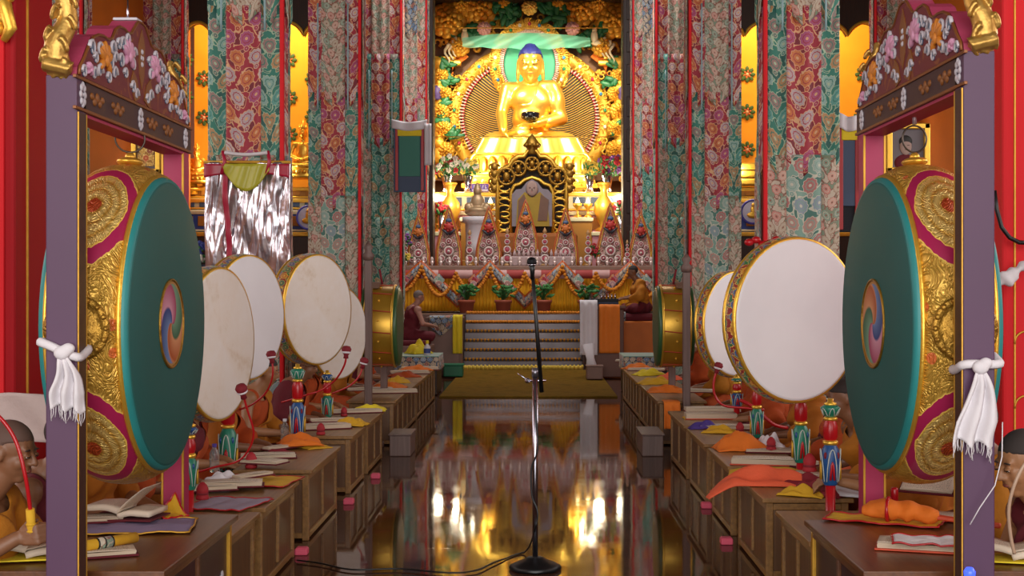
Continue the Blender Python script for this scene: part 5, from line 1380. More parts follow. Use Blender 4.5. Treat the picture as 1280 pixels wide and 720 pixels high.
# small pink blocks under the desk feet
for px, py, lab in ((465, 598, 'under the left desk in the middle of the row'), (371, 693, 'on the floor beside the near left desks'), (431, 630, 'by the foot of the left desk with orange cloth'), (888, 635, 'under the far foot of the right orange-cloth desk'), (914, 680, 'beside the right coral-cloth desk')):
    p = on(px, py); sg = -1 if px < CX else 1
    p.x = p.x+sg*-.0
    mb = MB(); mb.box((0, 0, .02), (.075, .08, .04), bev=.008); mb.box((0, 0, .04), (.06, .065, .008), bev=.003); o = mb.build('pink_block', PINKB); o.location = (p.x-sg*.03, p.y, 0); tag(o, 'small pink block on the granite, '+lab, 'block')
p = on(823, 583); 
t = thing('floor_box', 'low pale box on the floor beyond the right row of desks', 'box', (1.12, 13.2, 0)); MB().box((0, 0, .1), (.2, .7, .2), bev=.01).build('box_body', BROWNPOST, t); MB().box((0, 0, .205), (.22, .73, .014), bev=.004).build('lid', BROWNPOST, t)
t = thing('floor_box', 'low pale box on the floor beyond the left row of desks', 'box', (-1.27, 13.1, 0)); MB().box((0, 0, .1), (.2, .5, .2), bev=.01).build('box_body', BROWNPOST, t); MB().box((0, 0, .205), (.22, .53, .014), bev=.004).build('lid', BROWNPOST, t)

# ------------------------------------------------------------------ things on the desks
def book(p, rz, L, W, T, label, cover=MAROON, closed=True, tilt=0.0, grp=None):
    t = thing('loose_leaf_book', label, 'book', p, rz, grp); 
    if tilt: t.rotation_euler = (tilt, 0, rz)
    MB().box((0, 0, .004), (L+.02, W+.02, .008), bev=.002).build('back_cover', cover, t)
    mb = MB(); k = max(3, int(T/.006)); r2 = random.Random(int(L*1000+rz*100))
    for i in range(k): mb.box((r2.uniform(-.003, .003), r2.uniform(-.002, .002), .008+T*(i+.5)/k), (L, W, T/k*.9))
    mb.build('pages', PAPER, t)
    def fn(u, v): return ((u-.5)*L, (v-.5)*W, .0095+T+.004*math.sin(u*PI))
    MB().grid(fn, 10, 4, .001, lambda u, v: (u, v)).build('printed_leaf', PAGE, t)
    return t
def open_book(p, rz, L, W, label, lift=.06, tilt=0.0, cover=MAROON):
    """open book: two curved page stacks and a lifted leaf"""
    t = thing('open_book', label, 'book', p, rz); t.rotation_euler = (tilt, 0, rz)
    MB().box((0, 0, .003), (L*2+.02, W+.02, .006), bev=.002).build('cover', cover, t)
    for q in (-1, 1):
        def fn(u, v): return (q*u*L, (v-.5)*W, .03+.018*math.sin(min(1, u*1.6)*PI*.6)*(1-u*.4))
        mb = MB(); mb.grid(fn, 14, 4, .022, lambda u, v: ((u if q > 0 else 1-u), v)); mb.build('page_stack', PAGE, t)
    def fn(u, v): return (u*L*math.cos(.9-.3*u), (v-.5)*W, .04+u*lift*1.5)
    MB().grid(fn, 12, 4, .0012, lambda u, v: (u, v)).build('lifted_leaf', PAGE, t)
    return t
def crumple(p, rz, sx, sy, h, m, label, seed, name='folded_cloth', cat='cloth', drop=0.0, edge=0.0, dome=1.0, grp=None):
    """cloth bunched up on a desk; 'drop' lets its +x end hang below the desk edge"""
    def fn(u, v):
        x = (u-.5)*sx*(1+.12*nz((u*2, v*2, seed))); y = (v-.5)*sy*(1+.15*nz((v*2, u*2, seed+5)))
        e = (math.sin(u*PI)*math.sin(v*PI))**.45
        z = .004+h*e*(.55+.45*dome*math.sin(u*PI)*math.sin(v*PI))+h*.35*nz((u*5, v*3, seed))*e+.22*h*math.sin(v*13+seed+u*3)*e+.16*h*math.sin(u*17+v*9+seed)*e
        if drop and u > .75:
            q = (u-.75)/.25; z -= drop*q**1.5; x += .01*q
        return (x, y, max(z, .003) if not (drop and u > .75) else z)
    o = MB().grid(fn, 34, 26, .006).build(name, m); o.location = p; o.rotation_euler = (0, 0, rz); tag(o, label, cat, grp); return o
def flat_cloth(p, rz, sx, sy, m, label, seed, cornr=0.0, border=None):
    def fn(u, v):
        x = (u-.5)*sx*(1+.06*nz((v*3, u, seed))); y = (v-.5)*sy*(1+.1*nz((u*3, v, seed+3)))
        z = .004+.010*abs(nz((u*5, v*5, seed)))+.006*abs(math.sin(u*9+seed))+cornr*max(0, u+v-1.2)**1.5
        return (x, y, z)
    t = thing('book_cloth', label, 'cloth', p, rz)
    MB().grid(fn, 24, 18, .003).build('cloth', m, t)
    pts = [fn(i/20, 0) for i in range(21)]+[fn(1, i/20) for i in range(1, 21)]+[fn(1-i/20, 1) for i in range(1, 21)]+[fn(0, 1-i/20) for i in range(1, 20)]
    MB().tube(pts, .004, 6, closed=True).build('border', border or REDP, t)
    return t
h0, h1 = .562, .452
# --- near left desk
flat_cloth(on(168, 660, h0), R(8), .5, .34, mat('lilac_cloth', '#8a7a9a', .8), 'lilac book cloth with gilt hem under the open book on the near left desk', 1, 0, GOLDP)
flat_cloth(on(212, 648, h0)+Vector((0, 0, .006)), R(40), .12, .14, YELLOWC, 'yellow cloth corner folded over the lilac cloth on the near left desk', 2, .12)
open_book(on(158, 652, h0)+Vector((0, 0, .02)), R(-8), .15, .2, 'open book with a lifted leaf on the near left desk', .07)
book(on(120, 656, h0)+Vector((-.02, .02, .012)), R(15), .26, .12, .012, 'thin spread of pages beside the open book behind the left post')
b = book(on(118, 694, h0), R(22), .30, .14, .012, 'maroon-covered book under the yellow scroll on the near left desk')
t = thing('yellow_scroll', 'rolled yellow silk scroll with black and white band on the near left desk', 'scroll', on(129, 693, h0)+Vector((0, 0, .045)), R(52))
mb = MB(); mb.cyl((-.15, 0, 0), (.15, 0, 0), .021, .021, 20); mb.build('roll', LYELLOW if False else YELLOWC, t)
for q in (-1, 1): MB().tube([(q*.15, .014*math.cos(a*.8), .014*math.sin(a*.8)) for a in range(9)], .004, 6).build('rolled_end', YELLOWC, t)
mb = MB(); mb.cyl((-.03, 0, 0), (.035, 0, 0), .0225, .0225, 20); mb.build('patterned_band', BRO['cream'], t)
mb = MB(); 
for x in (-.03, .0, .035): mb.cyl((x-.003, 0, 0), (x+.003, 0, 0), .0235, .0235, 20)
mb.build('black_stripe', BLACK, t)
open_book(on(36, 697, h0)+Vector((0, 0, .006)), R(12), .2, .2, 'open loose pages left of the purple post in front of the chanting person', .02, 0, LYELLOW)
# --- left row
SPANS = {-1: [(6.27, 6.96), (7.08, 8.1), (8.55, 9.84), (10.5, 11.42), (11.6, 12.75), (13.5, 19.5)], 1: [(6.14, 7.0), (7.4, 8.48), (8.72, 9.72), (9.96, 11.12), (11.3, 12.65), (13.5, 19.5)]}
def L(px, py, dz=0.0):
    p = on(px, py, h1); best = None
    for a, b in SPANS[-1 if px < CX else 1]:
        y = min(max(p.y, a+.09), b-.09)
        if best is None or abs(y-p.y) < abs(best-p.y): best = y
    x = p.x*best/p.y; x = max(-1.83, min(-1.42, x)) if px < CX else min(1.66, max(1.28, x))
    return Vector((x, best, h1+dz))
flat_cloth(L(282, 632), R(-15), .36, .4, mat('pale_lilac_cloth', '#a79aae', .8), 'lilac cloth with red hem hanging on the first low left desk', 3)
flat_cloth(L(322, 602), R(-8), .44, .42, YELLOWC, 'yellow cloth with red hem spread on the second low left desk', 4)
book(L(258, 615, .012), R(20), .3, .14, .018, 'open pages resting over lilac cloth beside the far pink post', MAROON)
book(L(290, 612, .02), R(10), .34, .15, .02, 'open loose leaves on the yellow cloth of the second low left desk', MAROON)
book(L(316, 598, .03), R(55), .26, .07, .012, 'narrow page stack slanting over the yellow cloth', MAROON)
crumple(L(262, 600, .01), R(0), .2, .16, .045, WHITECL, 'crumpled white cloth below the stained white drum', 11)
def redbell(p, label, s=1.0):
    t = thing('red_cone', label, 'ornament', p); t.scale = (s,)*3
    MB().lathe([(0, 0), (.036, 0), (.04, .012), (.03, .03), (.034, .045), (.036, .06), (.025, .085), (.01, .1), (0, .102)], n=20).build('cone', mat('red_cloth_cone', '#a8202a', .7), t)
    MB().lathe([(.031, .026), (.037, .03), (.037, .036), (.031, .042)], n=20).build('band', DKRED, t)
redbell(L(314, 587), 'dark red cloth-covered cone beside the first green lotus pole'); redbell(L(401, 549), 'dark red cloth-covered cone on the orange-cloth left desk', .9)
redbell(L(253, 632, .03), 'dark red cone over the pages next to the pink post', .9)
crumple(L(375, 556, .02), R(20), .3, .26, .07, ORANGEC, 'bright orange folded cloth on the left desk under the broad drum', 12)
book(L(335, 572, .0), R(12), .36, .16, .016, 'pale loose leaves left of the orange folded cloth', MAROON)
book(L(356, 562, .01), R(50), .34, .07, .014, 'narrow stack of leaves slanting toward the orange folded cloth', MAROON)
crumple(L(350, 568, .0), R(0), .2, .14, .03, DKRED, 'dark red book wrap beneath the slanting leaves', 13)
book(L(404, 536, .0), R(25), .42, .16, .03, 'white loose leaves on the middle left desk', MAROON); book(L(416, 530, .03), R(15), .36, .14, .014, 'upper white leaf stack on the middle left desk')
crumple(L(438, 532, .005), R(-10), .28, .2, .055, YELLOWC, 'yellow folded cloth on the middle left desk', 14)
redbell(L(430, 520), 'dark red cone behind the yellow cloth on the middle left desk', .8)
book(L(442, 516, .0), R(20), .5, .16, .02, 'pale leaves on the left desk before the wooden frame')
book(L(435, 488, .0), R(15), .5, .16, .02, 'small pale leaf stack on the far left, beyond the wooden frame foot')
crumple(L(462, 512, .0), R(5), .3, .2, .05, LYELLOW, 'light yellow folded cloth at the foot of the left wooden frame', 15)
# --- far left long desks
for i, (px, py, m, sx, lab) in enumerate(((487, 485, ORANGEC, .4, 'orange cloth on the near end of the long left desk'), (497, 478, YELLOWC, .3, 'yellow cloth amid papers on the long left desk'), (505, 471, RUST, .4, 'rust red cloth on the middle of the long left desk'), (520, 463, ORANGEC, .4, 'orange cloth on the far part of the long left desk'), (523, 442, LYELLOW, .35, 'bright yellow pointed cloth on the far brocade table'))):
    p = on(px, py, h1 if i < 4 else .59); crumple(p, R(10*i), sx, .3, .06 if i < 4 else .16, m, lab, 20+i)
for i, (px, py, lab) in enumerate(((492, 491, 'pale leaf stack at the near end of the long left desk'), (512, 467, 'white leaf stack on the far half of the long left desk'), (525, 462, 'white leaf stack by the far brocade table on the left'))):
    book(on(px, py, h1), R(10), .5, .2, .03, lab)
t = thing('white_bottle', 'little white bottle with blue label on the far left brocade table', 'bottle', Vector((-1.6, 20.3, .586)))
MB().lathe([(0, 0), (.05, 0), (.05, .12), (.02, .16), (.02, .18), (0, .18)], n=18).build('bottle_body', WHITECL, t); MB().lathe([(.051, .03), (.052, .05), (.052, .09), (.051, .1)], n=18).build('blue_label', mat('label_blue', '#3a4a8a'), t); MB().lathe([(.022, .17), (.022, .22), (0, .22)], n=14).build('cap', LYELLOW, t)
# --- near right desk
book(on(1150, 686, h0)+Vector((.02, 0, .0)), R(-18), .36, .16, .02, 'orange-red covered book under white pages on the near right desk', mat('orange_red_cover', '#c9441c', .5))
flat_cloth(on(1163, 688, h0)+Vector((0, -.02, .034)), R(-15), .3, .2, WHITECL, 'white cloth with red hem lying over the book on the near right desk', 7)
flat_cloth(on(1105, 652, h0), R(-25), .5, .2, YELLOWC, 'yellow cloth spread under the orange bundle on the near right desk', 8)
t = thing('orange_bundle', 'long orange cloth bundle tied with a red band on the near right desk', 'bundle', on(1128, 655, h0)+Vector((0, 0, .05)), R(-22))
mb = MB(); mb.tube([(-.17, 0, 0), (-.14, 0, .005), (-.05, .0, .012), (.05, 0, .008), (.12, 0, .0), (.15, 0, -.005)], [.03, .05, .055, .052, .046, .025], 24, flat=.8)
bv = voxel(mb, .007, 2, lambda c, n__: .006*math.sin(c.x*60+4*nz(c, 9))+.006*nz(c, 20)); bv.build('wrapped_body', ORANGEC, t)
MB().tube([(-.06, .058*math.cos(a*PI/12), .01+.05*math.sin(a*PI/12)) for a in range(24)], .009, 8, closed=True).build('red_band', REDP, t)
MB().box((.27, -.005, -.02), (.28, .05, .018), Euler((0, .08, 0)), .006).build('red_slat', mat('orange_red_cover', '#c9441c'), t)
book(on(1150, 628, h0)+Vector((.1, .18, .06)), R(-35), .26, .13, .008, 'propped open leaf leaning behind the orange bundle', MAROON, True, R(35))
book(on(1190, 655, h0)+Vector((.05, .1, .0)), R(-30), .3, .13, .012, 'pale leaves reaching behind the right purple post')
open_book(on(1262, 700, h0)+Vector((0, 0, .004)), R(-14), .17, .16, 'open book on yellow cloth at the right edge before the seated person', .02, 0, LYELLOW)
t = thing('red_tube', 'upright red lacquer tube beside the right pink post on the near desk', 'tube', on(1118, 636, h0)); MB().lathe([(0, 0), (.018, 0), (.018, .09), (.014, .1), (0, .1)], n=16).build('tube_body', REDP, t); MB().lathe([(.0185, .02), (.0195, .024), (.0195, .032), (.0185, .036)], n=16).build('ring', DKRED, t)
p = P(1212, 716, 4.7); t = thing('blue_lamp', 'small glowing blue lamp cap at the foot of the right purple post', 'lamp', (p.x, p.y, 0))
MB().lathe([(0, 0), (.05, 0), (.05, .02), (.012, .03), (.012, p.z-.05), (.02, p.z-.04), (.02, p.z-.02), (0, p.z-.02)], n=16).build('stem', BLACK, t)
em_ = N('blue_glow'); em_.b.inputs['Emission Color'].default_value = (.05, .1, 1, 1); em_.b.inputs['Emission Strength'].default_value = 1.5
MB().lathe([(.0, p.z-.025), (.018, p.z-.02), (.02, p.z+.005), (.012, p.z+.018), (0, p.z+.02)], n=16).build('blue_cap', em_.fin('#2030e0', .3), t)
# --- right row
flat_cloth(L(1022, 600), R(-30), .5, .3, LYELLOW, 'yellow cloth with red hem beside the near right desk', 9)
t_ = crumple(L(1040, 620, .01), R(-35), .42, .13, .05, WHITECL, 'long white folded cloth pointing at the pink post on the right', 30)
crumple(on(955, 604, h1), R(172), .62, .3, .075, CORALC, 'long coral cloth draped over the edge of the right desk', 31, drop=.08)
crumple(L(1015, 607, .0), R(160), .4, .2, .05, DKRED, 'dark red wrap lying between the coral cloth and the white cloth', 32)
book(L(958, 580, .0), R(-12), .44, .18, .03, 'pink-edged open leaves above the coral cloth', mat('orange_red_cover', '#c9441c')); book(L(985, 585, .0), R(-40), .36, .16, .02, 'printed leaves beside the coral cloth by the green lotus pole')
crumple(L(962, 592, .0), R(-10), .5, .24, .035, YELLOWC, 'yellow cloth under the pink-edged leaves', 33)
redbell(L(1012, 598, .04), 'dark red cone on the printed leaves at the coral cloth desk', 1.1); redbell(L(964, 566, .02), 'dark red cone right of the domed orange cloth', .9); redbell(L(925, 542, .0), 'dark red cone behind the domed orange cloth', .9)
crumple(L(925, 562, .0), R(5), .36, .26, .10, ORANGEC, 'domed orange cloth on the third low right desk', 34, dome=1.6)
crumple(L(978, 558, .0), R(-10), .24, .2, .09, WHITECL, 'white rounded cloth bundle behind the slim dark lotus pole', 35)
book(L(950, 560, .0), R(-42), .4, .08, .016, 'orange slanting leaf stack beside the domed orange cloth', RUST); book(L(968, 565, .0), R(-10), .36, .16, .01, 'thin pale leaves right of the domed orange cloth')
crumple(L(881, 535, .0), R(5), .26, .12, .05, PURPLEC, 'violet cloth bundle on the fourth low right desk', 36, 'violet_bundle', 'bundle')
book(L(915, 535, .0), R(-10), .5, .18, .02, 'white leaves right of the violet bundle'); crumple(L(902, 541, .0), R(-20), .3, .16, .045, YELLOWC, 'yellow orange cloth before the white leaves on the right', 37)
book(L(888, 523, .0), R(0), .44, .2, .04, 'stacked loose-leaf book with yellow wrap on the fifth low right desk', mat('orange_red_cover', '#c9441c')); crumple(L(878, 523, .0), R(0), .34, .2, .03, YELLOWC, 'yellow wrap beneath the stacked book on the right', 38)
book(L(890, 510, .0), R(0), .5, .2, .03, 'second loose-leaf book behind the stacked one on the right', MAROON)
for i, (px, py, m, lab) in enumerate(((833, 490, ORANGEC, 'orange cloth at the near end of the long right desk'), (820, 480, YELLOWC, 'yellow cloth on the long right desk near the brass drum'), (812, 469, LYELLOW, 'light yellow cloth on the long right desk'), (797, 461, ORANGEC, 'orange cloth on the far part of the long right desk'), (835, 475, CORALC, 'coral cloth by the foot of the right wooden frame'))):
    crumple(on(px, py, h1), R(12*i), .42, .26, .07, m, lab, 40+i)
for px, py, lab in ((862, 490, 'pale leaves beside the right wooden frame'), (808, 463, 'pale leaves on the far long right desk'), (790, 452, 'thin leaves at the end of the far long right desk')): book(on(px, py, h1), R(-8), .5, .2, .02, lab)
drape('corner_cloth', 'orange cloth hanging over the corner of the long right desk by the frame post', 'cloth', 1.28, 1.44, 13.46, .455, .2, ORANGEC, .2, seed=8)
crumple(L(1020, 622, .0), R(-35), .3, .1, .07, DKRED, 'dark red cloth wrap in front of the blue-cupped lotus pole', 50)
crumple(L(1003, 628, .0), R(-30), .26, .12, .05, YELLOWC, 'yellow folded cloth at the near end of the first low right desk', 51)
book(L(330, 590, .03), R(-20), .26, .15, .012, 'small white leaf stack on the far edge of the yellow cloth at left')
book(L(1075, 600, .0), R(-50), .3, .12, .03, 'leaf stack behind the right pink post')
crumple(L(392, 553, .0), R(40), .2, .2, .02, YELLOWC, 'yellow cloth corner under the bright orange folded cloth', 52)
# bottles of water (clear plastic) beside the poles
GL = N('clear_plastic'); GL.b.inputs['Transmission Weight'].default_value = .9; GL.b.inputs['IOR'].default_value = 1.3; GL = GL.fin('#dfe6ea', .08)
for px, py, z, lab, cc in ((268, 590, h1, 'clear plastic bottle with violet cap beside the first green lotus pole', PURPLEC), (356, 553, h1, 'clear plastic bottle lying behind the slanting leaves', WHITECL)):
    t = thing('water_bottle', lab, 'bottle', on(px, py, z))
    MB().lathe([(0, 0), (.03, 0), (.032, .03), (.029, .05), (.032, .08), (.03, .12), (.012, .15), (.012, .165), (0, .165)], n=20).build('bottle_body', GL, t); MB().lathe([(.014, .155), (.015, .175), (0, .176)], n=14).build('cap', cc, t)
# ------------------------------------------------------------------ drum beaters: long curved crooks with padded heads
def beater(pts, label, rr=.008, head=None, m=REDP, hm=DKRED, grip=None):
    P3 = [P(*p) for p in pts]; out = []
    for i in range(len(P3)-1):            # Catmull-Rom
        p0, p1, p2, p3 = P3[max(0, i-1)], P3[i], P3[i+1], P3[min(len(P3)-1, i+2)]
        for j in range(6):
            q = j/6; out.append(.5*((2*p1)+(p2-p0)*q+(2*p0-5*p1+4*p2-p3)*q*q+(3*p1-p0-3*p2+p3)*q**3))
    out.append(P3[-1]); o0 = out[0]
    t = thing('drum_beater', label, 'drumstick', o0); out = [p-o0 for p in out]
    MB().tube(out, rr, 8).build('crook', m, t)
    if head:
        d = (out[1]-out[0]).normalized(); rot = d.to_track_quat('Z', 'Y').to_matrix().to_4x4(); s_ = head
        MB().lathe([(0, -.03*s_), (.022*s_, -.026*s_), (.032*s_, -.008*s_), (.026*s_, .01*s_), (.014*s_, .03*s_), (.016*s_, .05*s_), (.0, .052*s_)], rot, 18).build('padded_head', hm, t)
        MB().lathe([(.0265*s_, .008*s_), (.029*s_, .012*s_), (.026*s_, .018*s_), (.022*s_, .02*s_)], rot, 18).build('white_ring', WHITECL, t)
    if grip:
        a = out[-1]; b = out[-3]; MB().tube([a+(a-b)*.3, a, b, out[-6]], .016, 12).build('yellow_grip', YELLOWC, t)
        for q in (a, b): MB().ell(q, (.02, .02, .008), n=10, m=6).build('grip_knot', YELLOWC, t)
    return t
beater([(302, 487, 7.9), (309, 512, 7.95), (317, 540, 8.0), (311, 562, 8.05), (296, 577, 8.1), (268, 584, 8.15), (238, 593, 8.2)], 'red curved beater against the stained left drum', .0065, 1.15)
beater([(339, 444, 9.7), (341, 468, 9.7), (333, 490, 9.75), (316, 505, 9.8), (300, 512, 9.9)], 'red curved beater against the half hidden left drum', .007, 1.15)
beater([(433, 438, 11), (431, 455, 11), (420, 474, 11.1), (403, 487, 11.2), (382, 494, 11.2), (352, 503, 11.3)], 'thin red curved beater at the smaller left drum', .008, 1.3)
beater([(455, 452, 12.4), (449, 470, 12.4), (436, 483, 12.4), (415, 492, 12.5)], 'thin red curved beater nearest the left wooden frame', .008, 1.3)
beater([(898, 458, 11.2), (892, 478, 11.2), (894, 495, 11.2), (905, 507, 11.2), (930, 510, 11.25), (955, 512, 11.3)], 'red curved beater at the right drum with gilt rim', .01, 1.2)
beater([(925, 500, 10.2), (940, 508, 10.2), (954, 520, 10.2), (968, 531, 10.2), (984, 535, 10.25)], 'red stick leaning beside the slim dark lotus pole', .014)
beater([(-22, 505, 4.95), (2, 524, 4.95), (20, 552, 4.95), (31, 592, 4.95), (37, 630, 4.98), (39.5, 664, 5.0)], 'red curved beater with yellow grip held at the left edge', .0075, None, REDP, DKRED, True)
beater([(1300, 560, 4.95), (1281, 580, 4.95), (1268, 606, 4.95), (1261, 636, 4.97), (1263, 668, 5.0), (1268, 692, 5.02)], 'pale curved beater held at the right edge', .0065, None, mat('pale_cane', '#b89880', .5))
# ------------------------------------------------------------------ microphone on its stand
D = 7.7; z0 = 0.0
t = thing('microphone_stand', 'chrome microphone stand with black boom standing in the aisle', 'stand', (on(669, 712).x, on(669, 712).y, 0))
mb = MB(); mb.lathe([(0, 0), (.145, 0), (.15, .012), (.14, .03), (.07, .055), (.05, .07), (.025, .075), (0, .075)], n=8); mb.build('octagonal_base', BLACK, t)
yy = t.location.y; k = yy/F
MB().cyl((0, 0, .07), (0, 0, 1.6-(462-CY)*k), .016, .016, 20).build('chrome_pole', CHROME, t)
zt = 1.6-(462-CY)*k
MB().cyl((0, 0, zt-.04), (0, 0, zt+.01), .02, .019, 20).build('clutch_collar', mat('dull_chrome', '#8a868f', .35, .9), t)
bl = P(677, 490, yy+.03)-Vector((t.location.x, yy, 0)); bt = P(666, 345, yy-.1)-Vector((t.location.x, yy, 0))
MB().tube([bl, bl.lerp(bt, .5), bt], [.013, .012, .010], 14).build('black_boom', BLACK, t)
mb = MB(); mb.cyl(bl.lerp(bt, .1)+Vector((-.07, -.0, .0)), bl.lerp(bt, .1)+Vector((.03, 0, 0)), .008, .008, 10); mb.ell(bl.lerp(bt, .1)+Vector((-.075, 0, 0)), .016, n=10, m=8); mb.cyl((-.10, 0, zt-.02), (-.03, -.0, zt-.07), .004, .004, 8); mb.build('boom_clamp', CHROME, t)
m_ = thing('microphone', 'black handheld microphone with grille ball on top of the stand', 'microphone', P(665.5, 345, yy-.1))
d = (P(665, 326, yy-.11)-P(666, 345, yy-.1))
MB().tube([(0, 0, -.02), (0, 0, .03), d*.75], [.010, .014, .019], 18).build('mic_body', BLACK, m_)
MB().tube([d*.72, d*.8], .0235, 18).build('silver_ring', CHROME, m_)
gr = mat('black_grille', '#15151a', .35, .6, .1, 20, .9, 500, .003); MB().ell(d*.8+Vector((0, 0, .012)), (.028, .028, .026), n=24, m=16).build('grille_ball', gr, m_)
ct = [P(669, 500, yy-.02), P(672, 560, yy-.03), P(664.5, 585, yy-.02), P(665, 620, yy-.02), P(672, 640, yy-.03), P(668, 664, yy-.03)]+[on(x, y, .012) for x, y in ((656, 690), (620, 702), (595, 713), (560, 716), (500, 711), (440, 712), (400, 704), (368, 700))]
ct2 = []
for i in range(len(ct)-1):
    p0, p1, p2, p3 = ct[max(0, i-1)], ct[i], ct[i+1], ct[min(len(ct)-1, i+2)]
    for j in range(6): q = j/6; v = .5*((2*p1)+(p2-p0)*q+(2*p0-5*p1+4*p2-p3)*q*q+(3*p1-p0-3*p2+p3)*q**3); v.z = max(v.z, .006); ct2.append(v)
tag(MB().tube(ct2, .005, 8).build('microphone_cable', BLACK), 'black cable winding down the microphone stand and across the granite', 'cable')
# plastic wrapped thangka on the nearest left pillar
DW = 12.9; x0, x1 = P(257, 0, DW).x, P(363, 0, DW).x; z1, z0 = P(0, 203, DW).z, P(0, 345, DW).z
t = thing('wrapped_banner', 'silver plastic wrapped banner with red border and yellow scarf hanging on the left pillar', 'banner', ((x0+x1)/2, DW, 0))
w_ = (x1-x0)/2
pls = N('crinkled_clear_foil'); cc = pls.coord('Object'); f_ = pls.noise(cc, 3, 4, .6, 1.5)
sp_ = pls.sep(cc); cv = pls.comb(pls.mth('MULTIPLY', sp_[0], 9.0), 0.0, pls.mth('MULTIPLY', sp_[2], 1.6)); pls.bump(pls.mth('ADD', pls.noise(cv, .8, 2, .5, .8), pls.mth('MULTIPLY', pls.noise(cc, 6, 2), .18)), .7, .07)
PLS = pls.fin(pls.mix(f_, lin('#9a9098'), lin('#e6dfe6')), .2, .85)
def fn(u, v): return ((u-.5)*2*w_, -.02-.03*math.sin(u*9+v*4)*math.sin(v*5)-.015*math.sin(u*25-v*8), z0+(z1-z0)*v)
MB().grid(fn, 60, 60, .01).build('silver_foil', PLS, t)
MB().box((0, .06, (z0+z1)/2), (w_*1.96, .08, (z1-z0)), bev=.01).build('painting_board', mat('grey_purple_board', '#6a5a66', .6), t)
mb = MB()
def fn2(u, v): return (-w_*.52+w_*.13*u+w_*.05*math.sin(v*6), -.07-.01*math.sin(v*20), z0+(z1-z0)*v*.99)
mb.grid(fn2, 4, 30, .006); mb.build('red_ribbon', mat('red_silk', '#b01a3a', .35), t)
mb = MB(); mb.grid(lambda u, v: ((u-.5)*2*w_, -.06-.01*math.sin(u*20), z1-.02-.13*v*(1-.4*math.sin(u*PI))), 40, 6, .006); mb.build('red_border', mat('red_silk', '#b01a3a'), t)
mb = MB(); mb.grid(lambda u, v: ((u-.5)*1.1*w_, -.085-.012*math.sin(u*18+v*3), z1-.02-(.06+.2*math.sin(u*PI)**1.0)*v), 40, 8, .006); mb.build('yellow_scarf', mat('lime_silk', '#b5b030', .35), t)
mb = MB(); mb.tube([(-w_*.5+w_*i/10, -.08, z1+.085-.02*math.sin(i/10*PI)) for i in range(11)], .03, 10, flat=.6); mb.build('white_roll', WHITECL, t)
for q in (-.55, .5): MB().tube([(w_*q, -.07, z1+.1), (w_*q+.02, -.09, z1), (w_*q-.01, -.08, z1-.12)], .018, 8).build('hanging_cord', mat('red_silk', '#b01a3a'), t)
MB().cyl((-w_*1.02, -.03, z1+.0), (w_*1.02, -.03, z1+.0), .015, .015, 10).build('top_rod', GOLDP, t)
# small thangka with white scarf by the doorway post, left
DT = 24.6
def thangka(px0, px1, py0, py1, D, label, scarf=True, dark=False):
    a, b = P(px0, py0, D), P(px1, py1, D); cx = (a.x+b.x)/2; w_ = (b.x-a.x)/2; zt_, zb_ = a.z, b.z
    t = thing('thangka', label, 'painting', (cx, D, 0))
    MB().box((0, .03, (zt_+zb_)/2), (w_*2, .04, zt_-zb_), bev=.005).build('cloth_mount', mat('dark_mount', '#20242c', .8) if dark else BRO['blue'], t)
    MB().box((0, -.0, (zt_+zb_)/2+.05), (w_*1.3, .03, (zt_-zb_)*.62), bev=.004).build('painting', BRO['blue'] if dark else BRO['green'], t); MB().box((0, -.02, zt_-.12), (w_*1.5, .03, .2), bev=.01).build('yellow_valance', LYELLOW, t)
    mb = MB()
    for q in (-1, 1): mb.box((q*w_*.8, -.01, (zt_+zb_)/2), (.05, .03, (zt_-zb_)*.96), bev=.005)
    mb.build('red_border', REDP, t)
    if scarf:
        mb = MB(); mb.grid(lambda u, v: ((u-.5)*2.2*w_, -.05-.02*math.sin(u*12), zt_+.08-.16*v-.05*math.sin(u*PI)), 24, 5, .01); mb.grid(lambda u, v: (w_*.95+.12*u, -.05-.02*math.sin(u*9), zt_-v*.75), 6, 14, .01)
        mb.build('white_scarf', WHITECL, t)
    return t
thangka(492, 532, 155, 240, 24.6, 'small red-bordered thangka with white scarf by the left doorway post')
thangka(1048, 1074, 150, 290, 14.6, 'dark thangka with white scarf behind the nearest right pillar', True, True)
DB = 30.0
def framed(px0, px1, py0, py1, D, label, person=False):
    a, b = P(px0, py0, D), P(px1, py1, D); cx = (a.x+b.x)/2; cz = (a.z+b.z)/2; w_, h_ = b.x-a.x, a.z-b.z
    t = thing('framed_picture', label, 'picture', (cx, D, cz))
    MB().box((0, .03, 0), (w_, .05, h_)).build('picture_board', mat('grey_picture', '#6d6468', .6), t)
    mb = MB(); fr = .05*w_+.02
    for q in (-1, 1): mb.box((q*(w_/2), -.01, 0), (fr*1.6, .08, h_+fr*1.6), bev=.01); mb.box((0, -.01, q*h_/2), (w_+fr*1.6, .08, fr*1.6), bev=.01)
    mb.build('gilt_frame', GOLD, t)
    if person:
        mb = MB(); mb.ell((-.05*w_, -.0, .05*h_), (.16*w_, .02, .2*h_), n=20, m=14); mb.build('printed_face', mat('print_face', '#a98c80'), t)
        mb = MB(); mb.ell((-.05*w_, .003, .16*h_), (.175*w_, .02, .14*h_), n=20, m=14); mb.build('printed_hair', mat('print_hair', '#17130f'), t)
        mb = MB(); mb.ell((-.05*w_, .004, -.33*h_), (.3*w_, .02, .2*h_), n=20, m=14); mb.build('printed_robe', MAROON, t)
        mb = MB()
        for q in (-1, 1): mb.box((-.05*w_+q*.06*w_, -.02, .07*h_), (.06*w_, .008, .012*h_)); 
        mb.box((-.05*w_, -.02, -.03*h_), (.07*w_, .008, .012*h_)); mb.build('printed_features', mat('print_dark', '#4a3830'), t)
    else:
        MB().box((0, -.005, 0), (w_*.7, .03, h_*.7)).build('painted_scene', BRO['gold'], t)
    return t
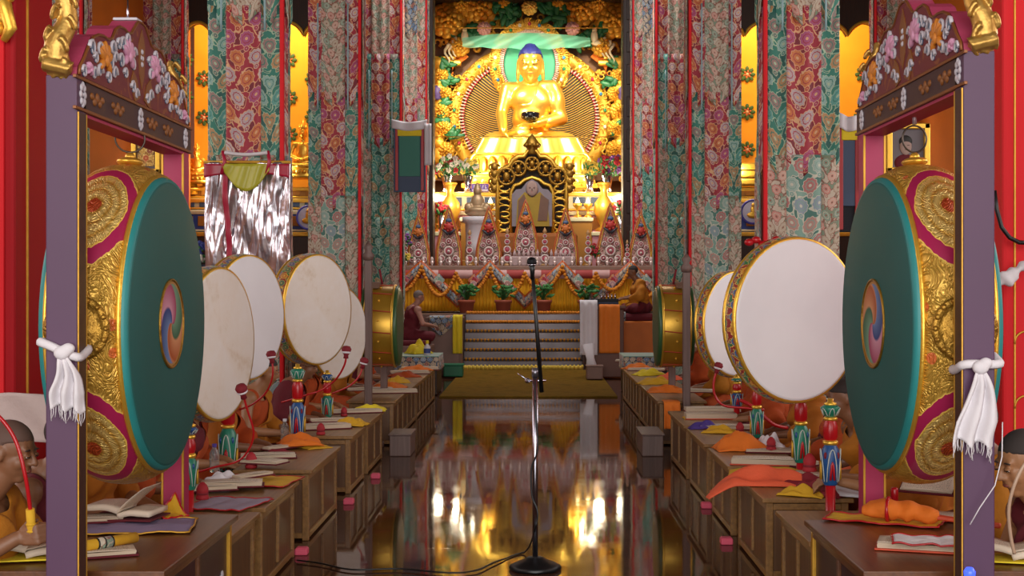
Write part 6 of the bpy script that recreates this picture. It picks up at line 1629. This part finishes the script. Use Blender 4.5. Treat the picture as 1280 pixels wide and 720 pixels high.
framed(1111, 1158, 158, 213, 16.0, 'gilt framed portrait of a dark-haired person in maroon, seen through the right frame', True)
framed(168, 198, 172, 214, 16.0, 'gilt framed painting seen through the left frame near its pink post')
# hangers for those pictures: dark panel posts
for px, lab in ((1134, 'right'), (183, 'left')):
    a = P(px, 0, 16.1); t = thing('picture_post', 'dark wooden post carrying the framed picture on the far %s' % lab, 'post', (a.x, 16.14, 0)); MB().box((0, 0, 2.2), (.12, .1, 4.4), bev=.01).build('post_shaft', DKWOOD, t); MB().box((0, 0, .04), (.4, .4, .08), bev=.01).build('post_foot', DKWOOD, t)
# ------------------------------------------------------------------ seated people in robes
def arm(mb, sh, el, wr, s=1.0):
    cap(mb, sh, el, .05*s, .041*s, 14); cap(mb, el, wr, .041*s, .027*s, 14)
def person(x, y, z, rz, label, skin, top, skirt, shawl=None, lean=.12, head_t=(.25, 0, 0), lw=(-.10, .40, .26), rw=(.10, .40, .26), ld=(.4, 1, -.3), rd=(-.4, 1, -.3),
           le=(-.30, .12, .30), re=(.30, .12, .30), rcurl=.7, rup=(0, 0, 1), vox=.009, seed=0, hair=STUB, grey=False, scale=1.0, detail=True, bare=True, headoff=(0, 0, 0), sash=1):
    """cross-legged, facing local +Y"""
    t = thing('person', label, 'person', (x, y, z), rz); t.scale = (scale,)*3
    V = Vector
    def ln(p):   # lean the upper body forwards about the pelvis
        p = V(p); a = lean*min(1, max(0, (p.z-.1)/.25)); c, s_ = math.cos(-a), math.sin(-a)
        q = V((p.x, p.y, p.z-.1)); return V((q.x, q.y*c-q.z*s_, q.y*s_+q.z*c+.1))
    mb = MB()
    E = lambda c, r: mb.ell(ln(c), r, n=24, m=16)
    E((0, 0, .12), (.17, .13, .12)); E((0, .02, .28), (.148, .115, .17)); E((0, .015, .44), (.168, .115, .15))
    SL, SR = ln((-.175, 0, .545)), ln((.175, 0, .545)); cap(mb, SL, SR, .062, .062); mb.ell(SL, (.068, .07, .07), n=16, m=12); mb.ell(SR, (.068, .07, .07), n=16, m=12)
    nb = ln((0, 0, .575)); hc = ln((0, .05, .775))+V(headoff); cap(mb, nb, hc+V((0, -.01, -.07)), .062, .05, 18)
    cap(mb, ln((0, -.02, .55)), ln((0, 0, .62)), .09, .055, 18)
    Mh = Matrix.Translation(hc)@Euler((-head_t[0], head_t[1], head_t[2])).to_matrix().to_4x4()
    head_parts(mb, Mh)
    for q in (-1, 1):
        cap(mb, (q*.09, .02, .1), (q*.33, .24, .10), .085, .06); cap(mb, (q*.33, .24, .09), (-q*.05, .33, .07), .055, .036); mb.ell((-q*.09, .33, .05), (.07, .036, .03), n=14, m=8)
    LE, RE, LW, RW = V(le), V(re), V(lw), V(rw)
    arm(mb, SL, LE, LW); arm(mb, SR, RE, RW)
    hand_parts(mb, LW, ld, 1, 1.0, .7); hand_parts(mb, RW, rd, -1, 1.0, rcurl, Vector(rup))
    body = voxel(mb, vox, 1).build('body', skin, t)
    # skirt over the crossed legs
    mb = MB(); mb.ell((0, 0, .11), (.2, .17, .14), n=24, m=14)
    for q in (-1, 1): cap(mb, (q*.1, .03, .1), (q*.34, .24, .09), .11, .085); cap(mb, (q*.33, .25, .085), (0, .34, .075), .08, .07)
    mb.ell((0, .2, .08), (.3, .2, .09), n=24, m=12)
    sk = voxel(mb, vox*1.5, 2, lambda c, n__: .010*math.sin(26*c.x*math.cos(seed)+30*c.y+5*nz(c, 5, seed))+.006); sk.build('robe_skirt', skirt, t)
    # upper robe
    mb = MB(); 
    mb.ell(ln((0, 0, .14)), (.19, .15, .13), n=24, m=14); mb.ell(ln((0, .02, .28)), (.172, .138, .18), n=24, m=16); mb.ell(ln((0, .01, .44)), (.19, .138, .15), n=24, m=16)
    cap(mb, ln((-.175, -.0, .54)), ln((.15, -.0, .54)), .078, .074)
    cap(mb, SL, LE, .078, .075)
    if not bare: cap(mb, SR, RE, .078, .075)
    c_, s2 = math.cos(lean), math.sin(lean)
    def keep(c): 
        neck = (c-ln((0, .03, .60))).length < .085
        return not neck
    def fold(c, n__): return .009*math.sin(38*c.x+22*c.z+6*nz(c, 4, seed))+.008*nz(c, 9, seed)
    tp = voxel(mb, vox*1.3, 2, fold, keep); add_solid(tp, .004); tp.build('robe_top', top, t)
    if shawl is not None:    # cloth thrown over the left shoulder, crossing the chest and back
        mb = MB(); mb.ell(ln((0, .02, .26)), (.2, .165, .2), n=24, m=16); mb.ell(ln((0, .01, .44)), (.212, .16, .16), n=24, m=16)
        cap(mb, SL, ln((0, 0, .55)), .096, .08); cap(mb, SL, LE, .096, .095); cap(mb, LE, LE.lerp(LW, .45), .095, .07)
        mb.ell((-.12, .22, .13), (.2, .14, .08), n=20, m=12)
        def keep2(c):
            zz = c.z+.0; d = (c.x*sash)*.72+(zz-.34)*.55
            return d < .07 and (c-ln((0, .03, .60))).length > .10
        def fold2(c, n__): return .013*math.sin(30*(c.x*.6+c.z)+10*c.y+5*nz(c, 4, seed))+.006*nz(c, 10, seed)
        sw = voxel(mb, vox*1.4, 2, fold2, keep2); add_solid(sw, .005); sw.build('shawl', shawl, t)
    # shaved hair cap
    inv = Mh.inverted()
    mb = MB(); mb.ell(Mh@V((0, -.014, .031)), (.0755, .0945, .0894), Mh.to_3x3(), 28, 20)
    def kh(c):
        l = inv@c; return (l.z > .05+.1*max(0, l.y-.02)-.5*max(0, abs(l.x)-.05)) or (l.y < -.0 and l.z > -.03-.3*l.y*0 and abs(l.x) < .08)
    hb = voxel(mb, .008, 1, None, kh); add_solid(hb, .002); hb.build('shaved_hair', GREYST if grey else hair, t)
    if detail:
        for q in (-1, 1):
            mb = MB(); mb.ell(Mh@V((q*.031, .0865, .002)), (.012, .0055, .0045), Mh.to_3x3(), 14, 8); ey = mb.build('eye', EYEW, body)
            mb = MB(); mb.ell(Mh@V((q*.031, .0855, .0075)), (.0145, .0085, .0062), Mh.to_3x3(), 16, 10); mb.build('eyelid', skin, body)
            mb = MB(); mb.ell(Mh@V((q*.031, .0905, .001)), (.0045, .0025, .0035), Mh.to_3x3(), 10, 6); mb.build('iris', EYED, body)
            MB().tube([Mh@V((q*.031+a*.0125, .0935-abs(a)*.004, .0035-.002*a*a)) for a in (-1, -.5, 0, .5, 1)], .0018, 6).build('eyelash', EYED, body)
            MB().tube([Mh@V((q*.033+a*.016, .0865-abs(a)*.005, .029-.003*a*a)) for a in (-1, -.5, 0, .5, 1)], .0028, 6).build('eyebrow', STUB if not grey else GREYST, body)
        mb = MB(); mb.tube([Mh@V((a*.018, .0895-abs(a)*.004, -.056)) for a in (-1, -.5, 0, .5, 1)], [.002, .005, .006, .005, .002], 8); mb.build('lips', LIP, body)
    return t
def cushion(x, y, h, label, m=MAROON, w=.62, d=.62):
    t = thing('seat_cushion', label, 'cushion', (x, y, 0))
    mb = MB(); mb.box((0, 0, h/2), (w, d, h-.004), bev=min(.05, h*.3)); mb.build('pad', m, t)
    MB().tube([(w/2*.99*a, d/2*.99*b, h*.5) for a, b in ((-1, -1), (1, -1), (1, 1), (-1, 1))], .01, 6, closed=True).build('piping', YELLOWC, t)
    return t
RL, RR_ = -PI/2, PI/2
# foreground left pair
person(-2.22, 5.22, .225, R(-98), 'person in ochre robe at the left edge, face in profile, gripping the red curved beater', SKIN2, SAFFRON, OCHRE, SAFFRON, lean=.22, head_t=(.22, 0, 0), hair=mat('faint_stubble', '#5c4238', .7),
       lw=(-.06, .30, .24), rw=(.17, .34, .45), rd=(.0, 1, .2), ld=(.5, .8, -.3), rcurl=1.9, rup=(1, 0, 0), re=(.30, .10, .30), le=(-.28, .18, .3), vox=.007, seed=1, headoff=(0, .03, 0), sash=-1)
cushion(-2.4, 5.2, .2, 'cushion of the person at the left edge')
person(-2.30, 6.05, .175, R(-88), 'person in maroon vest with bare arm behind the left purple post', SKIN2, MAROON, MAROON, None, lean=.22, head_t=(.3, 0, 0), vox=.008, seed=2, headoff=(0, .02, 0))
cushion(-2.36, 6.05, .2, 'cushion of the person behind the left purple post')
# foreground right
person(2.15, 5.35, .11, R(106), 'young person with shaved head at the right edge looking down, maroon and ochre robe', SKIN1, MAROON, MAROON, OCHRE, lean=.25, head_t=(.28, 0, 0), vox=.007, seed=3,
       lw=(-.05, .42, .34), rw=(.12, .42, .34), headoff=(0, .03, 0), scale=1.09)
cushion(2.24, 5.35, .2, 'cushion of the person at the right edge')
# rows behind the desks
LP = [(-2.22, 6.95, OCHRE, SAFFRON, None, 'person in orange robe behind the first low left desk', 0), (-2.2, 7.75, RUST, RUST, OCHRE, 'person in rust orange robe under the stained left drum', 0),
      (-2.28, 8.8, MAROON, RUST, RUST, 'person in maroon and orange, hands forward, left of the lotus pole', 0), (-2.2, 9.7, OCHRE, RUST, RUST, 'person in ochre robe below the half hidden left drum', 0), (-2.2, 10.7, RUST, MAROON, SAFFRON, 'person in saffron robe below the broad left drum', 0),
      (-2.15, 11.9, MAROON, RUST, RUST, 'person in dark orange robe by the red beaters at left', 0), (-2.15, 13.0, RUST, MAROON, RUST, 'person in rust robe left of the wooden drum frame', 0), (-2.2, 15.4, OCHRE, RUST, SAFFRON, 'person in orange robe beyond the left brass drum', 0), (-2.2, 17.2, MAROON, RUST, RUST, 'farthest seated person of the left row', 0)]
RP = [(2.1, 6.35, SAFFRON, OCHRE, SAFFRON, 'person in saffron robe behind the right green drum', 0), (2.02, 7.35, OCHRE, SAFFRON, OCHRE, 'person in ochre robe with hands by the blue lotus pole', 0), (2.05, 8.4, OCHRE, RUST, SAFFRON, 'person in yellow ochre robe below the large right drum', 0),
      (2.1, 9.5, MAROON, RUST, RUST, 'person in maroon and rust behind the slim dark lotus pole', 0), (2.1, 10.6, RUST, OCHRE, OCHRE, 'person in ochre robe below the gilt-rimmed right drum', 0), (2.05, 11.8, RUST, RUST, RUST, 'person in rust robe reading behind the stacked books', 0), (2.05, 13.0, RUST, MAROON, RUST, 'person in rust robe right of the wooden drum frame', 0),
      (2.1, 15.4, MAROON, RUST, SAFFRON, 'person in orange robe beyond the right brass drum', 0), (2.1, 17.2, MAROON, RUST, RUST, 'farthest seated person of the right row', 0)]
for i, (x, y, tp, sk, sh, lab, _) in enumerate(LP):
    person(x-.12, y, .2, R(-90+((i*37) % 20-10)), lab, (SKIN1, SKIN2)[i % 2], tp, sk, sh, lean=.15+.1*(i % 3), head_t=(.25, 0, 0), vox=.013 if y < 12 else .018, seed=i+10, detail=y < 12, bare=i % 2 == 0)
    cushion(x-.15, y, .2, 'cushion under the '+lab)
for i, (x, y, tp, sk, sh, lab, _) in enumerate(RP):
    kw = {}
    if i == 1: kw = dict(lw=(-.1, .5, .36), rw=(.08, .5, .36), ld=(.5, .9, -.1), rd=(-.5, .9, -.1))
    person(x+.12, y, .2, R(90+((i*29) % 20-10)), lab, (SKIN2, SKIN1)[i % 2], tp, sk, sh, lean=.15+.1*(i % 3), head_t=(.25, 0, 0), vox=.013 if y < 12 else .018, seed=i+40, detail=y < 12, bare=i % 2 == 0, **kw)
    cushion(x+.15, y, .2, 'cushion under the '+lab)
# elder on the raised seat, left of the altar steps
ex, ey = P(512, 0, 23.6).x, 23.6
t = thing('raised_seat', 'raised pinkish seat of the elder left of the steps', 'seat', (ex-.1, ey, 0))
MB().box((0, 0, .3), (1.0, .9, .6), bev=.02).build('base', PKB, t); MB().box((0, 0, .64), (.9, .85, .1), bev=.04).build('cushion', MAROON, t)
person(ex, ey, .67, R(-62), 'elderly person in maroon robe seated in profile beside the altar', SKIN3, MAROON, MAROON, None, lean=.18, head_t=(.3, 0, 0), vox=.013, seed=77, grey=True, scale=1.0)
person(1.98, 24.9, 1.13, R(100), 'person in ochre robe seated on the orange throne beyond the right brass drum', SKIN2, SAFFRON, MAROON, SAFFRON, lean=.2, vox=.018, seed=78, detail=False)
# white cloth hung behind the foreground people
for sx, x0, x1, zc, lab in ((-1, -3.1, -2.4, .86, 'pale cloth stretched behind the persons at the left edge'),):
    def fn(u, v): return (x0+(x1-x0)*u, 7.3+.02*math.sin(u*12+v*5), zc-.13+.26*v+.03*math.sin(u*4)+.03*u)
    tag(MB().grid(fn, 30, 14, .01).build('hanging_cloth', mat('pinkish_white_cloth', '#c9b5b0', .85, 0, .06, 4, .5, 8, .03)), lab, 'cloth')
t = thing('knotted_scarf', 'white knotted scarf end at the right edge on the red pillar', 'scarf', (P(1266, 345, 7.25).x, 7.25, P(1266, 345, 7.25).z))
mb = MB(); mb.tube([(-.08, 0, -.05), (-.04, 0, .0), (.02, 0, .03), (.09, 0, .07)], [.03, .05, .035, .05], 14, flat=.6); mb.ell((-.03, -.02, -.01), (.05, .035, .045)); voxel(mb, .01, 1, lambda c, n__: .006*math.sin(c.x*80+c.z*60)).build('scarf_cloth', WHITECL, t)
# ------------------------------------------------------------------ side niches: painted medallions, statues, shelves
def medallion(px, py, label, m=MEDAL):
    D = 35.97; p = P(px, py, D); t = thing('painted_medallion', label, 'medallion', p, 0, 'painted floral medallions on the yellow niche walls')
    mb = MB(); r = .2
    for k in range(8):
        a = k*PI/4; mb.ell((r*.72*math.cos(a), 0, r*.72*math.sin(a)), (r*.4, .02, r*.26), Matrix.Rotation(-a, 3, 'Y'), 10, 6)
    mb.build('green_leaves', mat('fresco_green', '#41632f', .7), t)
    mb = MB()
    for k in range(6):
        a = k*PI/3+.3; mb.ell((r*.38*math.cos(a), -.014, r*.38*math.sin(a)), (r*.2, .014, r*.12), Matrix.Rotation(-a, 3, 'Y'), 10, 6)
    mb.build('coral_petals', mat('fresco_coral', '#c9683c', .7), t); MB().ell((0, -.02, 0), (r*.2, .018, r*.2), n=10, m=6).build('pale_heart', mat('fresco_pale', '#d8b890', .7), t)
i = 0
for px, py, lab in ((361, 75, 'top left of the left niche'), (391, 99, 'upper right of the left niche'), (362, 122, 'middle left of the left niche'), (391, 146, 'lower right of the left niche'), (362, 168, 'above the gold statue of the left niche'),
                    (232, 75, 'left of the first brocade pillar, upper'), (255, 98, 'against the first brocade pillar, upper'), (232, 122, 'left of the first brocade pillar, lower'), (255, 147, 'against the first brocade pillar, lower'),
                    (934, 93, 'upper in the right niche'), (934, 140, 'middle of the right niche'), (934, 187, 'lower in the right niche'), (1079, 93, 'upper, seen beyond the nearest right pillar'), (1075, 150, 'lower, seen beyond the nearest right pillar')):
    medallion(px, py, 'green and coral painted medallion on yellow wall, '+lab)
def small_buddha(p, s, label, m=GOLD):
    t = thing('gilt_statue', label, 'statue', p, PI); t.scale = (s,)*3
    mb = MB(); 
    mb.ell((0, 0, .15), (.2, .15, .13)); mb.ell((0, .02, .36), (.14, .1, .2)); cap(mb, (-.16, 0, .5), (.16, 0, .5), .055, .055); cap(mb, (0, 0, .5), (0, .01, .62), .05, .045)
    for q in (-1, 1):
        cap(mb, (q*.1, .03, .1), (q*.33, .2, .09), .09, .06); cap(mb, (q*.33, .2, .08), (-q*.05, .28, .07), .055, .04)
        cap(mb, (q*.18, 0, .5), (q*.25, .04, .3), .05, .04); cap(mb, (q*.25, .04, .3), (q*.05, .2, .2), .04, .03)
    head_parts(mb, Matrix.Translation((0, .02, .72)), 1.0, 1.4); mb.ell((0, 0, .86), (.04, .04, .06)); 
    voxel(mb, .014, 1).build('figure', m, t)
    mb = MB(); mb.lathe([(.05, .80), (.085, .82), (.07, .86), (.03, .93), (0, 1.02)], n=16)
    for k in range(5): mb.lathe([(.02, 0), (.0, .1)], Matrix.Translation((.075*math.cos(k*1.256), .075*math.sin(k*1.256), .82)), 8)
    mb.build('crown', m, t)
    mb = MB(); mb.lathe([(0, -.16), (.36, -.16), (.38, -.12), (.3, -.06), (.37, 0), (.36, .03), (0, .03)], Matrix.Diagonal((1, .75, 1, 1)), 36); 
    for k in range(18): mb.ell((.34*math.cos(k*PI/9), .26*math.sin(k*PI/9), -.04), (.05, .04, .05), n=8, m=6)
    mb.build('lotus_seat', m, t); return t
small_buddha(P(379, 213, 34.6), 1.3, 'gilt crowned statue in the left niche between two brocade pillars'); small_buddha(P(246, 222, 34.6), .9, 'gilt statue in the left niche beside the first pillar'); small_buddha(P(1080, 232, 34.6), 1.1, 'gilt statue just beyond the nearest right pillar')
def pagoda(p, s, label):
    t = thing('gilt_pagoda', label, 'pagoda', p); t.scale = (s,)*3
    for k in range(4):
        w = .42-.08*k; z = k*.24; MB().lathe([(0, z), (w*.8, z), (w*.75, z+.12), (w, z+.13), (w*1.05, z+.17), (w*.5, z+.24), (0, z+.24)], n=8).build('tier', GOLD, t)
    MB().lathe([(.08, .94), (.1, 1.0), (.04, 1.1), (0, 1.25)], n=14).build('spire', GOLD, t); return t
pagoda(P(236, 243, 34.7), .8, 'tiered gilt pagoda in the left niche next to the frame'); pagoda(P(262, 240, 34.9), .7, 'smaller gilt pagoda half behind the first brocade pillar')
def niche_shelf(x0, x1, label):
    z = lambda py: H-(py-CY)*34.2/F
    t = shelf_unit(x0, x1, 34.2, 34.95, [(0, z(290), DKWOOD, GOLDP), (z(290), z(262), mat('blue_panel', '#2f4a9a', .5), WPAINT), (z(262), z(247), WPAINT, GOLD), (z(247), z(232), mat('ochre_panel_', '#b5802c', .5), GOLD)], label, 'niche_shelf')
    return t
niche_shelf(-9.0, -5.0, 'painted shelf with blue panels in the left niche'); niche_shelf(4.4, 8.4, 'painted shelf with blue panels in the right niche')
# wrapped texts stacked in the right niche
for j in range(3):
    for i_ in range(2):
        t = thing('wrapped_text', 'gold brocade wrapped text, %s, %s on the right niche shelf' % (['bottom of the stack', 'middle of the stack', 'top of the stack'][j], ['left pile', 'right pile'][i_]), 'book', (5.35+i_*.95-.0, 34.6, H-(232-CY)*34.2/F+.02+j*.2), 0, None)
        MB().box((0, 0, .09), (.88, .4, .17), bev=.04).build('wrapped_block', mat('gold_cloth_wrap', '#b08a2c', .5, .2, .2, 8), t); MB().box((-.3, 0, .09), (.05, .41, .18), bev=.01).build('strap', REDP, t); MB().box((.3, 0, .09), (.05, .41, .18), bev=.01).build('strap', REDP, t)
def dragonplate(px, py, label):
    p = P(px, py, 34.05); t = thing('painted_plaque', label, 'plaque', p)
    M = Matrix.Rotation(PI/2, 4, 'X'); MB().lathe([(0, -.02), (.27, -.02), (.29, 0), (.27, .03), (0, .035)], M, 36).build('disc', mat('plaque_white', '#d0cfe0', .5), t)
    MB().tube([(.29*math.cos(k*PI/18), -.02, .29*math.sin(k*PI/18)) for k in range(36)], .03, 8, closed=True).build('violet_rim', mat('plaque_violet', '#4a4aa8', .5), t)
    mb = MB(); mb.ell((0, -.06, -.08), (.16, .04, .08)); mb.ell((0, -.06, .05), (.07, .04, .12)); mb.ell((0, -.07, .17), (.05, .04, .05)); voxel(mb, .012, 1).build('gilt_relief', GOLD, t)
dragonplate(386, 272, 'round white plaque with violet rim and gilt relief in the left niche'); dragonplate(941, 265, 'round white plaque with violet rim and gilt relief in the right niche')
# violet and white flowers between pillar and near frame
t = thing('flower_pile', 'violet flowers and ribbons on a stand left of the wrapped banner', 'flowers', P(240, 300, 13.2)); flowers(t, 24, .12, [FV, FW, mat('blue_blossom', '#33408a')], 9, -.2, .04); MB().lathe([(0, -2.06+.0), (.14, -2.06), (.03, -1.9), (.03, -.3), (.12, -.22), (0, -.2)], n=16).build('stand', DKWOOD, t)
# ------------------------------------------------------------------ lights
def area(nm, loc, rot, sx, sy, power, col, spread=None):
    l = bpy.data.lights.new(nm, 'AREA'); l.shape = 'RECTANGLE'; l.size = sx; l.size_y = sy; l.energy = power; l.color = col
    if spread: l.spread = spread
    o = bpy.data.objects.new(nm, l); COL.objects.link(o); o.location = loc; o.rotation_euler = rot; return o
def spot(nm, loc, target, power, col, ang=60, r=.3):
    l = bpy.data.lights.new(nm, 'SPOT'); l.energy = power; l.color = col; l.spot_size = R(ang); l.spot_blend = .6; l.shadow_soft_size = r
    o = bpy.data.objects.new(nm, l); COL.objects.link(o); o.location = loc; o.rotation_euler = (Vector(target)-Vector(loc)).to_track_quat('-Z', 'Y').to_euler(); return o
def point(nm, loc, power, col, r=.15):
    l = bpy.data.lights.new(nm, 'POINT'); l.energy = power; l.color = col; l.shadow_soft_size = r
    o = bpy.data.objects.new(nm, l); COL.objects.link(o); o.location = loc; return o
WARM = (1, .90, .66)
# sanctum lamps and an added fill for the vases
spot('sanctum_spot', (-2.3, 34.3, 9.0), (-.3, 38, 5.6), 1500, WARM, 80)
spot('sanctum_spot', (2.0, 34.3, 9.0), (0, 38, 5.6), 1500, WARM, 80)
for x in (-1.75, 1.45): point('statue_foot_lamp', (x, 35.6, 4.75), 170, WARM, .25)
for x in (-2.5, 2.2): point('shelf_lamp', (x, 34.9, 3.9), 60, WARM, .15)
for x in (-2.0, 1.6): point('vase_fill_light', (x, 33.75, 3.9), 45, WARM, .12)  # added points that make the gilt vases glow, no lamp bodies
area('sanctum_ceiling_lamp', (0, 36.2, 10.8), (R(15), 0, 0), 5, 2, 420, (1, .9, .7))
# niche lamps
area('niche_lamp', (-6.7, 34.4, 9.3), (R(28), 0, 0), 3.4, .5, 200, (1, .74, .4)); area('niche_lamp', (6.4, 34.4, 9.3), (R(28), 0, 0), 3.8, .5, 200, (1, .74, .4))
for x in (-7.9, -6.2, 5.2, 7.4): point('niche_lamp', (x, 34.3, 4.55), 45, (1, .85, .55), .1)
# daylight through the entrance behind the camera and the tall side windows, plus an added altar fill
area('entrance_daylight', (0, -5.5, 3.6), (R(90), 0, 0), 11, 5.5, 900, (1, .98, .95))
area('altar_fill_light', (0, 25.5, 9.3), (R(20), 0, 0), 5, 3, 560, (1, .96, .93))  # added fill under the closed ceiling, brightens altar cloth and tormas
area('window_daylight_left', (-9.3, 9, 4.6), (0, R(-90), 0), 3, 14, 330, (1, .98, .96))
area('window_daylight_right', (9.1, 9, 4.6), (0, R(90), 0), 3, 14, 420, (1, .98, .96))
